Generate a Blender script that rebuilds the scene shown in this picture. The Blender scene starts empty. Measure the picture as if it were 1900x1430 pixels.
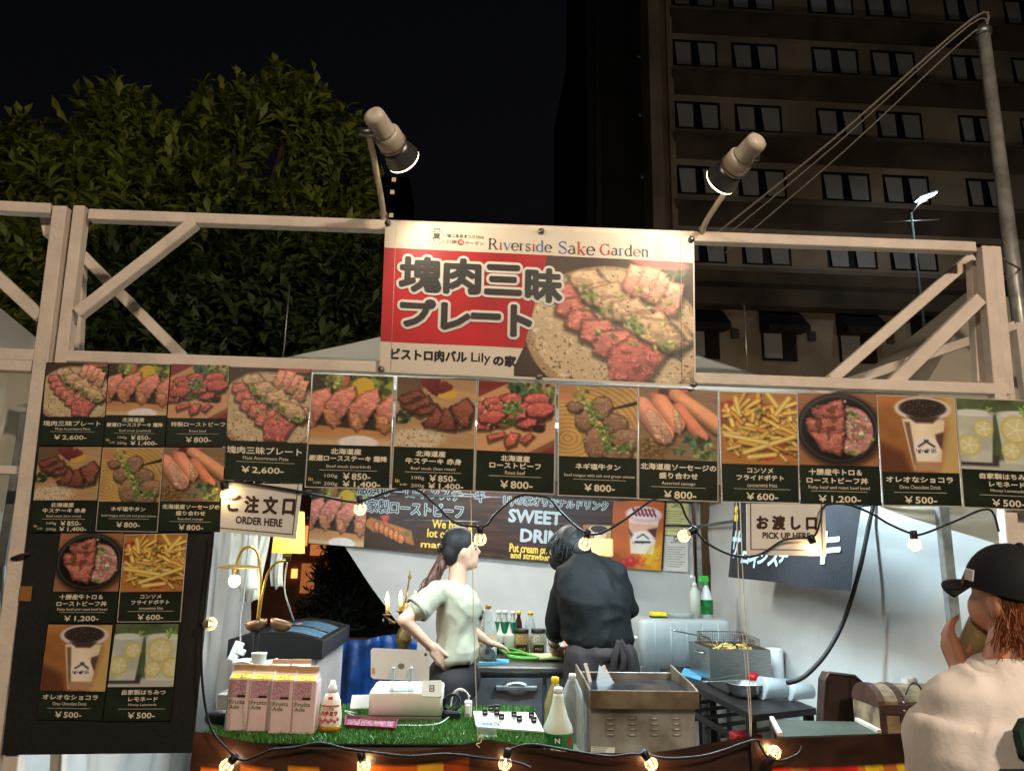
import bpy, math, random
import numpy as np
from mathutils import Vector, Matrix
random.seed(7)
RNG = np.random.default_rng(7)
D2R = math.radians
SC = bpy.context.scene
COL = SC.collection

# ---------------------------------------------------------------- camera
IW, IH, FPX = 1900.0, 1430.0, 1400.0
PITCH, YAW, ROLL = D2R(12.8), D2R(3.0), 0.0187
CAM = Vector((0.0, 0.0, 1.50))
_f = Vector((math.sin(YAW)*math.cos(PITCH), math.cos(YAW)*math.cos(PITCH), math.sin(PITCH)))
_r0 = Vector((math.cos(YAW), -math.sin(YAW), 0))
_u0 = _r0.cross(_f)
RT = _r0*math.cos(ROLL) + _u0*math.sin(ROLL)
UP = _u0*math.cos(ROLL) - _r0*math.sin(ROLL)
cd = bpy.data.cameras.new('camera'); cam = bpy.data.objects.new('camera', cd); COL.objects.link(cam)
cam.matrix_world = Matrix(((RT.x, UP.x, -_f.x, CAM.x), (RT.y, UP.y, -_f.y, CAM.y), (RT.z, UP.z, -_f.z, CAM.z), (0, 0, 0, 1)))
cd.sensor_width = 36; cd.lens = FPX/IW*36; cd.clip_start = 0.05; cd.clip_end = 500
SC.camera = cam

# ---------------------------------------------------------------- night sky, moonlight, exposure
w = bpy.data.worlds.new('World'); SC.world = w; w.use_nodes = True
nt = w.node_tree; nt.nodes.clear()
sky = nt.nodes.new('ShaderNodeTexSky'); sky.sky_type = 'NISHITA'; sky.sun_disc = False
sky.sun_elevation = D2R(-3.0); sky.sun_rotation = D2R(200)
bg = nt.nodes.new('ShaderNodeBackground'); bg.inputs['Strength'].default_value = 0.05
wo = nt.nodes.new('ShaderNodeOutputWorld')
nt.links.new(sky.outputs[0], bg.inputs[0]); nt.links.new(bg.outputs[0], wo.inputs[0])
sl = bpy.data.lights.new('moonlight', 'SUN'); sl.energy = 0.004; sl.angle = D2R(2); sl.color = (.75, .85, 1)
so = bpy.data.objects.new('moonlight', sl); COL.objects.link(so); so.rotation_euler = (D2R(50), 0, D2R(30))
SC.view_settings.view_transform = 'Standard'; SC.view_settings.look = 'None'
SC.view_settings.exposure = 0.0; SC.view_settings.gamma = 1.0
SC.cycles.use_denoising = True
SC.cycles.max_bounces = 6; SC.cycles.transparent_max_bounces = 16
SC.cycles.sample_clamp_indirect = 4.0
SC.cycles.caustics_reflective = False; SC.cycles.caustics_refractive = False

# ---------------------------------------------------------------- pixel -> place
def ray(px, py):
    return (_f*FPX + RT*(px-IW/2) + UP*(IH/2-py)).normalized()
def P(px, py, Y):                      # on the upright plane y = Y
    d = ray(px, py); return CAM + d*(Y/d.y)
def PZ(px, py, Z):                     # on the level plane z = Z
    d = ray(px, py); return CAM + d*((Z-CAM.z)/d.z)
def PX(px, py, X):                     # on the side plane x = X
    d = ray(px, py); return CAM + d*(X/d.x)
def V3(*a): return Vector(a)

# ---------------------------------------------------------------- colour and material
def lin(c):
    c = np.asarray(c, float)/255.0
    return np.where(c <= .04045, c/12.92, ((c+.055)/1.055)**2.4)
MATS = {}
def M(name, c, rough=.5, metal=0, var=.12, sc=6, bump=0, bsc=60, spec=.5, c2=None, trans=0, ior=1.45, alpha=1,
      coat=0, emit=0, ec=None, stretch=None, transl=0, attr=None, detail=6):
    if name in MATS: return MATS[name]
    m = bpy.data.materials.new(name); m.use_nodes = True
    t = m.node_tree; b = t.nodes['Principled BSDF']; L = t.links.new
    col = tuple(lin(c))+(1,)
    tc = t.nodes.new('ShaderNodeTexCoord'); mp = t.nodes.new('ShaderNodeMapping')
    L(tc.outputs['Object'], mp.inputs[0])
    if stretch: mp.inputs['Scale'].default_value = stretch
    if attr:
        a = t.nodes.new('ShaderNodeAttribute'); a.attribute_name = attr; base = a.outputs['Color']
        L(base, b.inputs['Base Color'])
    elif var > 0 or c2 is not None:
        n = t.nodes.new('ShaderNodeTexNoise'); n.inputs['Scale'].default_value = sc; n.inputs['Detail'].default_value = detail
        L(mp.outputs[0], n.inputs[0])
        r = t.nodes.new('ShaderNodeMapRange'); r.inputs[1].default_value = .32; r.inputs[2].default_value = .68
        L(n.outputs[0], r.inputs[0])
        mx = t.nodes.new('ShaderNodeMix'); mx.data_type = 'RGBA'
        L(r.outputs[0], mx.inputs[0])
        cc = np.array(col[:3]); d = lin(c2) if c2 is not None else cc*(1-2*var)
        mx.inputs[6].default_value = tuple(np.clip(cc*(1+var if c2 is None else 1), 0, 1))+(1,)
        mx.inputs[7].default_value = tuple(np.clip(d, 0, 1))+(1,)
        L(mx.outputs[2], b.inputs['Base Color'])
        rr = t.nodes.new('ShaderNodeMapRange'); rr.inputs[3].default_value = max(0, rough-.08); rr.inputs[4].default_value = min(1, rough+.1)
        L(n.outputs[0], rr.inputs[0]); L(rr.outputs[0], b.inputs['Roughness'])
    else:
        b.inputs['Base Color'].default_value = col
    if not (var > 0 or c2 is not None) or attr: b.inputs['Roughness'].default_value = rough
    b.inputs['Metallic'].default_value = metal
    b.inputs['Specular IOR Level'].default_value = spec
    b.inputs['Transmission Weight'].default_value = trans; b.inputs['IOR'].default_value = ior
    b.inputs['Alpha'].default_value = alpha; b.inputs['Coat Weight'].default_value = coat
    b.inputs['Coat Roughness'].default_value = .08
    if emit:
        b.inputs['Emission Color'].default_value = tuple(lin(ec if ec is not None else c))+(1,); b.inputs['Emission Strength'].default_value = emit
    if bump:
        n2 = t.nodes.new('ShaderNodeTexNoise'); n2.inputs['Scale'].default_value = bsc; n2.inputs['Detail'].default_value = 5
        L(mp.outputs[0], n2.inputs[0])
        bp = t.nodes.new('ShaderNodeBump'); bp.inputs['Strength'].default_value = min(1, bump); bp.inputs['Distance'].default_value = .02*max(1, bump)
        L(n2.outputs[0], bp.inputs['Height']); L(bp.outputs[0], b.inputs['Normal'])
    if transl:
        tr = t.nodes.new('ShaderNodeBsdfTranslucent'); tr.inputs[0].default_value = col
        ms = t.nodes.new('ShaderNodeMixShader'); ms.inputs[0].default_value = transl
        o = t.nodes['Material Output']; L(b.outputs[0], ms.inputs[1]); L(tr.outputs[0], ms.inputs[2]); L(ms.outputs[0], o.inputs[0])
    MATS[name] = m; return m
def clear_glass(name, tint=(255, 255, 255), rough=.03, haze=.12):
    """thin clear plastic or glass: light passes straight, edges and highlights show"""
    if name in MATS: return MATS[name]
    m = bpy.data.materials.new(name); m.use_nodes = True; t = m.node_tree; t.nodes.clear(); L = t.links.new
    o = t.nodes.new('ShaderNodeOutputMaterial'); tr = t.nodes.new('ShaderNodeBsdfTransparent'); tr.inputs[0].default_value = tuple(lin(tint))+(1,)
    g = t.nodes.new('ShaderNodeBsdfPrincipled'); g.inputs['Base Color'].default_value = tuple(lin(tint)*.8)+(1,); g.inputs['Roughness'].default_value = rough
    fr = t.nodes.new('ShaderNodeLayerWeight'); fr.inputs[0].default_value = .35
    mr = t.nodes.new('ShaderNodeMapRange'); mr.inputs[3].default_value = haze; mr.inputs[4].default_value = .85
    ms = t.nodes.new('ShaderNodeMixShader')
    L(fr.outputs['Facing'], mr.inputs[0]); L(mr.outputs[0], ms.inputs[0]); L(tr.outputs[0], ms.inputs[1]); L(g.outputs[0], ms.inputs[2]); L(ms.outputs[0], o.inputs[0])
    MATS[name] = m; return m
def glow(name, c, s):
    if name in MATS: return MATS[name]
    m = bpy.data.materials.new(name); m.use_nodes = True; t = m.node_tree; t.nodes.clear()
    e = t.nodes.new('ShaderNodeEmission'); e.inputs[0].default_value = tuple(lin(c))+(1,); e.inputs[1].default_value = s
    o = t.nodes.new('ShaderNodeOutputMaterial'); t.links.new(e.outputs[0], o.inputs[0]); MATS[name] = m; return m

# ---------------------------------------------------------------- objects
WOFF = {}
def props(o, label=None, cat=None, group=None, kind=None):
    if label: o['label'] = label
    if cat: o['category'] = cat
    if group: o['group'] = group
    if kind: o['kind'] = kind
    return o
def thing(name, label, cat, loc=(0, 0, 0), group=None):
    o = bpy.data.objects.new(name, None); COL.objects.link(o); o.location = loc; o.empty_display_size = .05
    WOFF[o.name] = Vector(loc); return props(o, label, cat, group)
def link_mesh(name, me, mat, parent=None, off=None):
    o = bpy.data.objects.new(name, me); COL.objects.link(o)
    if mat is not None and len(me.materials) == 0: me.materials.append(mat)
    if parent is not None: o.parent = parent; WOFF[o.name] = WOFF[parent.name]
    else:
        WOFF[o.name] = Vector(off) if off is not None else Vector((0, 0, 0)); o.location = WOFF[o.name]
    return o
def copy_tree(o, loc=None, parent=None):
    c = o.copy(); COL.objects.link(c)
    if parent is not None: c.parent = parent
    if loc is not None: c.location = loc
    for ch in o.children: copy_tree(ch, None, c)
    return c
class MB:
    """collects vertices and faces in world coordinates, then links them as one mesh object"""
    def __init__(s): s.v = []; s.f = []; s.sm = []
    def add(s, vs, fs, smooth=False):
        n = len(s.v); s.v += [tuple(x) for x in vs]; s.f += [tuple(i+n for i in f) for f in fs]; s.sm += [smooth]*len(fs); return s
    def box(s, lo, hi, ch=0.0):
        lo, hi = Vector(lo), Vector(hi); c = (lo+hi)/2; h = (hi-lo)/2
        return s.obox(c, (1, 0, 0), (0, 1, 0), (0, 0, 1), h.x, h.y, h.z, ch)
    def obox(s, c, ax, ay, az, hx, hy, hz, ch=0.0):
        c = Vector(c); ax, ay, az = Vector(ax).normalized(), Vector(ay).normalized(), Vector(az).normalized()
        ch = min(ch, hx*.45, hy*.45, hz*.45)
        if ch <= 0:
            vs = [c+ax*hx*i+ay*hy*j+az*hz*k for i in (-1, 1) for j in (-1, 1) for k in (-1, 1)]
            return s.add(vs, [(0, 1, 3, 2), (4, 6, 7, 5), (0, 4, 5, 1), (2, 3, 7, 6), (0, 2, 6, 4), (1, 5, 7, 3)])
        vs = []; idx = {}
        for i in (-1, 1):
            for j in (-1, 1):
                for k in (-1, 1):
                    for a in range(3):
                        q = [hx-ch*(a != 0), hy-ch*(a != 1), hz-ch*(a != 2)]
                        idx[i, j, k, a] = len(vs); vs.append(c+ax*q[0]*i+ay*q[1]*j+az*q[2]*k)
        fs = []
        for sg in (-1, 1):
            fs.append([idx[sg, -1, -1, 0], idx[sg, 1, -1, 0], idx[sg, 1, 1, 0], idx[sg, -1, 1, 0]][::sg])
            fs.append([idx[-1, sg, -1, 1], idx[1, sg, -1, 1], idx[1, sg, 1, 1], idx[-1, sg, 1, 1]][::-sg])
            fs.append([idx[-1, -1, sg, 2], idx[1, -1, sg, 2], idx[1, 1, sg, 2], idx[-1, 1, sg, 2]][::sg])
        for a1 in (-1, 1):
            for b1 in (-1, 1):
                fs.append([idx[a1, b1, -1, 0], idx[a1, b1, -1, 1], idx[a1, b1, 1, 1], idx[a1, b1, 1, 0]][::a1*b1])
                fs.append([idx[a1, -1, b1, 0], idx[a1, 1, b1, 0], idx[a1, 1, b1, 2], idx[a1, -1, b1, 2]][::a1*b1])
                fs.append([idx[-1, a1, b1, 1], idx[-1, a1, b1, 2], idx[1, a1, b1, 2], idx[1, a1, b1, 1]][::a1*b1])
                for k in (-1, 1): fs.append([idx[a1, b1, k, 0], idx[a1, b1, k, 2], idx[a1, b1, k, 1]][::a1*b1*k])
        return s.add(vs, fs)
    def bar(s, a, b, w, d, ch=.002, up=(0, 1, 0)):
        """timber from a to b: w across, d along `up`"""
        a, b = Vector(a), Vector(b); ax = (b-a).normalized(); ay = Vector(up); ay = (ay-ax*ay.dot(ax)).normalized(); az = ax.cross(ay)
        return s.obox((a+b)/2, ax, ay, az, (b-a).length/2, d/2, w/2, ch)
    def lathe(s, c, prof, n=20, ax=(0, 0, 1), capb=True, capt=True, sx=1.0, sy=1.0, smooth=True, ref=None):
        c = Vector(c); az = Vector(ax).normalized(); rf = Vector(ref) if ref else (Vector((1, 0, 0)) if abs(az.x) < .9 else Vector((0, 1, 0)))
        axx = (rf-az*rf.dot(az)).normalized(); ay = az.cross(axx)
        vs = []; fs = []
        for r, h in prof:
            for i in range(n):
                t = 2*math.pi*i/n; vs.append(c+az*h+axx*(r*sx*math.cos(t))+ay*(r*sy*math.sin(t)))
        for k in range(len(prof)-1):
            for i in range(n):
                j = (i+1) % n; fs.append((k*n+i, k*n+j, (k+1)*n+j, (k+1)*n+i))
        s.add(vs, fs, smooth)
        base = len(s.v)-len(vs)
        if capb and prof[0][0] > 1e-5: s.f.append(tuple(base+i for i in range(n))[::-1]); s.sm.append(False)
        if capt and prof[-1][0] > 1e-5: s.f.append(tuple(base+(len(prof)-1)*n+i for i in range(n))); s.sm.append(False)
        return s
    def tube(s, pts, r, n=8, caps=True, smooth=True, flat=1.0):
        pts = [Vector(p) for p in pts]; R = r if isinstance(r, (list, tuple)) else [r]*len(pts)
        vs = []; fs = []; prev = None
        for i, p in enumerate(pts):
            t = (pts[min(i+1, len(pts)-1)]-pts[max(i-1, 0)]).normalized()
            if prev is None:
                q = Vector((0, 0, 1)) if abs(t.z) < .9 else Vector((1, 0, 0)); u = (q-t*q.dot(t)).normalized()
            else: u = (prev-t*prev.dot(t)).normalized()
            prev = u; v = t.cross(u)
            for k in range(n):
                a = 2*math.pi*k/n; vs.append(p+u*(R[i]*math.cos(a))+v*(R[i]*flat*math.sin(a)))
        for i in range(len(pts)-1):
            for k in range(n):
                j = (k+1) % n; fs.append((i*n+k, i*n+j, (i+1)*n+j, (i+1)*n+k))
        s.add(vs, fs, smooth)
        if caps:
            b0 = len(s.v)-len(vs); s.f.append(tuple(b0+k for k in range(n))[::-1]); s.f.append(tuple(b0+(len(pts)-1)*n+k for k in range(n))); s.sm += [False, False]
        return s
    def ball(s, c, r, n=12, m=8, sc=(1, 1, 1)):
        c = Vector(c); vs = []; fs = []
        for j in range(m+1):
            ph = math.pi*j/m
            for i in range(n):
                t = 2*math.pi*i/n; vs.append(c+Vector((r*sc[0]*math.sin(ph)*math.cos(t), r*sc[1]*math.sin(ph)*math.sin(t), -r*sc[2]*math.cos(ph))))
        for j in range(m):
            for i in range(n):
                k = (i+1) % n; fs.append((j*n+i, j*n+k, (j+1)*n+k, (j+1)*n+i))
        return s.add(vs, fs, True)
    def grid(s, fn, nu, nv, smooth=True):
        vs = [fn(i/nu, j/nv) for j in range(nv+1) for i in range(nu+1)]
        return s.add(vs, [(j*(nu+1)+i, (j+1)*(nu+1)+i, (j+1)*(nu+1)+i+1, j*(nu+1)+i+1) for j in range(nv) for i in range(nu)], smooth)
    def prism(s, pts, d):
        """closed outline pts extruded by vector d"""
        n = len(pts); d = Vector(d); a = [Vector(p) for p in pts]
        return s.add(a+[p+d for p in a], [tuple(range(n))[::-1], tuple(range(n, 2*n))]+[(i, (i+1) % n, n+(i+1) % n, n+i) for i in range(n)])
    def build(s, name, mat, parent=None, label=None, cat=None, group=None, kind=None, solid=0, off=None):
        me = bpy.data.meshes.new(name)
        if parent is not None: o0 = WOFF[parent.name]
        elif off is not None: o0 = Vector(off)
        else:
            a = np.array(s.v); o0 = Vector(((a[:, 0].min()+a[:, 0].max())/2, (a[:, 1].min()+a[:, 1].max())/2, a[:, 2].min()))
        me.from_pydata([(x-o0.x, y-o0.y, z-o0.z) for x, y, z in s.v], [], s.f)
        me.polygons.foreach_set('use_smooth', s.sm); me.validate(); me.update()
        o = link_mesh(name, me, mat, parent, o0)
        if solid: q = o.modifiers.new('thickness', 'SOLIDIFY'); q.thickness = solid; q.offset = 0
        return props(o, label, cat, group, kind)
def spline(pts, n=8):
    """smooth path through pts"""
    p = [Vector(x) for x in pts]; out = []
    for i in range(len(p)-1):
        a, b, c, d = p[max(i-1, 0)], p[i], p[i+1], p[min(i+2, len(p)-1)]
        for k in range(n):
            t = k/n; out.append(.5*((2*b)+(c-a)*t+(2*a-5*b+4*c-d)*t*t+(3*b-a-3*c+d)*t**3))
    return out+[p[-1]]
def vnoise(pts, scale, seed=0):
    """smooth value noise in -1..1 at an (n,3) array"""
    rng = np.random.default_rng(seed); T = rng.random((32, 32, 32))*2-1
    q = np.asarray(pts)*scale+1000; i = np.floor(q).astype(int); f = q-i; f = f*f*(3-2*f); i %= 31
    r = 0
    for a in (0, 1):
        for b in (0, 1):
            for c in (0, 1):
                r = r+T[i[:, 0]+a, i[:, 1]+b, i[:, 2]+c]*(f[:, 0] if a else 1-f[:, 0])*(f[:, 1] if b else 1-f[:, 1])*(f[:, 2] if c else 1-f[:, 2])
    return r

# ---------------------------------------------------------------- flat printed things: sheets, pictures, lettering
class Panel:
    """a flat sheet between four corners (top-left, top-right, bottom-left, bottom-right)"""
    def __init__(s, tl, tr, bl, br):
        s.c = [Vector(x) for x in (tl, tr, bl, br)]
        s.n = (s.c[2]-s.c[0]).cross(s.c[1]-s.c[0]).normalized()
        s.W = ((s.c[1]-s.c[0]).length+(s.c[3]-s.c[2]).length)/2; s.H = ((s.c[2]-s.c[0]).length+(s.c[3]-s.c[1]).length)/2
    def pt(s, u, v, d=0.0):
        a, b, c, e = s.c; return (a*(1-u)+b*u)*(1-v)+(c*(1-u)+e*u)*v+s.n*d
    def sheet(s, th=.003, back=True, nu=1, nv=1, wave=None):
        m = MB()
        if nu == 1:
            vs = [s.pt(u, v, d) for d in (-th, 0) for u, v in ((0, 0), (1, 0), (1, 1), (0, 1))]
            m.add(vs, [(0, 1, 2, 3), (7, 6, 5, 4), (0, 4, 5, 1), (1, 5, 6, 2), (2, 6, 7, 3), (3, 7, 4, 0)])
        else:
            m.grid(lambda u, v: s.pt(u, v, wave(u, v)), nu, nv)
        return m
    def rect(s, u0, v0, u1, v1, d=.001):
        return MB().add([s.pt(u0, v0, d), s.pt(u0, v1, d), s.pt(u1, v1, d), s.pt(u1, v0, d)], [(0, 1, 2, 3)])
PRINT_GLOSS = M('printed_film', (128, 128, 128), rough=.33, var=0, attr='Col', spec=.45)
def picture(name, pan, img, parent, box=(0, 0, 1, 1), d=.0006, mat=None, nsub=None, wave=None):
    """a printed picture: one vertex for each printed dot"""
    h, w, _ = img.shape; u0, v0, u1, v1 = box
    us = np.linspace(u0, u1, w); vs = np.linspace(v0, v1, h); U, Vv = np.meshgrid(us, vs)
    a, b, c, e = [np.array(x) for x in pan.c]; U_ = U[..., None]; V_ = Vv[..., None]
    off = d if wave is None else (wave(U, Vv)+d)[..., None]
    X = (a*(1-U_)+b*U_)*(1-V_)+(c*(1-U_)+e*U_)*V_+np.array(pan.n)*off
    X = X.reshape(-1, 3)-np.array(WOFF[parent.name])
    ii = np.arange((h-1)*w).reshape(h-1, w)[:, :-1].ravel()
    F = np.stack([ii, ii+w, ii+w+1, ii+1], 1)
    me = bpy.data.meshes.new(name); me.vertices.add(len(X)); me.vertices.foreach_set('co', X.ravel().astype(np.float32))
    me.loops.add(F.size); me.loops.foreach_set('vertex_index', F.ravel().astype(np.int32))
    me.polygons.add(len(F)); me.polygons.foreach_set('loop_start', (np.arange(len(F))*4).astype(np.int32))
    me.update(calc_edges=True)
    at = me.color_attributes.new('Col', 'FLOAT_COLOR', 'POINT')
    cl = np.ones((len(X), 4), np.float32); cl[:, :3] = lin(np.clip(img, 0, 255)).reshape(-1, 3); at.data.foreach_set('color', cl.ravel())
    return link_mesh(name, me, mat or PRINT_GLOSS, parent)
_TX = {}
def glyphs(s):
    if s not in _TX:
        c = bpy.data.curves.new('tx', 'FONT'); c.body = s; c.size = 1; c.resolution_u = 2
        o = bpy.data.objects.new('tx', c); COL.objects.link(o)
        dg = bpy.context.evaluated_depsgraph_get(); me = bpy.data.meshes.new_from_object(o.evaluated_get(dg))
        v = np.array([x.co[:2] for x in me.vertices]).reshape(-1, 2); f = [tuple(p.vertices) for p in me.polygons]
        bpy.data.objects.remove(o); bpy.data.curves.remove(c); bpy.data.meshes.remove(me); _TX[s] = (v, f)
    return _TX[s]
def lettering(pan, s, box, mat, parent, d=.0012, bold=0.0, nb=8, name='lettering', shear=0, arc=0, wave=None):
    """words set into box (u0,v0,u1,v1) of the panel; bold thickens the strokes (metres)"""
    v, f = glyphs(s)
    if len(v) == 0: return None
    lo, hi = v.min(0), v.max(0); t = (v-lo)/np.maximum(hi-lo, 1e-6); u0, v0, u1, v1 = box
    T = np.stack([u0+t[:, 0]*(u1-u0)+shear*(t[:, 1]-.5), v1-t[:, 1]*(v1-v0)+arc*(2*t[:, 0]-1)**2], 1)
    m = MB(); offs = [(0, 0)]
    if bold: offs += [(bold*math.cos(2*math.pi*k/nb), bold*math.sin(2*math.pi*k/nb)) for k in range(nb)]
    for k, (dx, dy) in enumerate(offs):
        m.add([pan.pt(a+dx/pan.W, b+dy/pan.H, d+k*2e-5+(wave(a, b) if wave else 0)) for a, b in T], f)
    return m.build(name, mat, parent)
# ---------------------------------------------------------------- printed food pictures (numpy, printed on the posters)
def sst(a, b, x): t = np.clip((x-a)/(b-a), 0, 1); return t*t*(3-2*t)
class Pic:
    def __init__(s, w, h, bgc, seed=1):
        s.w, s.h = w, h; s.A = w/h
        s.U, s.V = np.meshgrid(np.linspace(0, s.A, w), np.linspace(0, 1, h)); s.im = np.zeros((h, w, 3))+np.array(bgc, float); s.seed = seed
        s.px = 1.2/h
    def noise(s, sc, sx=1, sy=1, oc=3, ang=0):
        s.seed += 1; c, n = math.cos(ang), math.sin(ang); a = s.U*c+s.V*n; b = -s.U*n+s.V*c; r = 0; amp = 1; tot = 0
        for k in range(oc):
            p = np.stack([a.ravel()*sx*sc*2**k, b.ravel()*sy*sc*2**k, np.full(a.size, k*3.3)], 1); r = r+amp*vnoise(p, 1, s.seed+k); tot += amp; amp *= .55
        return (r/tot).reshape(s.h, s.w)
    def put(s, m, c, a=1.0):
        m = (m*a)[..., None]; s.im = s.im*(1-m)+np.asarray(c, float)*m
    def mul(s, m, k): s.im = s.im*(1+(k-1)*m[..., None])
    def ell(s, cx, cy, rx, ry, ang=0, soft=None):
        c, n = math.cos(ang), math.sin(ang); x = (s.U-cx)*c+(s.V-cy)*n; y = -(s.U-cx)*n+(s.V-cy)*c
        d = (np.hypot(x/rx, y/ry)-1)*min(rx, ry); k = soft or s.px; return 1-sst(-k, k, d)
    def sdp(s, pts):
        pts = [np.array(p, float) for p in pts]; d = np.full(s.U.shape, 9.0); ins = np.zeros(s.U.shape, bool); n = len(pts)
        for i in range(n):
            a, b = pts[i], pts[(i+1) % n]; e = b-a; t = np.clip(((s.U-a[0])*e[0]+(s.V-a[1])*e[1])/max(e@e, 1e-9), 0, 1)
            d = np.minimum(d, np.hypot(s.U-a[0]-t*e[0], s.V-a[1]-t*e[1]))
            if a[1] != b[1]:
                ins ^= ((a[1] > s.V) != (b[1] > s.V)) & (s.U < (b[0]-a[0])*(s.V-a[1])/(b[1]-a[1])+a[0])
        return np.where(ins, -d, d)
    def poly(s, pts, soft=None): k = soft or s.px; return 1-sst(-k, k, s.sdp(pts))
    def cap(s, a, b, r0, r1=None, soft=None):
        a, b = np.array(a, float), np.array(b, float); e = b-a; t = np.clip(((s.U-a[0])*e[0]+(s.V-a[1])*e[1])/max(e@e, 1e-9), 0, 1)
        d = np.hypot(s.U-a[0]-t*e[0], s.V-a[1]-t*e[1])-(r0+((r0 if r1 is None else r1)-r0)*t); k = soft or s.px
        return 1-sst(-k, k, d), t, d
    def meat(s, pts, inner, crust, rim=.02, wob=.012, light=1.25, shadow=True):
        """a cut of meat: pale or pink inside, browned at the rim, grained"""
        d = s.sdp(pts)+wob*s.noise(14, oc=2)
        if shadow:
            dd = s.sdp([(x+.012, y+.025) for x, y in pts]); s.mul(1-sst(-.01, .03, dd), .45)
        m = 1-sst(-s.px, s.px, d); k = sst(0, rim, -d)[..., None]; g = s.noise(22, 1, 2.2, 3)[..., None]
        c = np.array(crust)*(1-k)+np.array(inner)*k; top = min(p[1] for p in pts); bot = max(p[1] for p in pts)
        sh = (light-(light-.78)*np.clip((s.V-top)/max(bot-top, 1e-3), 0, 1))[..., None]
        s.put(m, c*sh*(1+.24*g)); s.put(m*(s.noise(30, oc=2) > .42), np.array(inner)*1.25+25, .5)
    def bits(s, n, area, cols, r=(.008, .016), elong=1.6):
        rg = np.random.default_rng(s.seed+n)
        for _ in range(n):
            x, y = area(rg); q = rg.uniform(*r); s.put(s.ell(x+.004, y+.008, q*elong, q, rg.uniform(0, 3)), (30, 25, 12), .5)
            s.put(s.ell(x, y, q*elong, q, rg.uniform(0, 3)), np.array(cols[rg.integers(len(cols))])*rg.uniform(.8, 1.2))
    def herb(s, cx, cy, r, n=14, col=(70, 110, 40)):
        rg = np.random.default_rng(int(cx*999+cy*777)+n)
        for _ in range(n):
            a = rg.uniform(0, 6.28); q = r*rg.uniform(.1, 1); x, y = cx+q*math.cos(a), cy+q*.8*math.sin(a)
            s.put(s.ell(x, y, r*rg.uniform(.18, .4), r*rg.uniform(.1, .2), rg.uniform(0, 3)), np.array(col)*rg.uniform(.5, 1.5))
    def speck(s, m, c, th=.5, sc=50, a=.8): s.put(m*(s.noise(sc, oc=2) > th), c, a)
    def wood(s, c, ang=.1, k=.16, sc=5): s.im = np.array(c)*(1+k*s.noise(sc, .35, 7, 4, ang))[..., None]*np.ones_like(s.im)
    def wave(s, m, c, r=.03, sc=8): pass
GREEN = [(140, 180, 60), (90, 140, 40), (190, 205, 110)]
def pic_plate(w=96, h=96, z=1.0, ox=0., oy=0.):
    p = Pic(w, h, (74, 50, 34), 3); p.im *= (1+.2*p.noise(4))[..., None]
    T = lambda q: [(ox+x*z, oy+y*z) for x, y in q]
    m = p.ell(ox+.5*z, oy+.62*z, .62*z, .56*z, .35); p.put(p.ell(ox+.52*z, oy+.66*z, .63*z, .56*z, .35), (40, 26, 16))
    p.put(m, np.array((214, 180, 128))*(1+.08*p.noise(5))[..., None]); p.put(m-p.ell(ox+.5*z, oy+.60*z, .575*z, .515*z, .35), (176, 132, 80), .8)
    p.speck(m*sst(.55, .8, p.V/z-oy), (90, 66, 40), .38, 60); p.speck(m, (245, 230, 200), .5, 45, .6)
    for i, (x, y) in enumerate([(.62, .02), (.72, .02), (.82, .07), (.88, .14)]):
        p.meat(T([(x-.02, y), (x+.10, y+.02), (x+.03, y+.30), (x-.12, y+.26)]), (238, 150, 118), (196, 104, 72), .03*z)
    p.herb(ox+.93*z, oy+.08*z, .1*z, 16, (60, 84, 40)); p.put(p.ell(ox+.8*z, oy+.0*z, .2*z, .05*z, .1), (232, 90, 84), .8)
    for i in range(9):
        x = .16+.075*i; y = .12+.055*i+.05*(i % 2); p.meat(T([(x, y), (x+.2, y-.06), (x+.28, y+.06), (x+.16, y+.2), (x+.02, y+.14)]), (206, 164, 118), (140, 96, 60), .03*z, .02)
    p.meat(T([(.6, .42), (.9, .5), (1.0, .66), (.86, .74), (.66, .62)]), (206, 160, 110), (150, 104, 66), .03*z, .02)
    for i, (x, y, q) in enumerate([(.06, .22, .15), (.1, .33, .16), (.17, .43, .17), (.27, .50, .2), (.37, .58, .24)]):
        p.meat(T([(x, y), (x+q*.9, y-.02), (x+q*1.45, y+q*.75), (x+q*.8, y+q*1.25), (x-q*.15, y+q*.8)]), (222, 112, 96), (120, 62, 40), .035*z, .012, 1.2)
    p.meat(T([(.44, .74), (.60, .60), (.84, .76), (.70, 1.0), (.46, .98)]), (226, 100, 90), (128, 66, 44), .04*z, .012, 1.2)
    p.speck(p.poly(T([(.47, .74), (.62, .66), (.8, .78), (.66, .95)])), (120, 64, 34), .2, 26, .6)
    for c in ((.32, .3), (.45, .42), (.6, .5), (.68, .56), (.86, .68)): p.herb(ox+c[0]*z, oy+c[1]*z, .06*z, 12, (110, 140, 50))
    p.bits(26, lambda r: (ox+z*r.uniform(.2, .95), oy+z*(r.uniform(.15, .7))), GREEN, (.008*z, .014*z))
    p.speck(m, (60, 36, 20), .55, 55, .6); return p.im
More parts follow.
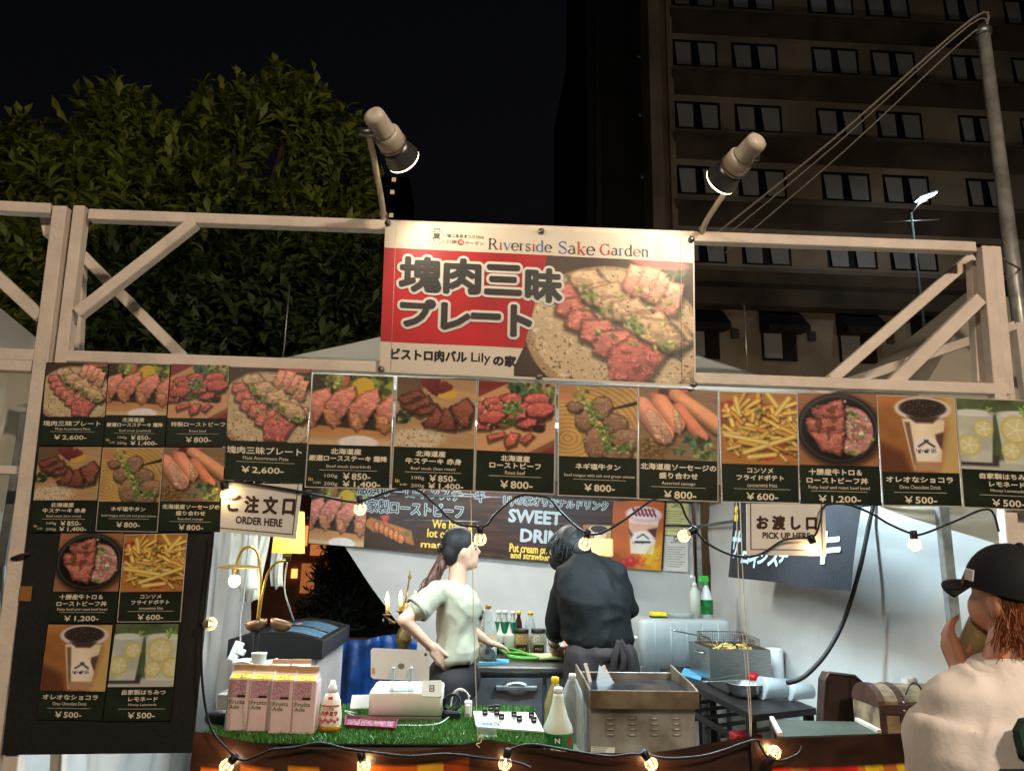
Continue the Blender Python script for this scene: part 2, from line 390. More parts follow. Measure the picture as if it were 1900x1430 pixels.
def pic_marbled():
    p = Pic(96, 96, (60, 44, 30), 11); p.herb(.75, .12, .28, 60, (110, 120, 40)); p.herb(.3, .08, .16, 40, (150, 150, 60)); p.put(p.ell(.63, .17, .14, .15, .4), (236, 186, 30)); p.put(p.ell(.42, .08, .03, .1, .2), (225, 90, 60))
    bd = p.poly([(0, .72), (1, .80), (1, 1), (0, 1)]); p.put(bd, np.array((206, 130, 62))*(1+.15*p.noise(4, .4, 6))[..., None])
    p.put(bd*sst(.82, .98, p.V), (226, 190, 140), .8)
    for x, y in ((-.16, .24), (.14, .2), (.44, .24), (.78, .26)):
        p.meat([(x+.02, y+.2), (x+.18, y), (x+.38, y-.06), (x+.42, y+.1), (x+.30, y+.34), (x+.22, y+.48), (x+.04, y+.46)], (226, 124, 100), (150, 84, 50), .04, .015, 1.25)
        p.meat([(x+.0, y+.28), (x+.17, y+.30), (x+.24, y+.5), (x+.14, y+.58), (x+.04, y+.5)], (206, 124, 76), (128, 72, 40), .05, .02, 1.2, False)
    s = p.ell(.6, .96, .24, .10); p.put(s, np.array((238, 226, 220))*(1+.06*p.noise(40))[..., None]); return p.im
def pic_lean():
    p = Pic(96, 96, (170, 124, 70), 21); p.wood((196, 146, 88), .25, .1, 5); p.put(p.ell(.12, .0, .5, .24, -.5), (84, 62, 40), .7)
    p.put(p.ell(.62, .2, .14, .09, .1), (232, 170, 36))
    for a, b in (((.42, .05), (.5, .24)), ((.5, .0), (.52, .2)), ((.6, .08), (.5, .22)), ((.34, .06), (.46, .22)), ((.66, .12), (.56, .2))):
        m, t, d = p.cap(a, b, .05, .02); p.put(m, np.array((128, 40, 40))*(1.1-.3*t)[..., None])
    for q in ([(.0, .3), (.3, .16), (.36, .24), (.08, .44)], [(.05, .42), (.4, .24), (.46, .34), (.2, .52)], [(.16, .5), (.5, .34), (.56, .44), (.3, .58)], [(.34, .66), (.5, .42), (.66, .46), (.56, .72), (.4, .76)],
              [(.52, .74), (.6, .42), (.8, .44), (.76, .76)], [(.66, .4), (.9, .26), (1.0, .4), (.94, .7), (.8, .74)]):
        p.meat(q, (150, 72, 52), (66, 36, 24), .05, .03, 1.2)
    p.herb(.08, .56, .13, 30, (50, 64, 34)); s = p.ell(.2, .9, .42, .16, -.1, .04); p.put(s*(.5+.5*(p.noise(22) > -.2)), (226, 206, 170), .8); p.speck(s, (70, 50, 30), .45, 60); return p.im
def pic_roast(bgc=(150, 40, 40)):
    p = Pic(96, 96, bgc, 31); bd = p.poly([(-.1, .3), (.6, -.1), (1.2, .02), (1.2, .68), (.5, 1.1), (-.1, 1.0)])
    p.put(p.poly([(-.1, .3), (.6, -.1), (1.2, .02), (1.2, .78), (.62, 1.1), (-.1, 1.1)]), (150, 88, 50)); p.put(bd, np.array((224, 150, 92))*(1+.1*p.noise(4, .4, 7, 4, -.45))[..., None])
    p.put(bd*p.poly([(-.1, .8), (1.2, .2), (1.2, .7), (.5, 1.1), (-.1, 1.1)]), (224, 160, 104), .3)
    p.herb(.55, .1, .18, 40, (60, 90, 50)); p.herb(.85, .14, .18, 40, (110, 140, 60))
    R = np.random.default_rng(5)
    for i in range(18):
        x, y = R.uniform(.02, .85), R.uniform(.22, .66); q = R.uniform(.1, .16); a = R.uniform(-.7, -.2)
        pts = [(x+q*1.5*math.cos(t+a)*(.9+.2*R.random()), y+q*.75*math.sin(t+a)-.2*q*math.cos(t)) for t in np.linspace(0, 5.5, 7)]; p.meat(pts, (216, 84, 72), (92, 42, 32), .028, .015, 1.2)
    for q in ([(.12, .78), (.34, .72), (.38, .78), (.14, .88)], [(.34, .86), (.42, .72), (.55, .74), (.5, .9), (.38, .96)], [(.54, .84), (.68, .72), (.74, .76), (.62, .9)]): p.meat(q, (232, 98, 80), (110, 46, 34), .03, .01, 1.2)
    p.herb(.46, .38, .14, 34, (90, 120, 50)); p.herb(.4, .58, .11, 24, (80, 110, 44)); p.bits(16, lambda r: (r.uniform(.05, .5), r.uniform(.25, .75)), [(240, 200, 150)], (.008, .013))
    p.put(p.ell(.8, .66, .08, .06), (50, 24, 20)); return p.im
def pic_tongue():
    p = Pic(96, 96, (190, 140, 60), 41); rr = np.hypot(p.U-.1, (p.V-.75)*1.2); p.im = np.array((206, 152, 66))*(1+.10*np.sin(rr*90+3*p.noise(4))+.12*p.noise(5))[..., None]
    p.put(p.ell(.1, .1, .2, .12), (214, 130, 70))
    for c, rx, ry in (((.32, .5), .12, .15), ((.55, .3), .13, .18), ((.2, .3), .1, .08), ((.5, .8), .18, .24), ((.72, .52), .16, .14), ((.86, .75), .2, .16), ((.75, .95), .2, .1)):
        pts = [(c[0]+rx*math.cos(t), c[1]+ry*math.sin(t)) for t in np.linspace(0, 5.9, 12)]; p.meat(pts, (158, 112, 78), (96, 62, 38), .03, .03, 1.15)
    m, t, d = p.cap((.68, .32), (1.02, .22), .012, .028); p.put(m, (34, 24, 22))
    def area(r): k = r.random(); return .26+.42*k+r.normal(0, .05), .06+.9*k+r.normal(0, .04)
    p.bits(85, area, GREEN+[(170, 190, 90)], (.014, .024), 1.2); p.bits(14, lambda r: (r.uniform(.7, .95), r.uniform(.76, .95)), GREEN, (.014, .022), 1.5); return p.im
def pic_sausage():
    p = Pic(96, 96, (120, 88, 58), 51); p.wood((150, 112, 74), .15, .14, 5); p.herb(.4, .1, .22, 40, (190, 70, 66)); p.put(p.ell(.15, .85, .24, .14, 0, .03), (130, 96, 40)); p.bits(60, lambda r: (r.uniform(.0, .32), r.uniform(.72, .98)), [(196, 158, 80), (120, 84, 36), (160, 110, 60)], (.012, .02), 1)
    def saus(a, b, r0, r1, c, cut=True):
        mm, _, _ = p.cap((a[0]+.03, a[1]+.05), (b[0]+.03, b[1]+.05), r0, r1, .03); p.mul(mm, .5)
        m, t, d = p.cap(a, b, r0, r1); sh = (1.15+.25*np.clip(-d/r0, 0, 1)-.5*np.clip(((p.U-a[0])*(b[1]-a[1])*-1+(p.V-a[1])*(b[0]-a[0]))/(.3*r0+.05), -.3, 1))[..., None]
        p.put(m, np.array(c)*np.clip(sh, .6, 1.4)*(1+.06*p.noise(20))[..., None])
    saus((.46, .08), (1.0, .5), .09, .12, (196, 122, 74)); saus((.5, .3), (.8, .66), .10, .08, (190, 100, 66)); saus((.26, .2), (.46, .5), .12, .12, (200, 116, 78)); saus((.02, .26), (.3, .64), .13, .14, (196, 116, 84))
    p.meat([(.06, .36), (.12, .28), (.26, .38), (.42, .66), (.42, .76), (.32, .8), (.2, .7)], (226, 164, 130), (196, 130, 96), .03, .008, 1.1, False); p.meat([(.42, .3), (.48, .26), (.56, .5), (.52, .66), (.46, .6)], (226, 172, 124), (190, 130, 80), .03, .008, 1.1, False)
    p.speck(p.poly([(.1, .36), (.3, .5), (.4, .72), (.3, .74)]), (140, 84, 60), .4, 40)
    p.herb(.72, .74, .16, 30, (70, 100, 60)); p.herb(.85, .9, .16, 34, (130, 150, 80)); p.herb(.5, .86, .08, 14, (80, 120, 70)); return p.im
def pic_fries(ang0=0):
    p = Pic(96, 96, (170, 60, 24), 61); p.wood((200, 120, 40), .1, .14, 5); p.put(p.poly([(0, .15), (.2, .1), (.3, .3), (.0, .5)]), (200, 40, 30)); p.put(p.poly([(.3, .9), (1, .5), (1, .8), (.6, .95)]), (196, 44, 30)); p.put(p.ell(.5, .5, .5, .36), (150, 80, 24), .9)
    R = np.random.default_rng(9)
    for i in range(120):
        x, y = R.uniform(.0, 1.0), R.uniform(.12, .85); a = R.normal(.15, .5) if y > .45 else R.uniform(-1.5, 1.5); l = R.uniform(.1, .24); w = R.uniform(.024, .036); b = (x+l*math.cos(a), y+l*math.sin(a))
        m, t, d = p.cap((x+.012, y+.02), (b[0]+.012, b[1]+.02), w); p.mul(m, .62); m, t, d = p.cap((x, y), b, w); c = np.array([(246, 188, 60), (250, 204, 84), (226, 150, 40), (240, 176, 60)][i % 4]); p.put(m, c*(.82+.28*sst(0, w, -d))[..., None]*(1.12-.25*y))
    for a, b in (((.62, .0), (.74, .18)), ((.9, .06), (.72, .3)), ((.2, .08), (.24, .3)), ((.3, .84), (.96, .6)), ((.05, .6), (.6, .7)), ((.36, .9), (.7, .86))):
        m, t, d = p.cap(a, b, .034); p.put(m, np.array((252, 208, 84))*(.82+.25*sst(0, .034, -d))[..., None])
    p.herb(.5, .26, .06, 12, (90, 110, 40)); return p.im
def pic_bowl():
    p = Pic(96, 96, (130, 70, 40), 71); p.wood((172, 106, 60), .2, .15, 5); p.put(p.ell(.52, .52, .56, .52, 0, .05), (60, 30, 18), .8); p.put(p.ell(.5, .49, .52, .49), (30, 28, 28)); p.put(p.ell(.5, .48, .49, .46)-p.ell(.5, .49, .47, .44), (86, 84, 84), .8); p.put(p.ell(.5, .5, .44, .41), (20, 18, 18))
    rc = p.ell(.68, .52, .26, .33); p.put(rc, np.array((206, 130, 120))*(1+.35*p.noise(24))[..., None]); p.bits(70, lambda r: (r.normal(.72, .09), r.normal(.5, .13)), [(236, 176, 166), (190, 90, 90), (240, 226, 190), (150, 180, 80), (200, 210, 130)], (.014, .022), 1.1); p.herb(.68, .28, .08, 14, (120, 150, 50)); p.herb(.66, .82, .06, 12, (130, 170, 60))
    for q in ([(.16, .2), (.56, .08), (.6, .34), (.2, .36)], [(.1, .36), (.58, .32), (.58, .58), (.1, .54)], [(.12, .54), (.58, .54), (.52, .88), (.28, .8)]): p.meat(q, (200, 100, 80), (120, 56, 40), .05, .02, 1.25)
    p.speck(p.poly([(.2, .2), (.5, .15), (.5, .7), (.2, .6)]), (90, 44, 24), .1, 16, .6); return p.im
def pic_cup():
    p = Pic(96, 96, (190, 110, 44), 81); p.im *= (1+.22*p.noise(3))[..., None]; p.put(p.poly([(.8, -.1), (1.1, -.1), (1.1, 1.1), (.7, 1.1), (.88, .4)], .1), (222, 186, 96), .8); p.put(p.poly([(-.1, .55), (.3, .75), (.45, 1.1), (-.1, 1.1)], .08), (96, 44, 26), .8)
    p.put(p.poly([(.3, .3), (.86, .3), (.76, .97), (.42, .97)]), np.array((236, 210, 170))*(1.1-.35*abs(p.U-.55))[..., None]); p.put(p.poly([(.33, .34), (.4, .34), (.46, .9), (.42, .9)]), (90, 50, 30), .7); p.put(p.poly([(.72, .5), (.84, .46), (.8, .7), (.74, .62)], .02), (80, 40, 26), .85); p.put(p.poly([(.4, .86), (.8, .86), (.76, .98), (.43, .98)], .02), (190, 130, 84), .9)
    p.put(p.ell(.58, .16, .37, .16), (226, 208, 196)); p.put(p.ell(.58, .15, .31, .125), (52, 38, 34)); p.speck(p.ell(.58, .15, .3, .12), (110, 92, 84), .35, 60); p.put(p.poly([(.36, .26), (.8, .26), (.7, .35), (.48, .35)], .02), (60, 40, 32), .9)
    p.put(p.ell(.6, .68, .165, .155), (244, 232, 214))
    for a, b in (((.5, .66), (.62, .58)), ((.58, .58), (.7, .66))): p.put(p.cap(a, b, .012)[0], (50, 40, 40))
    p.put(p.cap((.49, .73), (.7, .72), .018)[0]*(p.noise(30) > -.1), (50, 40, 40)); return p.im
def pic_lemon():
    p = Pic(96, 96, (86, 104, 60), 91); p.im *= (1+.35*p.noise(5))[..., None]; p.put(p.poly([(-.1, .86), (1.1, .86), (1.1, 1.1), (-.1, 1.1)], .03), (190, 190, 172))
    p.put(p.poly([(-.1, .8), (.5, .8), (.48, .95), (0, .95)], .02), (70, 60, 62))
    for x0, x1 in ((-.06, .46), (.5, 1.1)):
        p.put(p.poly([(x0, .22), (x1, .22), (x1-.06, .9), (x0+.06, .9)], .012), np.array((206, 210, 190))*(1+.12*p.noise(6))[..., None], .9); p.put(p.ell((x0+x1)/2, .2, (x1-x0)/2, .05), (226, 230, 222), .9)
    for cx, cy, r in ((.12, .66, .15), (.32, .42, .13), (.74, .42, .2), (.66, .72, .13), (.95, .7, .16)):
        p.put(p.ell(cx, cy, r, r*1.05), (214, 196, 92), .9); p.put(p.ell(cx, cy, r*.8, r*.84), (226, 214, 140), .9)
        for k in range(5): p.put(p.cap((cx, cy), (cx+r*.75*math.cos(k*1.256), cy+r*.75*math.sin(k*1.256)), .008)[0], (240, 234, 200), .8)
    p.herb(.9, .16, .1, 14, (130, 170, 50)); p.herb(.4, .14, .06, 10, (140, 160, 90)); return p.im
def pic_board():
    p = Pic(64, 48, (56, 40, 34), 95); p.put(p.poly([(.1, .2), (1.2, .5), (1.3, .9), (.2, .6), (-.1, .4)]), np.array((176, 110, 56))*(1+.12*p.noise(5))[..., None])
    for i in range(6):
        x = .2+.13*i; y = .35+.06*i; p.meat([(x, y), (x+.1, y-.08), (x+.2, y+.12), (x+.12, y+.26), (x+.02, y+.2)], (206, 130, 80), (110, 60, 34), .04, .02, 1.2)
    p.herb(.5, .2, .14, 24, (170, 70, 60)); p.herb(1.1, .6, .1, 16, (70, 100, 50)); return p.im
def pic_berry():
    p = Pic(72, 100, (196, 100, 44), 97); p.im *= (1+.2*p.noise(3))[..., None]; p.put(p.poly([(.45, .6), (.8, .4), (.8, 1.1), (.3, 1.1)], .08), (214, 150, 50), .8)
    p.put(p.poly([(.22, .2), (.66, .2), (.6, .78), (.28, .78)]), np.array((238, 222, 206))*(1.05-.3*abs(p.U-.44))[..., None]); p.put(p.poly([(.24, .34), (.64, .34), (.63, .5), (.25, .46)], .02), (228, 160, 130), .7); p.put(p.poly([(.5, .42), (.64, .38), (.62, .55)], .02), (70, 30, 26), .9); p.put(p.poly([(.23, .42), (.3, .5), (.27, .56)], .02), (70, 30, 26), .9)
    p.put(p.ell(.44, .2, .26, .12), (236, 190, 196)); p.put(p.ell(.44, .18, .22, .09), (246, 226, 226))
    for k in range(6): p.put(p.cap((.28+.055*k, .12), (.33+.055*k, .22), .012)[0], (60, 26, 26)); p.put(p.cap((.31+.055*k, .13), (.29+.055*k, .21), .008)[0], (206, 40, 60), .8)
    p.put(p.ell(.44, .56, .14, .12), (246, 240, 232)); p.put(p.cap((.34, .61), (.54, .6), .014)[0], (50, 40, 40)); p.put(p.cap((.36, .55), (.44, .49), .008)[0], (50, 40, 40)); p.put(p.cap((.44, .49), (.52, .55), .008)[0], (50, 40, 40))
    for c in ((.3, .9), (.44, .88), (.2, .93)): p.put(p.ell(c[0], c[1], .07, .07), (206, 50, 50)); p.put(p.ell(c[0]-.02, c[1]-.02, .03, .03), (240, 110, 100), .7)
    R = np.random.default_rng(3)
    for k in range(20): p.put(p.cap((R.uniform(.4, .7), R.uniform(.75, .98)), (R.uniform(.5, .72), R.uniform(.6, .98)), .006)[0], (236, 190, 40), .8)
    return p.im
# ---------------------------------------------------------------- materials used by the setting
WHITE_TIMBER = M('white_painted_timber', (222, 206, 190), .55, var=.07, sc=9, bump=.12, bsc=70)
RAW_TIMBER = M('raw_timber', (196, 164, 120), .6, var=.14, sc=14, bump=.1, bsc=90)
TENT_CLOTH = M('white_tent_cloth', (226, 226, 222), .55, var=.05, sc=3, bump=.12, bsc=14, transl=.25)
CREAM_CLOTH = M('cream_curtain_cloth', (226, 214, 194), .7, var=.06, sc=3, bump=.15, bsc=14, transl=.2)
STEEL = M('brushed_steel', (176, 176, 174), .32, 1, var=.12, sc=20, stretch=(1, 1, 12))
GALV = M('galvanised_steel', (150, 152, 150), .42, .9, var=.18, sc=16)
BLACK_PL = M('black_plastic', (18, 18, 19), .42, var=.1, sc=20)
BLACK_RB = M('black_rubber', (12, 12, 12), .6, var=.1)
WHITE_PL = M('white_plastic', (226, 226, 222), .35, var=.03, sc=10)
DARK_WOOD = M('dark_wood', (62, 38, 24), .5, var=.25, sc=8, stretch=(1, 1, 6), bump=.2, bsc=40)
ASPHALT = M('asphalt', (62, 60, 58), .85, var=.25, sc=8, bump=.4, bsc=60)

MB().box((-90, -40, -.3), (90, 120, 0)).build('ground', ASPHALT, kind='structure')

# ---------------------------------------------------------------- concrete building behind the stalls
BY = 30.0
CONC = M('stained_concrete', (160, 142, 120), .85, var=.22, sc=.35, bump=.3, bsc=6)
CONC2 = M('dark_render', (74, 70, 68), .9, var=.2, sc=.4)
CONC3 = M('brown_spandrel', (84, 70, 56), .85, var=.28, sc=.5)
PANE = M('curtained_pane', (168, 164, 158), .25, var=.08, sc=.6)
WFRAME = M('dark_window_frame', (16, 13, 13), .5, var=.1)
AWN = M('dark_awning', (30, 20, 18), .8, var=.2)
bld = thing('hotel_building', 'dim concrete building with rows of paired grey windows behind the stall', 'building', (18, BY, 0))
zr = [P(1300, y, BY).z for y in (-22, 99, 214, 334)]
FH = (zr[1]-zr[3])/2; zc = [zr[3]-FH*1, zr[3], zr[3]+FH, zr[3]+2*FH, zr[3]+3*FH]
wx = []
for a, b in ((1247, 1331), (1357, 1443), (1505, 1592), (1614, 1697), (1762, 1830), (1874, 1950), (2020, 2100)): wx.append((P(a, 98, BY).x, P(b, 98, BY).x))
XL, XR = P(1203, 98, BY).x, wx[-1][1]+3
WH = (P(1300, 75, BY).z-P(1300, 124, BY).z)/2
def part_box(name, mat, parent, *bx, ch=0):
    m = MB()
    for lo, hi in bx: m.box(lo, hi, ch)
    return m.build(name, mat, parent)
XP = P(1243, 98, BY).x
for z in zc:
    # wall strips above and below the windows, piers between them
    part_box('spandrel', CONC, bld, ((XP, BY, z+WH), (XR, BY+.6, z+FH-WH-.9)))
    # sloping ledge that juts out under each row
    y0 = BY
    MB().prism([(XP, y0+.05, z-WH-.28), (XP, y0-.3, z-WH-.42), (XP, y0-.28, z-WH-.54), (XP, y0+.05, z-FH+WH+.12)], (XR-XP, 0, 0)).build('ledge', CONC3, bld)
    xs = [XP]+[q for ab in wx for q in ab]+[XR]
    for k in range(0, len(xs), 2):
        part_box('pier', CONC, bld, ((xs[k], BY+.012, z-WH-.9), (xs[k+1], BY+.59, z+WH)))
    for a, b in wx:
        part_box('sill', CONC, bld, ((a, BY+.014, z-WH-.9), (b, BY+.585, z-WH)))
        wn = part_box('window', WFRAME, bld, ((a, BY+.03, z-WH), (b, BY+.42, z-WH+.09)), ((a, BY+.03, z+WH-.12), (b, BY+.42, z+WH)), ((a, BY+.03, z-WH+.09), (a+.10, BY+.42, z+WH-.12)),
                      ((b-.10, BY+.03, z-WH+.09), (b, BY+.42, z+WH-.12)), (((a+b)/2-.16, BY+.025, z-WH+.09), ((a+b)/2+.12, BY+.42, z+WH-.12)))
        for q0, q1 in ((a+.10, (a+b)/2-.16), ((a+b)/2+.12, b-.10)):
            MB().add([(q0+.05, BY+.06, z+WH-.12), (q0+.14, BY+.04, z-WH+.09), (q1, BY+.04, z-WH+.09), (q1, BY+.06, z+WH-.12)], [(0, 1, 2, 3)]).build('pane', PANE, wn)
        MB().box((a, BY+.45, z-WH), (b, BY+.5, z+WH)).build('dark_room', WFRAME, wn)
MB().box((XP+.02, BY+.595, 0), (XR, BY+9, zc[-1]+6)).build('core_wall', CONC2, bld)
for px0, px1, dy in ((1201, 1222, -.35), (1222, 1236, .1), (1236, 1246, -.2)):
    MB().box((P(px0, 98, BY).x, BY+dy, 0), (P(px1, 98, BY).x, BY+8.9, zc[-1]+6.1)).build('pilaster', CONC, bld)
ZB = zc[0]-WH-.95
MB().box((XP+.01, BY-.6, ZB-1.1), (XR, BY+.58, ZB-.35)).build('cornice', CONC3, bld)
MB().box((XP+.01, BY+.05, 0), (XR, BY+.57, ZB-1.12)).build('street_wall', CONC, bld)
for k, (a, b) in enumerate(((1268, 1352), (1410, 1494), (1552, 1640), (1690, 1775), (1830, 1915))):
    s = (k, 0)
    t, m1, l = P(a, 572+.03*(a-1268), BY), P(b, 610+.03*(b-1268), BY), P(b-8, 664+.03*(b-1268), BY)
    x0, x1 = t.x, P(b-6, 600, BY).x
    wn = part_box('window', WFRAME, bld, ((x0, BY-.03, l.z), (x1-.3, BY+.03, m1.z+.25)))
    MB().box((x0+.08, BY-.06, l.z+.1), (x0+(x1-x0)*.47, BY-.035, m1.z+.2)).build('pane', PANE, wn)
    MB().box((x0+(x1-x0)*.5, BY-.05, l.z+.1), (x1-.38, BY-.035, m1.z+.2)).build('pane', AWN, wn)
    MB().prism([(x0-.05, BY+.02, t.z), (x0-.05, BY-1.0, m1.z), (x0-.05, BY-1.0, m1.z-.25), (x0-.05, BY+.02, m1.z-.1)], (x1-x0-.05, 0, 0)).build('awning', AWN, bld)
    v = P(b+12, 617+.03*(b-1268), BY); MB().box((v.x-.16, BY-.08, v.z-.2), (v.x+.16, BY+.06, v.z+.2), .02).build('vent', CONC2, bld)
# recessed dark wing with pipes, and the block behind it
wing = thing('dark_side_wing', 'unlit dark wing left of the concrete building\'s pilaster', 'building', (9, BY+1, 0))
MB().box((P(1096, 98, BY).x, BY+1.2, 0), (P(1201, 98, BY).x+.3, BY+9, zc[-1]+6.5)).build('wall', M('shaded_render', (40, 38, 40), .9, var=.2, sc=.5), wing)  # dim light on the recessed wall is put into its dark colour
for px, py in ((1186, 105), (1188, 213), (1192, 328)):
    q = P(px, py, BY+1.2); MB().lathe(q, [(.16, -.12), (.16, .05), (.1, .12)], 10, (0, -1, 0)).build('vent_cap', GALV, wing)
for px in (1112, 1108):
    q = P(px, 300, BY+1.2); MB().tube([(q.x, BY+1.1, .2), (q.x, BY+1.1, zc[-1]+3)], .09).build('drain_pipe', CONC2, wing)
far = thing('far_dark_block', 'faint far block at the edge of the dark wing', 'building', (7, 50, 0))
a, b = P(1050, 130, 50), P(1100, 100, 50)
MB().box((a.x, 50, 0), (b.x+1, 58, a.z)).build('wall', M('far_render', (58, 54, 56), .9, var=.2, sc=.5), far)
for k in range(5): MB().box((a.x+.3, 49.95, 3+k*4.5), (a.x+.9, 50.02, 4.6+k*4.5)).build('window', WFRAME, far)
# small lit windows of a distant house, seen past the tree
hs = thing('distant_house', 'distant dark house with tiny lit windows beside the left floodlight', 'house', (-7, 60, 0))
q0, q1 = P(690, 420, 60), P(760, 330, 60)
MB().box((q0.x, 60, 0), (q1.x, 66, q1.z)).build('wall', M('night_wall', (30, 30, 34), .9), hs)
for px, py in ((728, 357), (731, 334), (726, 400)):
    q = P(px, py, 60); MB().box((q.x-.17, 59.9, q.z-.17), (q.x+.17, 59.98, q.z+.17)).build('window', glow('lit_window', (255, 214, 160), .5), hs)

# ---------------------------------------------------------------- far street lamp with its lit head
LY = 25
sl_ = thing('street_lamp', 'tall street lamp with a white glowing head before the concrete building', 'street lamp', (P(1692, 480, LY).x, LY, 0))
hx = P(1690, 395, LY); MB().tube([(hx.x+.15, LY, 0), (hx.x+.1, LY, 3), (hx.x, LY, hx.z)], [.09, .08, .05]).build('post', M('green_lamp_paint', (60, 74, 68), .6), sl_)
MB().tube([(hx.x, LY, hx.z-.02), (hx.x+.3, LY-.1, hx.z+.35), (hx.x+.55, LY-.2, hx.z+.45)], .035).build('arm', GALV, sl_)
q = P(1718, 366, LY-.2)
MB().obox(q+V3(0, 0, .05), (1, -.2, .35), (0, 1, 0), (-.35, 0, 1), .36, .18, .04, .02).build('lamp_head', GALV, sl_)
MB().obox(q-V3(0, 0, .005), (1, -.2, .35), (0, 1, 0), (-.35, 0, 1), .32, .15, .02).build('lens', glow('lamp_lens_white', (214, 240, 255), 22), sl_)
MB().tube([P(1640, 412, LY), P(1742, 408, LY)], .02, 6).build('crossbar', GALV, sl_)
def point(name, loc, e, c, r=.03, parent=None, kind='POINT', **kw):
    l = bpy.data.lights.new(name, kind); l.energy = e; l.color = c
    if kind in ('POINT', 'SPOT'): l.shadow_soft_size = r
    for k, v in kw.items(): setattr(l, k, v)
    o = bpy.data.objects.new(name, l); COL.objects.link(o)
    if parent is not None: o.parent = parent; o.location = Vector(loc)-WOFF[parent.name]
    else: o.location = loc
    return o
point('street_light', q-V3(-.1, .5, .35), 150, (.8, .92, 1), .15, sl_)

GSL = 'fill lamps added below the building'  # lamps out of view, added to brighten the building front
for k, x in enumerate((6, 13, 20, 28)):
    t = thing('building_fill_lamp', ['fill lamp added below the dark wing, hidden behind the tents', 'fill lamp added below the pilaster, hidden behind the tents', 'fill lamp added below the middle windows, hidden behind the tents', 'fill lamp added furthest along the road, hidden behind the tents'][k], 'street lamp', (x, 20, 0), GSL)
    MB().tube([(x, 20, 0), (x, 20, 3.6)], [.07, .05], 10).build('post', GALV, t); MB().ball((x, 20, 3.75), .16, 14, 10).build('globe', glow('fill_lamp_globe', (255, 220, 170), 8), t); point('building_fill_light', (x, 20.3, 3.75), 230, (1, .82, .62), .16, t)
# ---------------------------------------------------------------- steel pole with cables, beside the frame
pt = P(1888, 560, 4.3); tp = P(1822, 62, 4.3)
pole = thing('steel_pole', 'tall steel pole rising beside the frame, cables tied to its top', 'pole', (pt.x, 4.3, 0))
MB().tube([(pt.x+.01, 4.3, 0), (pt.x, 4.3, pt.z), (tp.x+.01, 4.3, tp.z)], [.05, .046, .04], 14).build('shaft', M('pole_zinc', (170, 168, 160), .35, .35, var=.2, sc=10), pole)
MB().lathe((tp.x+.01, 4.3, tp.z), [(.05, -.02), (.055, .02), (.03, .06)], 12).build('cap', GALV, pole)
MB().lathe((pt.x, 4.3, 0), [(.16, 0), (.16, .02), (.06, .03)], 12).build('base_plate', GALV, pole)
TOPP = V3(tp.x, 4.3, tp.z-.05)
# ---------------------------------------------------------------- the stall's own tent: white pyramid roof and cloth walls
EZ = P(130, 758, 2.95).z
AP = P(1000, 548, 4.55)
for k, (a, b, c, r) in enumerate((((1806, 34), (1560, 250), (1306, 452), .009), ((1800, 46), (1570, 258), (1318, 462), .006), ((1806, 60), (1590, 262), (1345, 470), .006))):
    A, C = P(*a, 4.3), P(*c, 5.2); B = (A+C)/2-V3(0, 0, .03)
    MB().tube(spline([TOPP+V3(0, -.03, .03-.03*k), A, B, C], 6), r, 6).build('cable', M('grey_cable', (120, 112, 100), .6), label=['thick grey cable slanting down from the steel pole\'s top', 'middle thin cable slanting down from the steel pole\'s top', 'lowest thin cable slanting down from the steel pole\'s top'][k], cat='cable', group='cables from the steel pole')
TX0, TX1, TY0, TY1 = -1.74, 1.92, 2.93, 6.30
tent = thing('stall_tent', 'white cloth pyramid tent roof over the stall behind the red banner', 'tent', (.1, 4.6, 0))
def roofface(c0, c1):
    def fn(u, v):
        p = (Vector(c0)*(1-u)+Vector(c1)*u)*(1-v)+AP*v
        return p+V3(0, 0, -.05*math.sin(math.pi*v)+.012*math.sin(9*u*3.1+2*v)*(1-v))
    return MB().grid(fn, 16, 8)
cr = [(TX0, TY0, EZ), (TX1, TY0, EZ+.02), (TX1, TY1, EZ+.06), (TX0, TY1, EZ+.06)]
for k in range(4): roofface(cr[k], cr[(k+1) % 4]).build('roof_panel', M('tent_roof_cloth', (228, 226, 216), .55, var=.04, sc=3, bump=.12, bsc=14, transl=.5), tent)
for x, y in ((TX0+.03, TY0+.03), (TX1-.03, TY0+.03), (TX1-.03, TY1-.05), (TX0+.03, TY1-.05)):
    MB().box((x-.02, y-.02, 0), (x+.02, y+.02, EZ-.02), .004).build('tent_pole', GALV, tent)
MB().tube([(AP.x, AP.y, EZ+.1), AP], .02).build('ridge_pole', GALV, tent)
for x0, y0, x1, y1 in ((TX0+.06, TY1-.05, TX1-.06, TY1-.05), (TX1-.03, TY0+.06, TX1-.03, TY1-.08), (TX0+.03, TY0+.06, TX0+.03, TY1-.08)):
    MB().tube([(x0, y0, EZ-.05), (x1, y1, EZ-.05)], .016).build('eave_pipe', GALV, tent)
    MB().tube([(x0, y0, EZ-.25), (x1, y1, EZ-.25)], .012).build('eave_pipe', GALV, tent)
def folds(a, sc, seed, n=3):
    def f(x, z):
        r = 0
        for k in range(n): r += math.sin(x*sc*(1.7**k)+seed*1.3+k*2.1+1.2*math.sin(z*1.3+k+seed))*a/(1.6**k)
        return r
    return f
from mathutils import noise as mnoise
def cres(p): return mnoise.noise(Vector(p))
fb = folds(.012, 2.2, 1); fr = folds(.035, 1.4, 4)
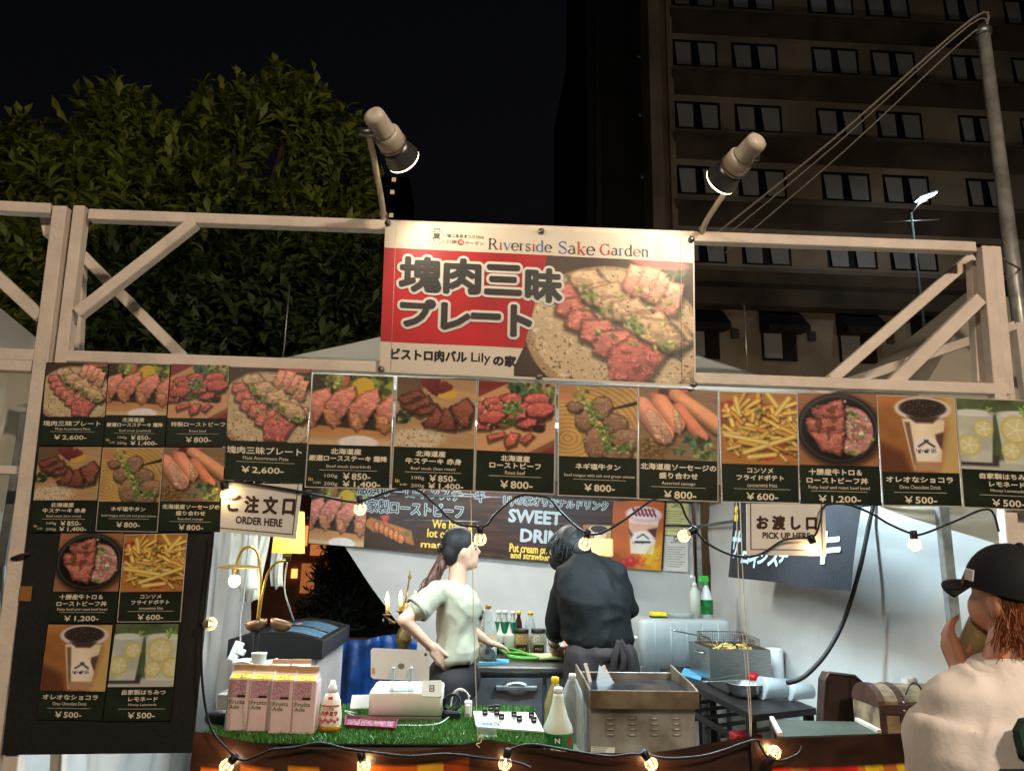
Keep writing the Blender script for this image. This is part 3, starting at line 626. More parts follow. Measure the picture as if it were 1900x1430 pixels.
# back sheet: its left edge is pulled aside, leaving a gap to the street
edge = [P(px, py, TY1) for px, py in ((548, 880), (632, 1000), (690, 1090), (764, 1192), (800, 1260))]
def backfn(u, v):
    z = EZ-.02-(EZ-.02)*v
    e = edge[0].x if z > edge[0].z else edge[-1].x+.15*(edge[-1].z-z)
    for p, q in zip(edge, edge[1:]):
        if q.z <= z <= p.z: e = p.x+(q.x-p.x)*(p.z-z)/(p.z-q.z)
    x = e+(TX1-.07-e)*u
    return V3(x, TY1+fb(x, z)+.03*cres((x*1.5, 0, z*1.1))-.014*abs(cres((x*4+z*2, 1, z*3-x*2))), z)
MB().grid(backfn, 48, 36).build('back_sheet', TENT_CLOTH, label='white back sheet of the stall, pulled aside at its edge', cat='tent wall')
def rightfn(u, v):
    y = TY1-.1-(TY1-2.80)*u; z = EZ-.03-(EZ-.03)*v
    d = fr(y+z*1.1, z)*(.3+.7*math.sin(math.pi*min(1, u*1.05)))+.05*cres((y*.8-z*.9, z*.5+y*.2, 3))+.035*cres((y*1.2+z*3.0, z*1.2-y*.8, 9))-.02*abs(cres((y*2.2+z*4.5, z*1.5-y, 4)))
    return V3(TX1+.05+d*.8+.30*max(0, (4.4-y)/1.5)**1.5, y, z)
MB().grid(rightfn, 60, 44).build('side_sheet', TENT_CLOTH, label='sagging white side sheet behind the fryer and black flag', cat='tent wall')
def leftfn(u, v):
    y = TY0+.15+(TY1-TY0-.25)*u; z = EZ-.03-(EZ-.03)*v
    return V3(TX0+.05+.02*math.sin(y*7+z*2.5)+.012*math.sin(y*19-z*4)+.02*cres((y*2, z*2, 5)), y, z)
MB().grid(leftfn, 70, 30).build('side_sheet', TENT_CLOTH, label='creased white side sheet behind the goose-neck lamp', cat='tent wall')
# gathered cream front flap at the far end
fl = [P(1632, 937, 3.05), P(1856, 937, 2.92), P(1850, 1010, 2.92), P(1806, 1008, 2.95)]
def flap(u, v):
    a = fl[0]*(1-u)+fl[1]*u; b = fl[0]*(1-u)+(fl[3]*(1-u)+fl[2]*u)*u if u < 1 else fl[2]
    p = a*(1-v)+b*v; return p+V3(0, .02*math.sin(v*7+u*5), 0)
MB().grid(flap, 20, 10).build('front_flap', CREAM_CLOTH, label='gathered cream cloth flap hanging beside the capped customer\'s head', cat='curtain')

# ---------------------------------------------------------------- white timber frames across the front
F0 = 2.75
def to_ground(a, b, Y):          # a line through two pixels, carried down to the ground
    A, B = P(*a, Y), P(*b, Y); t = (A.z)/(A.z-B.z); return A, A+(B-A)*t
frame = thing('timber_frame', 'long white timber truss frame over the stall front, holding the menu boards', 'frame', (.1, F0, 0))
S = .043
def beam(parent, a, b, Y, w=S, d=S, nm='beam', mat=WHITE_TIMBER, Y2=None):
    A = P(*a, Y); B = P(*b, Y2 if Y2 is not None else Y); return MB().bar(A, B, w, d, .003).build(nm, mat, parent)
beam(frame, (168, 401), (1806, 461), F0)
beam(frame, (112, 662), (1868, 724), F0)
A, G = to_ground((152, 388), (118, 668), F0+.002); MB().bar(A+V3(0, 0, .005), G, S, S+.004, .003).build('post', WHITE_TIMBER, frame)
A, G = to_ground((1826, 460), (1850, 738), F0+.003); MB().bar(A, G, S+.006, S+.004, .003).build('post', WHITE_TIMBER, frame)
A, G = to_ground((1842, 460), (1868, 738), F0+.05); MB().bar(A, G, S, S, .003).build('post', WHITE_TIMBER, frame)
beam(frame, (362, 414), (146, 583), F0-.012, nm='brace')
beam(frame, (1816, 556), (1652, 716), F0+.004, .05, nm='brace')
beam(frame, (1806, 486), (1818, 712), F0+.075, nm='brace', mat=WHITE_TIMBER)
beam(frame, (1802, 478), (1540, 706), F0+.12, nm='brace')
for a, b in (((112, 690), (112, 690)),): pass
# rear truss of the same stall
rear = thing('rear_timber_frame', 'second white timber frame seen slanting behind the front truss', 'frame', (0, F0+.5, 0))
A, G = to_ground((150, 470), (140, 700), F0+.35); MB().bar(A, G, S, S, .003).build('post', WHITE_TIMBER, rear)
beam(rear, (152, 472), (345, 668), F0+.35, nm='brace'); beam(rear, (345, 668), (390, 712), F0+.35, nm='brace')
beam(rear, (1880, 605), (1600, 700), F0+.6, nm='brace'); beam(rear, (1600, 700), (1500, 735), F0+.6, nm='brace')
beam(rear, (150, 716), (1900, 770), F0+.35)
A, G = to_ground((1888, 600), (1900, 700), F0+.6); MB().bar(A, G, S, S, .003).build('post', WHITE_TIMBER, rear)
# neighbour's frame at the picture's edge
nbf = thing('timber_frame', 'neighbouring stall\'s white timber frame left of the black menu board', 'frame', (-1.9, F0, 0))
A, G = to_ground((116, 386), (78, 690), F0-.004); MB().bar(A, G, .052, S, .003).build('post', WHITE_TIMBER, nbf)
beam(nbf, (-120, 380), (98, 391), F0, nm='beam'); beam(nbf, (-120, 652), (74, 662), F0+.002, nm='beam'); beam(nbf, (-120, 674), (64, 681), F0+.003, nm='beam')
beam(nbf, (-60, 462), (78, 590), F0+.004, nm='brace'); beam(nbf, (88, 404), (96, 440), F0+.06, nm='brace', mat=WHITE_TIMBER)
beam(nbf, (-120, 868), (48, 874), F0+.03, .03, nm='rail')
# neighbour's tent: glowing roof edge, cream curtain and plain sheet
nbt = thing('neighbour_tent', 'white tent of the next stall at the picture\'s edge', 'tent', (-2.6, 3.4, 0))
q = [P(-160, 440, 3.3), P(84, 640, 3.3), P(70, 690, 3.3), P(-160, 690, 3.3)]
MB().grid(lambda u, v: (q[0]*(1-u)+q[1]*u)*(1-v)+(q[3]*(1-u)+q[2]*u)*v+V3(0, .05*math.sin(v*2), 0), 10, 8).build('roof_panel', TENT_CLOTH, nbt)
q2 = [P(-140, 676, 3.15), P(82, 682, 3.15), P(40, 962, 3.1), P(-140, 900, 3.1)]
MB().grid(lambda u, v: (q2[0]*(1-u)+q2[1]*u)*(1-v)+(q2[3]*(1-u)+q2[2]*u)*v+V3(0, .03*math.sin(u*11+v*3)+.02*math.sin(u*23), 0), 30, 12).build('curtain', CREAM_CLOTH, nbt)
x0 = P(-200, 900, 3.6).x
MB().grid(lambda u, v: V3(x0+(TX0-.06-x0)*u, 3.6+.02*math.sin(u*9), 2.0*(1-v)), 14, 8).build('wall_sheet', TENT_CLOTH, nbt)
MB().tube([P(6, 1050, 2.9), P(6, 1330, 2.9)], .008).build('zip', GALV, nbt)
# tent further along at the other edge
nb2 = thing('neighbour_tent', 'cream tent roof showing between the frame\'s end post and the steel pole', 'tent', (2.6, 4, 0))
C0 = P(1700, 738, 4.2); C1 = C0+V3(3.2, 0, 0); C2 = C1+V3(0, 3.2, 0); C3 = C0+V3(0, 3.2, 0); A2 = C0+V3(1.6, 1.6, 1.35)
for a, b in ((C0, C1), (C1, C2), (C2, C3), (C3, C0)):
    MB().grid(lambda u, v, a=a, b=b: (a*(1-u)+b*u)*(1-v)+A2*v-V3(0, 0, .06*math.sin(3.14*v)), 10, 8).build('roof_panel', CREAM_CLOTH, nb2)
for c in (C0, C1, C2, C3): MB().tube([(c.x+(A2.x-c.x)*.02, c.y+(A2.y-c.y)*.02, 0), (c.x+(A2.x-c.x)*.02, c.y+(A2.y-c.y)*.02, c.z)], .02).build('tent_pole', GALV, nb2)
q4 = [P(1866, 745, 3.2), P(1990, 745, 3.2)]
MB().grid(lambda u, v: V3(q4[0].x+.02+(q4[1].x-q4[0].x)*u, 3.2+.02*math.sin(u*8), q4[0].z*(1-v)), 8, 6).build('curtain', CREAM_CLOTH, nb2)
MB().tube(spline([P(1846, 470, F0+.05), P(1870, 486, 3.4), P(1893, 499, 4.25)], 4), .006, 6).build('guy_rope', M('rope', (150, 140, 120), .8), label='short rope tying the frame corner to the steel pole', cat='rope')

# ---------------------------------------------------------------- trees
LEAF = M('leaf_green', (150, 158, 64), .5, var=.35, sc=3, c2=(92, 104, 44), transl=.25)
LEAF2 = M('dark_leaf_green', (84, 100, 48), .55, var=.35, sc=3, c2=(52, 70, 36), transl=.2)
BARK = M('bark', (74, 62, 50), .9, var=.3, sc=6, bump=.5, bsc=20)
def leaves(shoots, dirs, n, ln, wd, seed, droop=.35):
    """each shoot carries n folded leaves spread round its tip"""
    r = np.random.default_rng(seed); k = len(shoots); C = np.repeat(shoots, n, 0); Dn = np.repeat(dirs, n, 0); tot = k*n
    ang = r.random(tot)*6.283; tmp = np.cross(Dn, r.normal(size=(tot, 3))); tmp /= np.linalg.norm(tmp, axis=1)[:, None]+1e-9; t2 = np.cross(Dn, tmp)
    out = tmp*np.cos(ang)[:, None]+t2*np.sin(ang)[:, None]; el = r.uniform(.1, 1.0, tot)[:, None]
    ax = out*(1-.55*el)+Dn*(.25+.75*el); ax[:, 2] -= droop*(1-el[:, 0]); ax /= np.linalg.norm(ax, axis=1)[:, None]
    C = C-Dn*(r.random(tot)[:, None])*ln*1.3
    sd = np.cross(ax, Dn); sd /= np.linalg.norm(sd, axis=1)[:, None]+1e-9; nm = np.cross(sd, ax)
    L = (ln*r.uniform(.6, 1.15, tot))[:, None]; W = (wd*r.uniform(.7, 1.1, tot))[:, None]
    b = C; m1 = C+ax*L*.55+nm*L*.06; tip = C+ax*L-nm*L*.1
    l = m1+sd*W*.5+nm*W*.18; rr = m1-sd*W*.5+nm*W*.18
    Vt = np.stack([b, l, m1, rr, tip], 1).reshape(-1, 3); i = np.arange(tot)*5
    F = np.concatenate([np.stack([i, i+2, i+1], 1), np.stack([i, i+3, i+2], 1), np.stack([i+1, i+2, i+4], 1), np.stack([i+2, i+3, i+4], 1)])
    return Vt, F
def tri_mesh(name, Vt, F, mat, parent):
    me = bpy.data.meshes.new(name); X = Vt-np.array(WOFF[parent.name]); me.vertices.add(len(X)); me.vertices.foreach_set('co', X.ravel().astype(np.float32))
    me.loops.add(F.size); me.loops.foreach_set('vertex_index', F.ravel().astype(np.int32)); me.polygons.add(len(F)); me.polygons.foreach_set('loop_start', (np.arange(len(F))*3).astype(np.int32)); me.update(calc_edges=True)
    return link_mesh(name, me, mat, parent)
def tree(name, label, base, clumps, nshoot, ln, wd, seed, mat, per=11):
    t = thing(name, label, 'tree', base, 'trees behind the stalls'); r = np.random.default_rng(seed); B = Vector(base)
    C = np.array([c[:3] for c in clumps]); R = np.array([c[3] for c in clumps]); wt = R**2; pk = r.choice(len(C), nshoot, p=wt/wt.sum())
    d = r.normal(size=(nshoot, 3)); d[:, 2] = d[:, 2]*.8+.25; d /= np.linalg.norm(d, axis=1)[:, None]
    rad = R[pk]*(r.random(nshoot)**.35)*(1+.22*vnoise(d*1.0, 2.2, seed)); S_ = C[pk]+d*rad[:, None]
    dd = d*.7+np.array([0, -.15, .75]); dd /= np.linalg.norm(dd, axis=1)[:, None]
    Vt, F = leaves(S_, dd, per, ln, wd, seed+1); tri_mesh('crown', Vt, F, mat, t)
    m = MB(); top = Vector((C[:, 0].mean(), C[:, 1].mean(), C[:, 2].mean()))
    m.tube(spline([B, B+V3(.05, 0, 1.2), (B+top)/2+V3(.1, 0, .3), top], 4), [.16-.10*k/12 for k in range(13)], 9)
    for c in clumps:
        s0 = B+(top-B)*r.uniform(.35, .75); e = Vector(c[:3]); m.tube(spline([s0, (s0+e)/2+V3(0, 0, -.15), e, e+V3(.05, 0, c[3]*.7)], 4), [.06-.05*k/12 for k in range(13)], 6)
    m.build('trunk', BARK, t); return t
def cl(px, py, Y, rpx): q = P(px, py, Y); return (q.x, q.y, q.z, rpx*Y/1400)
tree('broadleaf_tree', 'tall broadleaf tree with lit yellow-green shoots, behind the left floodlight', (-3.4, 9.6, 0),
     [cl(215, 230, 9.2, 88), cl(330, 300, 9.0, 95), cl(440, 230, 9.4, 90), cl(545, 200, 9.4, 88), cl(610, 290, 9.6, 95), cl(240, 400, 9.0, 120), cl(420, 420, 9.2, 130), cl(580, 430, 9.6, 120), cl(650, 350, 9.8, 70)], 1050, .27, .10, 3, LEAF, 9)
tree('broadleaf_tree', 'dim bushy tree at the picture\'s edge behind the neighbouring frame', (-5.6, 9.4, 0),
     [cl(40, 300, 9.0, 90), cl(120, 350, 8.6, 90), cl(30, 430, 8.6, 100), cl(110, 470, 8.2, 90), cl(-60, 360, 9, 100), cl(60, 580, 9, 120)], 600, .27, .10, 13, LEAF, 9)
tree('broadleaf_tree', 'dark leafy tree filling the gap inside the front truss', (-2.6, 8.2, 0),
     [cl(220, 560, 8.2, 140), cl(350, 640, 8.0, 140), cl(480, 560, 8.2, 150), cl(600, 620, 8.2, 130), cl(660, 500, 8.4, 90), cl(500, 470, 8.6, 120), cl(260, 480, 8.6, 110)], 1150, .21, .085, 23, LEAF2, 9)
# clipped conifer and things behind the open gap
cf = thing('conifer_shrub', 'dark feathery conifer shrub seen through the gap in the back sheet', 'shrub', (P(640, 1100, 8).x, 8.0, 0))
r = np.random.default_rng(4); k = 2600; h = r.random(k)**.8; base = P(620, 1300, 8); H = P(600, 960, 8).z+.25
rd = (.75*(1-h)+.1)*r.random(k)**.5; an = r.random(k)*6.283
S_ = np.stack([base.x+.1+rd*np.cos(an), 8+rd*np.sin(an), .1+h*H], 1); dd = np.stack([np.cos(an), np.sin(an), np.full(k, .7)], 1); dd /= np.linalg.norm(dd, axis=1)[:, None]
Vt, F = leaves(S_, dd, 6, .12, .022, 9, .5); tri_mesh('crown', Vt, F, M('conifer_green', (30, 40, 26), .6, var=.3), cf)
MB().tube([(base.x+.1, 8, 0), (base.x+.1, 8, H)], [.06, .01], 8).build('trunk', BARK, cf)
# ---------------------------------------------------------------- menu posters
INK_D = M('poster_dark_green_sheen', (40, 50, 36), .28, var=.5, sc=7, c2=(14, 17, 12))  # dark print, with the reflection of green foliage mixed into its colour
INK_L = M('cream_ink', (226, 214, 190), .4, var=0)
INK_K = M('black_ink', (28, 22, 20), .4, var=0)
INK_W = M('white_ink', (214, 210, 202), .4, var=0)
INK_Y = M('yellow_ink', (240, 210, 90), .4, var=0)
INK_R = M('red_ink', (178, 24, 34), .4, var=.08, sc=3)
INK_B = M('blue_ink', (30, 96, 170), .4, var=0)
INK_BR = M('brown_ink', (62, 38, 30), .4, var=0)
INK_G = M('green_ink', (30, 110, 60), .4, var=0)
FILM = M('laminate_edge', (196, 186, 170), .25, var=.1, sc=10)
PAPER = M('laminated_paper', (222, 218, 210), .35, var=.05, sc=7)
PLY = M('black_board', (20, 17, 16), .7, var=.3, sc=5, bump=.1)
PICS = {'plate': pic_plate(), 'marbled': pic_marbled(), 'lean': pic_lean(), 'roast': pic_roast(), 'tongue': pic_tongue(), 'sausage': pic_sausage(), 'fries': pic_fries(), 'bowl': pic_bowl(), 'cup': pic_cup(), 'lemon': pic_lemon()}
for k_ in PICS: g_ = PICS[k_].mean(2, keepdims=True); PICS[k_] = PICS[k_]*.72+g_*.28
# what is written on each: lines of (words, centre u, centre v, width, height)
WORDS = {
 'plate': (.655, [('塊肉三昧プレート', .48, .735, .92, .062), ('Meat Assortment Plate', .5, .80, .56, .03), ('_', .5, .835, .72, .003), ('￥2,600-', .47, .905, .52, .06)]),
 'marbled': (.63, [('北海道産', .46, .685, .36, .05), ('厳選ロースステーキ 霜降', .49, .745, .92, .048), ('Beef steak (marbled)', .5, .818, .52, .033), ('_', .5, .848, .68, .003), ('100g', .30, .90, .15, .036), ('￥850-', .60, .898, .32, .055), ('200g', .30, .968, .16, .036), ('￥1,400-', .66, .967, .44, .055), ('お得！', .14, .958, .09, .022), ('\\\\', .07, .93, .05, .035)]),
 'lean': (.63, [('北海道産', .46, .685, .36, .05), ('牛ステーキ 赤身', .5, .75, .68, .05), ('Beef steak (lean meat)', .5, .818, .54, .033), ('_', .5, .848, .68, .003), ('100g', .32, .90, .15, .036), ('￥850-', .62, .898, .32, .055), ('200g', .32, .968, .16, .036), ('￥1,400-', .66, .967, .42, .055), ('お得！', .15, .958, .09, .022), ('\\\\', .08, .93, .05, .035)]),
 'roast': (.64, [('北海道産', .5, .70, .36, .052), ('ローストビーフ', .5, .762, .64, .05), ('Roast beef', .5, .825, .25, .032), ('_', .5, .858, .66, .003), ('￥800-', .52, .93, .4, .065)]),
 'roast2': (.66, [('特製ローストビーフ', .52, .735, .9, .055), ('Roast beef', .52, .815, .28, .03), ('_', .52, .85, .7, .003), ('￥800-', .54, .92, .42, .065)]),
 'tongue': (.65, [('ネギ塩牛タン', .5, .735, .56, .052), ('beef tongue with salt and green onions', .52, .818, .88, .034), ('_', .52, .85, .66, .003), ('￥800-', .52, .92, .38, .06)]),
 'sausage': (.645, [('北海道産ソーセージの', .5, .71, .94, .055), ('盛り合わせ', .5, .785, .48, .052), ('Assorted sausage', .5, .855, .42, .036), ('_', .5, .885, .68, .003), ('￥800-', .52, .95, .4, .065)]),
 'fries': (.66, [('コンソメ', .5, .715, .33, .042), ('フライドポテト', .5, .778, .6, .046), ('consommé fries', .52, .845, .38, .036), ('_', .52, .88, .72, .003), ('￥600-', .52, .945, .4, .06)]),
 'bowl': (.655, [('十勝産牛トロ＆', .44, .715, .66, .055), ('ローストビーフ丼', .46, .79, .76, .052), ('Fatty beef and roast beef bowl', .48, .855, .76, .038), ('_', .48, .885, .7, .003), ('￥1,200-', .48, .955, .52, .065)]),
 'cup': (.70, [('オレオなショコラ', .48, .765, .84, .05), ('Oreo Chocolate Drink', .48, .832, .52, .034), ('_', .48, .88, .66, .003), ('￥500-', .48, .945, .4, .06)]),
 'lemon': (.655, [('自家製はちみつ', .56, .71, .66, .05), ('レモネード', .56, .78, .44, .044), ('Honey Lemonade', .56, .84, .42, .034), ('_', .56, .88, .7, .003), ('￥500-', .56, .945, .4, .06)]),
}
def poster(kind, corners, Y, label, group, rim=False, small=False):
    pan = Panel(*[P(x, y, Y) for x, y in corners])
    c = pan.pt(.5, 1); t = thing('menu_poster', label, 'poster', (c.x, c.y, c.z), group)
    pk = kind.replace('2', ''); vi, lines = WORDS[kind]
    pan.sheet(.003).build('sheet', FILM if rim else INK_D, t)
    e = .012 if rim else 0
    if rim: pan.rect(e, e*.7, 1-e, 1-e*.7, .0004).build('dark_ground', INK_D, t)
    picture('photo', pan, PICS[pk], t, (e, e*.7, 1-e, vi), .0009)
    m = None
    for s, u, v, w, h in lines:
        if s == '_': pan.rect(u-w/2, v-h/2, u+w/2, v+h/2, .0012).build('rule', INK_L, t)
        elif s[0] == '\\': [pan.rect(u-.03+.02*k, v-.018+.004*k, u-.022+.02*k, v+.012, .0012).build('tick_mark', INK_Y, t) for k in range(3)]
        else: lettering(pan, s, (u-w/2, v-h/2, u+w/2, v+h/2), INK_L, t, .0012, bold=.0009 if (h > .04 and not small) else (.0005 if h > .04 else 0), nb=4)
    if kind == 'cup': lettering(pan, 'Lilyの家', (.46, .48, .72, .52), INK_K, t, .0013)
    return t
GT = 'large menu posters in a row under the frame'
TOP = [('plate', (425, 681), (579, 685), (416, 890), (565, 897), 'large poster of the meat assortment plate at ￥2,600, first in the top row'),
 ('marbled', (580, 692), (731, 698), (565, 904), (724, 907), 'large poster of marbled beef steak slices with a lemon'),
 ('lean', (737, 698), (885, 704), (725, 907), (879, 911), 'large poster of dark lean beef steak on a wooden plate'),
 ('roast', (887, 704), (1032, 711), (880, 911), (1029, 917), 'large poster of red roast beef slices with green herbs'),
 ('tongue', (1036, 713), (1184, 717), (1035, 919), (1183, 925), 'large poster of beef tongue topped with chopped green onions'),
 ('sausage', (1185, 717), (1333, 724), (1184, 926), (1333, 931), 'large poster of cut sausages with herbs'),
 ('fries', (1334, 725), (1479, 730), (1339, 931), (1484, 934), 'large poster of yellow consommé fries'),
 ('bowl', (1480, 729), (1625, 731), (1486, 934), (1636, 938), 'large poster of a beef bowl in a black dish'),
 ('cup', (1626, 732), (1771, 737), (1638, 938), (1786, 940), 'large poster of a chocolate drink in a clear cup'),
 ('lemon', (1772, 737), (1918, 743), (1788, 941), (1938, 948), 'large poster of honey lemonade cups, cut off at the picture\'s edge')]
for i, (k, a, b, c, d, lb) in enumerate(TOP): poster(k, (a, b, c, d), F0-.032-.003*(i % 2), lb, GT, rim=i not in (0, 7))
# plain backing strips of the poster row
bs = [P(412, 672, F0-.0245), P(1940, 738, F0-.0245), P(405, 897, F0-.0245), P(1960, 948, F0-.0245)]
BLK = Panel(P(86, 672, F0-.03), P(427, 679, F0-.03), P(3, 1400, F0-.03), P(357, 1396, F0-.03))
BLK.sheet(.006).build('menu_board', PLY, label='tall black board hung on the frame post, covered in ten small posters', cat='board')
GS = 'small menu posters on the black board'
SML = [('plate', (87, 674), (201, 675), (75, 826), (191, 827), 'small poster of the meat assortment plate, top corner of the black board'),
 ('marbled', (203, 675), (316, 676), (192, 827), (305, 828), 'small poster of marbled steak slices on the black board'),
 ('roast2', (318, 675), (426, 678), (307, 828), (419, 828), 'small poster of special roast beef on the black board'),
 ('lean', (73, 829), (189, 829), (56, 987), (175, 987), 'small poster of dark lean steak on the black board'),
 ('tongue', (191, 830), (304, 830), (177, 985), (292, 987), 'small white-rimmed poster of beef tongue on the black board'),
 ('sausage', (305, 830), (418, 830), (295, 985), (408, 987), 'small poster of sausages on the black board'),
 ('bowl', (113, 989), (230, 989), (91, 1155), (214, 1155), 'small poster of the beef bowl on the black board'),
 ('fries', (231, 991), (348, 989), (217, 1154), (335, 1153), 'small white-rimmed poster of fries on the black board'),
 ('cup', (90, 1158), (209, 1159), (67, 1334), (189, 1336), 'small poster of the chocolate drink on the black board'),
 ('lemon', (216, 1157), (332, 1157), (191, 1337), (316, 1336), 'small poster of lemonade on the black board')]
for i, (k, a, b, c, d, lb) in enumerate(SML): poster(k, (a, b, c, d), F0-.035-.002*(i % 2), lb, GS, rim=i in (4, 7), small=True)
q = P(49, 1101, F0-.037); Panel(P(38, 1087, F0-.034), P(60, 1087, F0-.034), P(35, 1114, F0-.034), P(57, 1115, F0-.034)).sheet(.001).build('tape_patch', M('brown_tape', (150, 104, 52), .4), label='small square of brown tape on the black board\'s edge', cat='tape')
MB().tube(spline([P(22, 1036, F0-.03), P(38, 1030, F0-.045), P(56, 1027, F0-.03)], 5), .006, 6).build('tie_rope', M('dark_rope', (50, 38, 34), .8), label='dark rope tying the black board to the neighbouring post', cat='rope')
# ---------------------------------------------------------------- order and pick-up signs
def order_sign(name, cs, Y, jp, en, boxes, label):
    pan = Panel(*[P(x, y, Y) for x, y in cs]); c = pan.pt(.5, 1); t = thing(name, label, 'sign', c)
    pan.sheet(.004).build('sheet', PAPER, t)
    m = MB(); u0, u1, v0, v1 = boxes[2]; e = .012
    for a in ((u0, v0, u0+e, v1), (u1-e, v0, u1, v1), (u0+e, v1-e*1.4, u1-e, v1)): m.add([pan.pt(a[0], a[1], .0008), pan.pt(a[0], a[3], .0008), pan.pt(a[2], a[3], .0008), pan.pt(a[2], a[1], .0008)], [(0, 1, 2, 3)])
    m.build('border', INK_K, t)
    lettering(pan, jp, boxes[0], INK_BR, t, .0012, bold=.0028, nb=8); lettering(pan, en, boxes[1], INK_BR, t, .0012, bold=.0011, nb=6)
    return t
order_sign('order_sign', [(412, 896), (561, 898), (408, 986), (549, 1000)], F0-.045, 'ご 注 文 口', 'ORDER HERE', ((.09, .25, .93, .57), (.2, .66, .8, .80), (-.02, .955, .0, .93)), 'white sign reading ORDER HERE, hung beneath the first large poster')
order_sign('pick_up_sign', [(1385, 934), (1531, 935), (1386, 1029), (1533, 1031)], F0-.04, 'お 渡 し 口', 'PICK UP HERE', ((.13, .24, .88, .5), (.2, .56, .8, .68), (.045, .955, .0, .9)), 'white sign reading PICK UP HERE, in front of the black flag')
# ---------------------------------------------------------------- main banner
BN = Panel(P(715, 412, F0-.05), P(1288, 440, F0-.05), P(704, 690, F0-.05), P(1291, 718, F0-.05))
def bw(u, v): return .005*np.sin(u*3.1416)*np.sin(v*3.1416)+.0018*np.sin(u*17+v*3)*(.3+v)
bn = thing('stall_banner', 'large red and cream stall banner with meat plate photo, lit by two floodlights', 'banner', BN.pt(.5, 1))
VINYL = M('banner_vinyl', (208, 198, 182), .45, var=.03, sc=5, bump=.04, bsc=30)
BN.sheet(nu=40, nv=20, wave=lambda u, v: float(bw(u, v))).build('cloth', VINYL, bn, solid=0)
def flatshape(pan, pts, d, name, mat, parent, wave, nu=1):
    """a printed area with straight sides, subdivided so it follows the cloth"""
    (a0, a1), (b0, b1), (c0, c1), (e0, e1) = pts
    def f(u, v):
        U = (a0*(1-u)+b0*u)*(1-v)+(c0*(1-u)+e0*u)*v; Vv = (a1*(1-u)+b1*u)*(1-v)+(c1*(1-u)+e1*u)*v
        return pan.pt(U, Vv, float(wave(U, Vv))+d)
    return MB().grid(f, 24, 16).build(name, mat, parent)
flatshape(BN, [(0, .18), (.52, .18), (0, .80), (.45, .80)], .0008, 'red_field', M('red_print', (196, 22, 34), .45, var=.22, sc=2.2, c2=(120, 10, 20)), bn, bw)
ip = pic_plate(150, 124, 1.0, .18, .02)
# clip the picture's slanted left side by starting it further in row by row
im = ip*.68+ip.mean(2, keepdims=True)*.30; bwf = lambda U, Vv: bw(U, Vv)
picture('plate_photo', BN, im, bn, (.42, .178, .995, .985), .0006, wave=bwf, mat=M('banner_print', (1, 1, 1), .45, var=0, attr='Col'))
flatshape(BN, [(.0, .805), (.447, .805), (0, .998), (.405, .998)], .0009, 'cream_field', VINYL, bn, bw)
flatshape(BN, [(.0, .178), (.515, .178), (0, .805), (.447, .805)], .0011, 'red_print', MATS['red_print'], bn, bw)
WV = lambda a, b: float(bw(a, b))
def big(s, box):
    lettering(BN, s, box, INK_W, bn, .003, bold=.017, nb=16, name='letter_outline', wave=WV)
    lettering(BN, s, box, M('charcoal_ink', (46, 44, 44), .45, var=0), bn, .0060, bold=.0062, nb=10, wave=WV)
for s, bx in (('塊', (.055, .24, .18, .46)), ('肉', (.195, .24, .305, .46)), ('三', (.325, .27, .435, .455)), ('昧', (.455, .28, .565, .49)), ('プ', (.062, .525, .165, .69)), ('レ', (.19, .54, .275, .70)), ('ー', (.285, .60, .37, .622)), ('ト', (.41, .535, .47, .725))): big(s, bx)
lettering(BN, 'ビストロ肉バル', (.035, .845, .27, .915), INK_K, bn, .0016, bold=.0022, nb=8, wave=WV)
lettering(BN, 'Lily', (.285, .85, .345, .925), INK_K, bn, .0016, bold=.0008, nb=4, wave=WV); lettering(BN, 'の家', (.355, .86, .425, .925), INK_K, bn, .0016, bold=.0026, nb=8, wave=WV)
lettering(BN, '狸二条夏まつり2026', (.198, .062, .315, .085), INK_K, bn, .0014, wave=WV)
lettering(BN, '川床', (.196, .102, .23, .13), INK_K, bn, .0014, wave=WV); lettering(BN, 'ガーデン', (.255, .106, .315, .13), INK_K, bn, .0014, wave=WV)
def disc(pan, u, v, r, d, name, mat, parent, hole=0, a0=0, a1=360, n=28):
    pts = []; m = MB(); vs = []; fs = []
    for k in range(n+1):
        t = D2R(a0+(a1-a0)*k/n)
        for q in (hole, r): vs.append(pan.pt(u+q*math.cos(t)/pan.W, v-q*math.sin(t)/pan.H, d+WV(u, v)))
    for k in range(n): fs.append((2*k, 2*k+1, 2*k+3, 2*k+2))
    return m.add(vs, fs).build(name, mat, parent)
disc(BN, .242, .116, .012, .0014, 'red_seal', INK_R, bn); lettering(BN, '酒', (.235, .104, .249, .129), INK_W, bn, .0018, wave=WV)
for a in ((200, 255), (285, 340), (105, 160), (20, 75)): disc(BN, .165, .09, .029, .0014, 'emblem_arc', INK_R if a[0] > 180 else INK_K, bn, .0275, *a)
lettering(BN, '夏', (.153, .065, .177, .098), INK_K, bn, .0014, bold=.0008, nb=4, wave=WV); lettering(BN, 'まつり', (.154, .104, .176, .12), INK_K, bn, .0014, wave=WV); lettering(BN, '狸二条', (.155, .048, .175, .06), INK_K, bn, .0014, wave=WV)
BN.rect(.154, .03, .176, .037, .0022).build('emblem_bar', INK_K, bn)
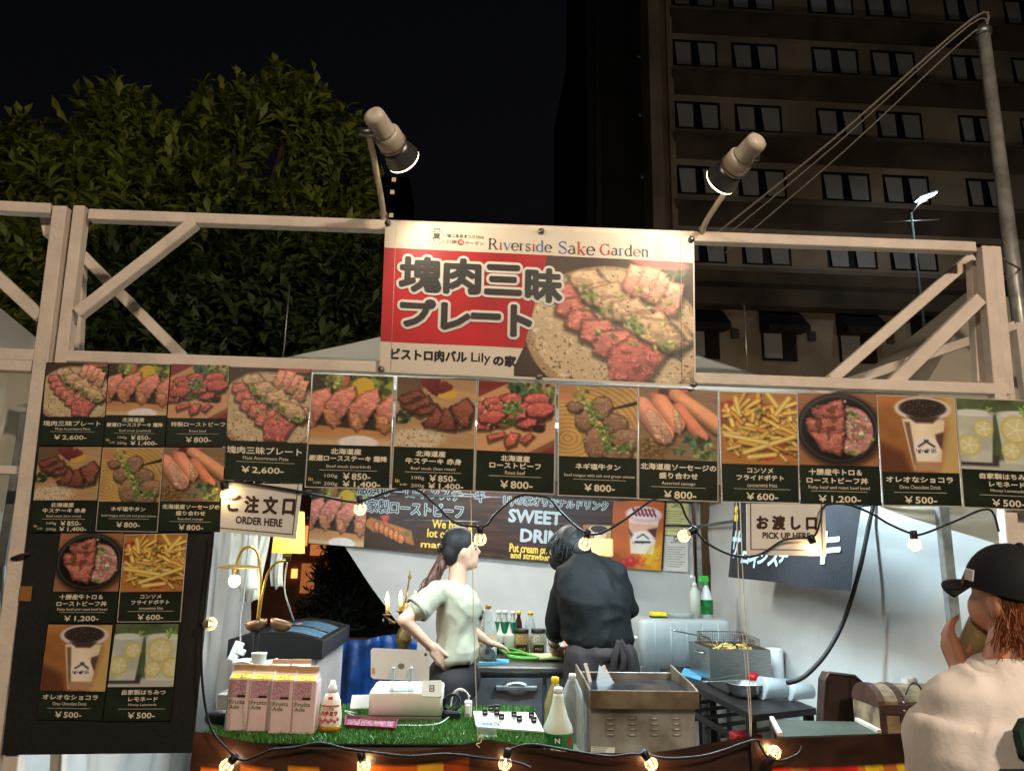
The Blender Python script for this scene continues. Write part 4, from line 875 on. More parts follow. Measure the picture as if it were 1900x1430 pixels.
# serif lettering drawn stroke by stroke: stems (thick), hairlines (thin), bowls that swell and taper, small bracket serifs
def arc(cx, cy, rx, ry, a0, a1, w0, w1, n=18):
    return [(cx+rx*math.cos(D2R(a0+(a1-a0)*k/n)), cy+ry*math.sin(D2R(a0+(a1-a0)*k/n)), w0+(w1-w0)*abs(math.cos(D2R(a0+(a1-a0)*k/n)))) for k in range(n+1)]
TK, TN = .085, .026
def stem(x, y0, y1, sb=True, st=True, w=TK):
    o = [[(x, y0, w), (x, y1, w)]]
    if sb: o.append([(x-.09, y0+.012, TN), (x+.09, y0+.012, TN)])
    if st: o.append([(x-.09, y1-.012, TN), (x+(.09 if st == 2 else .02), y1-.012, TN)])
    return o
SER = {
 'R': (.68, stem(.14, 0, .72, True, 2)+[[(.14, .70, TN), (.32, .70, TN)], arc(.32, .535, .17, .17, 90, -90, TN, TK), [(.14, .365, TN), (.32, .365, TN)], [(.34, .36, TK), (.56, .02, TK)], [(.5, .012, TN), (.68, .012, TN)]]),
 'i': (.30, stem(.15, 0, .47)+[[(.15, .64, .1), (.15, .655, .1)]]),
 'v': (.52, [[(.08, .46, TK), (.26, .0, TK)], [(.44, .46, TN), (.27, .0, TN)], [(0, .46, TN), (.18, .46, TN)], [(.36, .46, TN), (.52, .46, TN)]]),
 'e': (.47, [arc(.24, .235, .2, .24, 0, 320, TN, TK, 30), [(.05, .25, TN), (.44, .25, TN)]]),
 'r': (.40, stem(.13, 0, .47)+[arc(.27, .34, .13, .12, 165, 60, TN, TN), [(.34, .42, .09), (.345, .425, .09)]]),
 's': (.40, [arc(.2, .35, .13, .115, 30, 200, .035, .05), [(.08, .30, .06), (.2, .24, TK), (.31, .17, .06)], arc(.19, .125, .135, .12, 20, -160, .035, .05), [(.33, .33, TN), (.33, .45, TN)], [(.055, .02, TN), (.055, .14, TN)]]),
 'd': (.55, [arc(.24, .235, .19, .24, 60, 300, TN, TK), [(.40, 0, TK), (.40, .74, TK)], [(.31, .728, TN), (.42, .728, TN)], [(.4, .012, TN), (.52, .012, TN)]]),
 'S': (.52, [arc(.26, .54, .18, .17, 25, 205, .035, .06), [(.1, .47, .07), (.26, .38, .1), (.42, .27, .07)], arc(.25, .185, .19, .185, 20, -160, .035, .06), [(.43, .52, TN), (.43, .72, TN)], [(.06, .0, TN), (.06, .2, TN)]]),
 'a': (.47, [arc(.22, .34, .13, .13, 150, 0, .04, .06), [(.35, .36, TK), (.35, .06, TK), (.44, .02, TN)], arc(.2, .14, .14, .13, 70, 330, TN, .07)]),
 'k': (.54, stem(.13, 0, .74)+[[(.42, .46, TN), (.17, .22, TN)], [(.22, .27, TK), (.42, .0, TK)], [(.32, .46, TN), (.52, .46, TN)], [(.34, .012, TN), (.54, .012, TN)]]),
 'G': (.70, [arc(.36, .36, .3, .36, 48, 320, TN, TK, 30), [(.58, .04, TK), (.58, .30, TK)], [(.48, .30, TN), (.68, .30, TN)], [(.58, .52, TN), (.58, .72, TN)]]),
 'n': (.55, stem(.13, 0, .47)+stem(.42, 0, .36, True, False)+[arc(.28, .33, .14, .14, 165, 0, TN, TK)]),
}
def serif(text, u0, u1, vb, em, mats):
    tot = sum(SER[c][0] if c != ' ' else .22 for c in text); sc = (u1-u0)*BN.W/tot; x = 0
    for c in text:
        if c == ' ': x += .22; continue
        wdt, st = SER[c]; m = MB()
        for path in st:
            L = []; Rr = []
            for i, (a, b, wd) in enumerate(path):
                p0, p1 = path[max(0, i-1)], path[min(len(path)-1, i+1)]; dx, dy = p1[0]-p0[0], p1[1]-p0[1]; l = math.hypot(dx, dy) or 1; nx, ny = -dy/l, dx/l
                L.append((a+nx*wd/2, b+ny*wd/2)); Rr.append((a-nx*wd/2, b-ny*wd/2))
            vs = [BN.pt(u0+(x+a)*sc/BN.W, vb-b*em/BN.H, .002+1e-4*st.index(path)+WV(u0+(x+a)*sc/BN.W, vb-b*em/BN.H)) for pr in zip(L, Rr) for a, b in pr]
            m.add(vs, [(2*i+1, 2*i+3, 2*i+2, 2*i) for i in range(len(path)-1)])
        m.build('lettering', mats.pop(0), bn); x += wdt
K, R_, B_ = INK_K, INK_R, INK_B
serif('Riverside', .328, .535, .155, .062, [K, R_, B_, K, K, K, R_, B_, K])
serif('Sake', .555, .675, .160, .070, [B_, K, R_, K])
serif('Garden', .69, .852, .155, .062, [R_, K, B_, K, R_, K])
for u, v in ((.008, .01), (.5, .015), (.99, .02), (.006, .985), (.5, .985), (.992, .985)):
    MB().lathe(BN.pt(u, v, .004), [(.012, -.002), (.012, .003), (.006, .004), (.005, .009), (.002, .011)], 14, tuple(BN.n)).build('grommet', STEEL, bn)
m = MB()
for u in (.035, .955): m.tube([BN.pt(u, .02, .0035), BN.pt(u, .985, .003+WV(u, .9))], .0008, 4)
m.build('seam', INK_W, bn)
# ---------------------------------------------------------------- order counter at the front
CZ = .87
def pixuv(cs, px, py):
    (a, b), (c, d), (e, f), (g, h) = cs; u = v = .5
    for _ in range(12):
        x = (a*(1-u)+c*u)*(1-v)+(e*(1-u)+g*u)*v; y = (b*(1-u)+d*u)*(1-v)+(f*(1-u)+h*u)*v
        xu = (c-a)*(1-v)+(g-e)*v; xv = (e-a)*(1-u)+(g-c)*u; yu = (d-b)*(1-v)+(h-f)*v; yv = (f-b)*(1-u)+(h-d)*u; D = xu*yv-xv*yu
        u += ((px-x)*yv-(py-y)*xv)/D; v += ((py-y)*xu-(px-x)*yu)/D
    return u, v
def pixbox(cs, x0, y0, x1, y1): a = pixuv(cs, x0, y0); b = pixuv(cs, x1, y1); c = pixuv(cs, x0, y1); return (a[0], a[1], b[0], c[1])
X0, X1, Y0, Y1 = P(372, 1370, 2.83).x, P(1010, 1385, 2.83).x, 2.79, 3.42
ct = thing('order_table', 'steel-topped order table carrying the artificial grass', 'table', ((X0+X1)/2, 3.1, 0))
MB().box((X0, Y0, CZ-.035), (X1, Y1, CZ), .006).build('table_top', STEEL, ct)
for x in (X0+.05, X1-.05):
    for y in (Y0+.05, Y1-.05): MB().tube([(x, y, 0), (x, y, CZ-.035)], .018).build('leg', STEEL, ct)
MB().box((X0+.1, Y0-.002, CZ-.2), (X1-.1, Y0+.01, CZ-.036), .002).build('apron', STEEL, ct)
gm = thing('grass_mat', 'green artificial grass mat laid over the order table', 'grass mat', ((X0+X1)/2, 3.1, CZ))
MB().box((X0-.01, Y0-.015, CZ+.001), (X1+.005, Y1-.02, CZ+.008), .002).build('backing', M('mat_backing', (24, 34, 18), .9), gm)
n = 26000; r = np.random.default_rng(2); bx = r.uniform(X0-.012, X1+.007, n); by = r.uniform(Y0-.02, Y1-.02, n); a = r.random(n)*6.283; hh = r.uniform(.010, .024, n); w_ = .0022
base = np.stack([bx, by, np.full(n, CZ+.007)], 1); sd = np.stack([np.cos(a), np.sin(a), np.zeros(n)], 1)*w_; ln = np.stack([r.normal(0, .009, n), r.normal(-.002, .009, n), hh], 1)
Vt = np.stack([base-sd, base+sd, base+ln], 1).reshape(-1, 3); F = np.arange(n*3).reshape(-1, 3)
g = tri_mesh('blades', Vt, F, M('plastic_grass', (92, 146, 66), .3, var=.3, sc=60, c2=(50, 104, 42)), gm); g['kind'] = 'stuff'
GZ = CZ+.016
def base_at(px, py, Z): return PZ(px, py, Z)
def htop(px, py, y, Z): return P(px, py, y).z-Z
# cartons
PINK = M('carton_pink', (222, 192, 190), .45, var=.04, sc=20); PURP = M('carton_purple_print', (150, 92, 112), .5, var=.35, sc=220, c2=(204, 168, 172)); YEL = M('yellow_label', (240, 216, 60), .45, var=.05)
INK_GG = M('grey_green_ink', (104, 116, 84), .5, var=0); TAN = M('carton_tan', (190, 150, 110), .5, var=.1)
def carton(px, py, wpx, label, full=True, ztop=1231):
    b = PZ(px, py, GZ); w = wpx*b.y*1.02/FPX/2; d = w*2; H = htop(px, ztop, b.y+w, GZ); hb = H*.80; x0, x1, y0, y1 = b.x-w, b.x+w, b.y, b.y+d; z = GZ; ym = (y0+y1)/2
    t = thing('juice_carton', label, 'carton', (b.x, ym, z), 'pink juice cartons on the grass')
    MB().box((x0, y0, z), (x1, y1, z+hb), .003).build('body', PINK, t)
    g = MB(); zt = z+H*.93
    g.add([(x0+.002, y0+.002, z+hb), (x1-.002, y0+.002, z+hb), (x1-.002, y1-.002, z+hb), (x0+.002, y1-.002, z+hb), (x0+.004, ym-.004, zt), (x1-.004, ym-.004, zt), (x1-.004, ym+.004, zt), (x0+.004, ym+.004, zt)], [(0, 1, 5, 4), (2, 3, 7, 6), (1, 2, 6, 5), (3, 0, 4, 7), (4, 5, 6, 7)])
    g.build('gable', PINK, t); MB().box((x0+.002, ym-.003, zt-.004), (x1-.002, ym+.003, z+H), .001).build('top_fin', TAN, t)
    if full:
        pf = Panel((x0, y0-.0006, z+hb), (x1, y0-.0006, z+hb), (x0, y0-.0006, z), (x1, y0-.0006, z))
        gp = Panel((x0+.003, ym-.004, zt), (x1-.003, ym-.004, zt), (x0+.002, y0+.002, z+hb), (x1-.002, y0+.002, z+hb))
        gp.rect(.06, .52, .94, .98, .0008).build('yellow_label', YEL, t); o = lettering(gp, 'ーュニ', (.25, .6, .75, .92), INK_K, t, .0015)
        gp.rect(.06, .02, .94, .5, .0008).build('tan_band', TAN, t)
        pf.rect(.07, .02, .78, .36, .0006).build('text_block', PURP, t); pf.rect(.42, .31, .76, .355, .0012).build('barcode', INK_BR, t)
        lettering(pf, 'Fruits', (.12, .40, .76, .48), INK_GG, t, .001, bold=.0004, nb=4); lettering(pf, 'Ade', (.12, .50, .55, .57), INK_GG, t, .001, bold=.0004, nb=4)
        m = MB()
        for k in range(13):
            c = pf.pt(.06, .42+.043*k, .0008); m.add([c+V3(.0022*math.cos(q), 0, .0022*math.sin(q)) for q in np.linspace(0, 5.5, 7)], [tuple(range(7))])
        m.build('dot_row', INK_GG, t)
    return t
for i, (px, py, lb) in enumerate(((437.5, 1356, 'first pink fruit-drink carton in the row, farthest from the honey bottle'), (478, 1357, 'second pink fruit-drink carton from the tent wall'), (518.5, 1361, 'third pink fruit-drink carton from the tent wall'), (559.5, 1362, 'pink fruit-drink carton next to the honey bottle'))):
    carton(px, py, 39.5, lb, True, 1231+i*1.5)
for px, lb in ((510, 'carton top peeking out behind the second and third cartons'), (548, 'carton top peeking out behind the fourth carton')): carton(px, 1332, 34, lb, False, 1222)
# honey bottle
b = PZ(608, 1359, GZ); H = htop(608, 1262, b.y+.03, GZ); W = 18.5*b.y*1.02/FPX
hb = thing('honey_bottle', 'squeeze bottle of honey with pink flower label on the grass', 'bottle', (b.x, b.y+W, GZ))
MB().lathe((b.x, b.y+W, GZ), [(W*.8, 0), (W*.95, .006), (W, H*.12)], 22).build('honey', M('honey', (226, 150, 20), .1, var=.1, trans=.3), hb)
MB().lathe((b.x, b.y+W, GZ), [(W*1.005, H*.12), (W*1.01, H*.3), (W*.82, H*.6), (W*.5, H*.76)], 22, capb=False).build('body', M('honey_label', (228, 214, 196), .35, var=.05), hb)
MB().lathe((b.x, b.y+W, GZ), [(W*.48, H*.76), (W*.42, H*.88), (W*.3, H*.9), (W*.24, H)], 18).build('cap', WHITE_PL, hb)
def wrap(c, r, z0, z1, a0, a1, name, mat, parent, n=14, r2=None):
    r2 = r if r2 is None else r2
    return MB().grid(lambda u, v: V3(c[0]+(r2+(r-r2)*v)*math.cos(D2R(a0+(a1-a0)*u)), c[1]+(r2+(r-r2)*v)*math.sin(D2R(a0+(a1-a0)*u)), z1+(z0-z1)*v), n, 3).build(name, mat, parent)
class CylPanel:
    """lettering wrapped on a bottle"""
    def __init__(s, c, r, z0, z1, a0=-140, a1=-40, r2=None): s.c, s.r, s.z0, s.z1, s.a0, s.a1, s.r2 = c, r, z0, z1, a0, a1, r if r2 is None else r2; s.W = s.r*D2R(a1-a0); s.H = z1-z0
    def pt(s, u, v, d=0):
        t = D2R(s.a0+(s.a1-s.a0)*u); q = s.r2+(s.r-s.r2)*v+d; return V3(s.c[0]+q*math.cos(t), s.c[1]+q*math.sin(t), s.z1+(s.z0-s.z1)*v)
cp = CylPanel((b.x, b.y+W), W*1.01, GZ+H*.3, GZ+H*.6, -150, -30, W*.83)
wrap((b.x, b.y+W), W*.9+.0008, GZ+H*.50, GZ+H*.53, -150, -30, 'red_band', INK_R, hb, r2=W*.88)
lettering(cp, 'レンゲの', (.22, .35, .7, .58), INK_G, hb, .0012, bold=.0006, nb=4); lettering(cp, 'ハチミツ', (.12, .62, .88, .9), INK_R, hb, .0012, bold=.0016, nb=6)
c2 = CylPanel((b.x, b.y+W), W*.82, GZ+H*.6, GZ+H*.76, -130, -50, W*.55); MB().grid(lambda u, v: c2.pt(.3+.4*u, .4+.35*v, .0008), 6, 3).build('red_badge', INK_R, hb)
cf_ = CylPanel((b.x, b.y+W), W*1.01, GZ+H*.12, GZ+H*.3, -150, -30)
for k in range(7):
    u, v = .1+.13*k, .25+.2*(k % 2); c = cf_.pt(u, v, .001); MB().ball(c, .006, 8, 6, (1, .3, 1)).build('printed_flower', M('flower_pink', (206, 90, 100), .5), hb)
# plum tray
b = [PZ(638, 1352, GZ), PZ(734, 1358, GZ), PZ(740, 1338, GZ), PZ(640, 1334, GZ)]
tr = thing('coin_tray', 'flat plum-coloured coin tray on the grass', 'tray', (b[0]+b[2])/2)
PLUM = M('plum_plastic', (112, 46, 66), .35, var=.08)
m = MB(); cc = (b[0]+b[1]+b[2]+b[3])/4; lo = [cc+(p-cc)*.92+V3(0, 0, .002) for p in b]; hi = [p+V3(0, 0, .016) for p in b]; inn = [cc+(p-cc)*.95+V3(0, 0, .016) for p in b]; il = [cc+(p-cc)*.89+V3(0, 0, .005) for p in b]
m.add(lo+hi+inn+il, [(0, 3, 2, 1)]+[(i, (i+1) % 4, 4+(i+1) % 4, 4+i) for i in range(4)]+[(4+i, 4+(i+1) % 4, 8+(i+1) % 4, 8+i) for i in range(4)]+[(8+i, 8+(i+1) % 4, 12+(i+1) % 4, 12+i) for i in range(4)]); m.build('shell', PLUM, tr); MB().add(il, [(0, 1, 2, 3)]).build('mat', M('plum_felt', (150, 84, 104), .8), tr)
# cash drawer / register box with tablet on it
y0 = 3.10; a, b2 = P(681, 1338, y0), P(819, 1342, y0); zt = P(690, 1283, y0).z
rg = thing('register_box', 'white register box with rounded corners behind the plum tray', 'register', ((a.x+b2.x)/2, y0+.12, GZ))
IV = M('ivory_plastic', (224, 218, 206), .4, var=.04, sc=8)
def rbox(name, mat, parent, x0, x1, y0, y1, z0, z1, r=.02, n=5, bev=.008):
    pts = []
    for cx, cy, s in ((x1-r, y1-r, 0), (x0+r, y1-r, 90), (x0+r, y0+r, 180), (x1-r, y0+r, 270)):
        pts += [(cx+r*math.cos(D2R(s+90*k/n)), cy+r*math.sin(D2R(s+90*k/n))) for k in range(n+1)]
    N = len(pts); cx, cy = (x0+x1)/2, (y0+y1)/2; vs = []
    for z, ins in ((z0, 0), (z1-bev, 0), (z1-bev*.3, bev*.3), (z1, bev)): vs += [(cx+(p[0]-cx)*(1-ins/((x1-x0)/2)), cy+(p[1]-cy)*(1-ins/((y1-y0)/2)), z) for p in pts]
    fs = [(k*N+i, k*N+(i+1) % N, (k+1)*N+(i+1) % N, (k+1)*N+i) for k in range(3) for i in range(N)]; m = MB().add(vs, fs, True); m.f += [tuple(range(N))[::-1], tuple(range(3*N, 4*N))]; m.sm += [False, False]
    return m.build(name, mat, parent)
rbox('base', M('grey_base', (120, 118, 104), .5), rg, a.x+.004, b2.x-.004, y0+.004, y0+.26, GZ-.004, GZ+.018)
rbox('body', IV, rg, a.x, b2.x, y0, y0+.265, GZ+.018, zt)
tb = thing('tablet', 'white tablet standing on the register box, back to the viewer', 'tablet', P(742, 1265, y0+.1))
TL, TR, BL, BR = P(688, 1201, y0+.06), P(797, 1206, y0+.06), P(688, 1258, y0+.03), P(796, 1263, y0+.03); tp_ = Panel(TL, TR, BL, BR)
rr = .10; out = []
for cu, cv, s in ((1-rr*.6, 1-rr, -90), (1-rr*.6, rr, 0), (rr*.6, rr, 90), (rr*.6, 1-rr, 180)):
    out += [(cu+rr*.6*math.cos(D2R(s+18*k)), cv-rr*math.sin(D2R(s+18*k))) for k in range(6)]
MB().prism([tp_.pt(u, v, 0) for u, v in out], -tp_.n*.008).build('case', M('silver_case', (206, 210, 210), .35, .3, var=.03), tb)
MB().lathe(tp_.pt(.935, .14, .001), [(.006, -.001), (.006, .0015), (.004, .002)], 14, tuple(tp_.n)).build('camera_lens', BLACK_PL, tb)
MB().lathe(tp_.pt(.52, .56, .0005), [(.011, -.001), (.011, .0006)], 20, tuple(tp_.n), sx=1.2).build('emblem', M('grey_mark', (120, 116, 112), .3, .5), tb); tp_.rect(.02, .66, .075, .86, .001).build('sticker', TAN, tb)
ACR = clear_glass('clear_acrylic', (240, 246, 246), .05, .18)
st = thing('tablet_stand', 'clear acrylic stand holding the tablet', 'stand', P(742, 1280, y0+.03))
for px0, px1 in ((726, 733), (759, 766)):
    A, B = P(px0, 1238, y0+.015), P(px1, 1240, y0+.015); MB().box((A.x, y0+.01, zt+.001), (B.x, y0+.04, A.z), .003).build('upright', ACR, st)
A, B = P(722, 1280, y0+.02), P(768, 1285, y0+.02); MB().box((A.x, y0+.0, zt+.001), (B.x, y0+.1, zt+.012), .003).build('foot', ACR, st)
cr_ = thing('card_reader', 'small white square card reader with a black square mark', 'card reader', P(801, 1290, y0+.02)); A, B = P(783, 1262, y0), P(820, 1292, y0)
pan = Panel(P(783, 1262, y0+.02), P(820, 1261, y0+.02), P(782, 1291, y0-.004), P(820, 1292, y0-.004)); MB().prism([pan.pt(u, v) for u, v in ((.06, 0), (.94, 0), (1, .08), (1, .92), (.94, 1), (.06, 1), (0, .92), (0, .08))], -pan.n*.018).build('body', WHITE_PL, cr_)
m = MB()
for q in ((.38, .30, .62, .36), (.38, .64, .62, .70), (.38, .36, .43, .64), (.57, .36, .62, .64), (.465, .45, .535, .55)): m.v += [tuple(pan.pt(q[i], q[j], .0006)) for i, j in ((0, 1), (0, 3), (2, 3), (2, 1))]; k = len(m.v)-4; m.f.append((k, k+1, k+2, k+3)); m.sm.append(False)
m.build('square_mark', INK_K, cr_)
# cables beside the register
m = MB(); c = P(838, 1302, y0+.05)
for k in range(3): m.tube([c+V3(.034*math.cos(t)*(1-.08*k), .008*math.sin(t*2+k)+.01*k, .030*math.sin(t+k*.4)) for t in np.linspace(0, 6.28, 22)], .0035, 6, caps=False)
m.tube(spline([c+V3(.01, 0, -.02), c+V3(.03, .0, -.035), c+V3(.03, 0, -.055)], 4), .0035, 6); m.build('cable_coil', BLACK_RB, label='coil of black cable hanging beside the register box', cat='cable')
m = MB(); q = lambda x, y: P(x, y, y0+.09)
m.tube(spline([q(840, 1290), q(850, 1280), q(866, 1284), q(870, 1300), q(868, 1318)], 6), .003, 6); m.tube(spline([q(836, 1312), q(842, 1284), q(858, 1278), q(872, 1292)], 6), .003, 6); m.build('white_cable', WHITE_PL, label='looped white charging cable behind the black coil', cat='cable')
m = MB(); m.tube(spline([PZ(660, 1322, GZ+.004), PZ(640, 1318, GZ+.004), PZ(655, 1326, GZ+.003), PZ(700, 1342, GZ+.003), PZ(800, 1344, GZ+.003), PZ(832, 1330, GZ+.01), P(838, 1318, y0+.05)], 6), .0022, 6).build('white_cable', WHITE_PL, label='thin white cable lying along the register\'s front', cat='cable')
ps = thing('power_strip', 'white power strip standing by the black cable coil', 'power strip', P(868, 1338, y0+.08)); A = P(862, 1300, y0+.08)
MB().box((A.x, y0+.07, GZ-.002), (A.x+.03, y0+.11, A.z), .004).build('body', WHITE_PL, ps); MB().box((A.x+.004, y0+.055, A.z-.045), (A.x+.022, y0+.07, A.z-.01), .003).build('plug', WHITE_PL, ps)
ad = P(838, 1330, y0+.04); MB().box((ad.x-.035, y0+.02, GZ-.002), (ad.x+.035, y0+.08, GZ+.03), .006).build('power_adapter', BLACK_PL, label='black power adapter under the cable coil', cat='adapter')
ph = [PZ(664, 1324, GZ)]; MB().obox(P(672, 1302, y0+.22), (1, .1, 0), (0, .6, .8), (0, -.8, .6), .045, .03, .005, .002).build('phone', M('phone_case', (196, 186, 176), .4), label='pale phone lying behind the register box', cat='phone')
# board of number tags
q = [PZ(878, 1318, GZ+.05), PZ(992, 1321, GZ+.05), PZ(1010, 1356, GZ+.012), PZ(884, 1347, GZ+.012)]
tg = thing('tag_board', 'white board of small black number tags on the grass', 'tag board', (q[0]+q[2])/2); pan = Panel(q[0], q[1], q[3], q[2]); pan.sheet(.008).build('board', WHITE_PL, tg)
for k in range(2): MB().tube([pan.pt(.1+.8*k, .1, -.008), pan.pt(.1+.8*k, .1, -.008)-V3(0, 0, max(.005, q[0].z-.01-CZ-.01))], .004).build('leg', WHITE_PL, tg)
CSX = [(878, 1318), (992, 1321), (884, 1349), (1010, 1356)]
for px, py in ((900, 1326), (922, 1326), (931, 1335), (954, 1330), (964, 1338), (986, 1331), (991, 1340), (911, 1318), (922, 1317)):
    u, v = pixuv(CSX, px, py); c = pan.pt(u, v, 0); tgp = MB().box((c.x-.010, c.y-.006, c.z), (c.x+.010, c.y+.006, c.z+.02), .002).build('tag', BLACK_PL, tg); MB().box((c.x-.005, c.y-.0068, c.z+.008), (c.x+.005, c.y-.0062, c.z+.012)).build('tag_number', INK_W, tgp)
for k, col in enumerate(((230, 230, 220), (40, 110, 190), (60, 130, 190), (40, 100, 160), (210, 200, 90), (40, 80, 120))):
    u, v = .05+.055*k, .74; pan.rect(u, v, u+.035, v+.10, .0008).build('pay_logo', M('logo%d' % k, col, .4, var=0), tg)
ac = thing('acrylic_card', 'small clear acrylic card stand in front of the tag board', 'card stand', PZ(905, 1366, GZ)); A = PZ(888, 1362, GZ); B = PZ(922, 1364, GZ)
MB().box((A.x, A.y, GZ-.004), (B.x, A.y+.004, GZ+.055)).build('card', ACR, ac); MB().box((A.x, A.y-.03, GZ-.004), (B.x, A.y, GZ)).build('foot', ACR, ac)
# black microphone-like cylinder and items by the side sheet
b = PZ(400, 1348, GZ); MB().lathe((b.x-.05, b.y+.03, GZ+.024), [(.012, 0), (.024, .012), (.026, .05), (.026, .13), (.02, .14)], 18, (1, .15, 0)).build('handheld_speaker', BLACK_PL, label='black rounded cylinder lying behind the first carton', cat='speaker')
# string-tied cup and papers behind cartons
b = P(481, 1212, 3.5); cpz = thing('white_cup', 'white plastic cup standing behind the cartons', 'cup', (b.x, 3.5, CZ)); hh = b.z-CZ
sb = MB().box((b.x-.14, 3.43, 0), (b.x+.24, 3.62, CZ+.05), .004).build('side_cabinet', M('grey_cabinet', (150, 150, 150), .5), label='grey cabinet hidden behind the cartons, holding a cup and papers', cat='cabinet')
MB().lathe((b.x, 3.5, CZ+.051), [(.024, 0), (.032, hh-.05), (.034, hh-.048), (.031, hh-.052)], 20, capt=False).build('shell', WHITE_PL, cpz)
pp = [P(430, 1230, 3.46), P(500, 1232, 3.46), P(516, 1219, 3.55), P(432, 1226, 3.55)]
MB().grid(lambda u, v: (pp[0]*(1-u)+pp[1]*u)*(1-v)+(pp[3]*(1-u)+pp[2]*u)*v+V3(0, 0, .008*math.sin(u*6)), 10, 3).build('paper_sheets', PAPER, label='loose white papers on top behind the cartons', cat='paper', solid=.002)
# ---------------------------------------------------------------- griddle and oil bottles beside the order table
GY = 3.02
A, B = P(1094, 1392, GY), P(1292, 1400, GY); zt = P(1094, 1279, GY-.02).z; zb = P(1094, 1312, GY).z; BK = .36
SOOT = M('stained_steel', (168, 164, 156), .4, .45, var=.3, sc=6, c2=(96, 84, 68)); BURNT = M('burnt_steel', (142, 126, 102), .42, .4, var=.35, sc=7, c2=(54, 40, 28)); HOT = M('oily_iron', (52, 56, 62), .22, .7, var=.35, sc=9)
pz = zb-.33
gs = thing('griddle_stand', 'steel stand hidden under the griddle', 'stand', ((A.x+B.x)/2, GY+.18, 0))
MB().box((A.x-.02, GY+.0, pz-.03), (B.x+.02, GY+BK, pz), .004).build('shelf', GALV, gs)
for x in (A.x, B.x):
    for y in (GY+.02, GY+BK-.02): MB().tube([(x, y, 0), (x, y, pz-.03)], .016).build('leg', GALV, gs)
gr = thing('griddle', 'stained stainless steel griddle with a browned front trough', 'griddle', ((A.x+B.x)/2, GY+.18, pz))
MB().box((A.x, GY, pz), (B.x, GY+BK, zb), .004).build('body', SOOT, gr)
# sloping pan: floor, low front with burnt face, raised sides
fx0, fx1 = A.x-.004, B.x+.01
MB().box((fx0, GY-.03, zb+.001), (fx1, GY-.022, zt), .002).build('front_lip', BURNT, gr)
MB().box((fx0+.008, GY-.021, zt-.022), (fx1-.008, GY+BK-.01, zt-.015)).build('cooking_plate', HOT, gr)
zs = zt+.012
for x in (fx0, fx1-.007): MB().prism([(x, GY-.0215, zb+.001), (x, GY-.0215, zt), (x, GY+.05, zs), (x, GY+BK, zs+.03), (x, GY+BK, zb+.001)], (.007, 0, 0)).build('side_guard', BURNT, gr)
MB().box((fx0+.008, GY+BK-.009, zb+.001), (fx1-.008, GY+BK, zs+.0), .001).build('back_guard', SOOT, gr)
for k in range(4):
    px = 1132+41*k; c = P(px, 1345, GY)
    for j in range(4 if k != 2 else 4): MB().lathe((c.x, GY+.001, c.z+.024-.019*j), [(.020, -.002), (.018, .004), (.004, .007)], 14, (0, -1, 0), sx=1, sy=.28).build('vent_louvre', SOOT, gr)
lp = Panel(P(1097, 1384, GY-.001), P(1141, 1386, GY-.001), P(1096, 1401, GY-.001), P(1140, 1403, GY-.001)); lp.sheet(.0006).build('rating_label', PAPER, gr)
for v in (.08, .3, .5, .7): lp.rect(.05, v, .62 if v > .1 else .7, v+.07, .0008).build('print_line', INK_B if v < .1 else INK_GG, gr)
# spatulas resting on the griddle
for (a, b, lb, wd) in (((1086, 1230), (1098, 1268), 'pale spatula handle standing at the griddle\'s back corner', .016), ((1116, 1236), (1136, 1268), 'steel scraper leaning on the griddle behind its trough', .03)):
    A1, B1 = P(*a, GY+.30), P(*b, GY+.26); sp = thing('spatula', lb, 'spatula', B1, 'spatulas on the griddle'); MB().bar(A1, B1-V3(0, 0, .015), wd, .006, .002).build('handle', STEEL, sp)
    if wd > .02: MB().prism([P(1112, 1233, GY+.30), P(1142, 1268, GY+.25), P(1106, 1268, GY+.25)], (0, .004, 0)).build('blade', STEEL, sp)
# bottles on a little shelf level with the griddle's foot
SH = thing('bottle_shelf', 'low steel shelf under the oil bottles', 'shelf', (P(1045, 1400, 2.95).x, 3.0, 0))
xa, xb = P(1008, 1400, 2.95).x, P(1090, 1400, 2.95).x; zS = P(1037, 1412, 2.93).z
MB().box((xa+.012, 2.86, zS-.02), (xb-.004, 3.2, zS)).build('shelf_board', GALV, SH)
for x in (xa+.03, xb-.03): MB().tube([(x, 3.05, 0), (x, 3.05, zS-.02)], .015).build('leg', GALV, SH)
def bottle(name, label, x, y, z, H, R, mats, prof=None, cap=(.35, .1), group=None, lbl=None, n=20):
    """cap=(cap radius share, cap height share)"""
    t = thing(name, label, 'bottle', (x, y, z), group); cr_, ch = cap
    prof = prof or [(.92, 0), (1, .02), (1, .55), (.85, .68), (.42, .84), (cr_*.92, .88)]
    prof = [(r*R, h*H*(1-ch)/prof[-1][1]) for r, h in prof]
    MB().lathe((x, y, z), prof, n).build('body', mats[0], t); MB().lathe((x, y, z), [(cr_*R, H*(1-ch)+.0005), (cr_*R, H*.985), (cr_*R*.85, H)], 16).build('cap', mats[1], t)
    if lbl: wrap((x, y), R*1.012, z+H*lbl[0], z+H*lbl[1], -170, -10, 'label', lbl[2], t)
    return t
PET = clear_glass('clear_pet', (232, 240, 238), .06, .16); CLOUD = M('cloudy_plastic', (216, 218, 200), .4, var=.04, transl=.35); OILY = M('pale_oil', (214, 200, 120), .15, var=.05, trans=.5)
CAPY = M('yellow_cap', (240, 190, 20), .4, var=0); RIDGE = [(.9, 0), (1, .02)]+[(1-.03*(k % 2), .06+.05*k) for k in range(11)]+[(.95, .66), (.7, .8), (.42, .9), (.36, .93)]
x, y = P(1037, 1350, 2.93).x, 2.96; H = P(1037, 1274, 2.96).z-zS
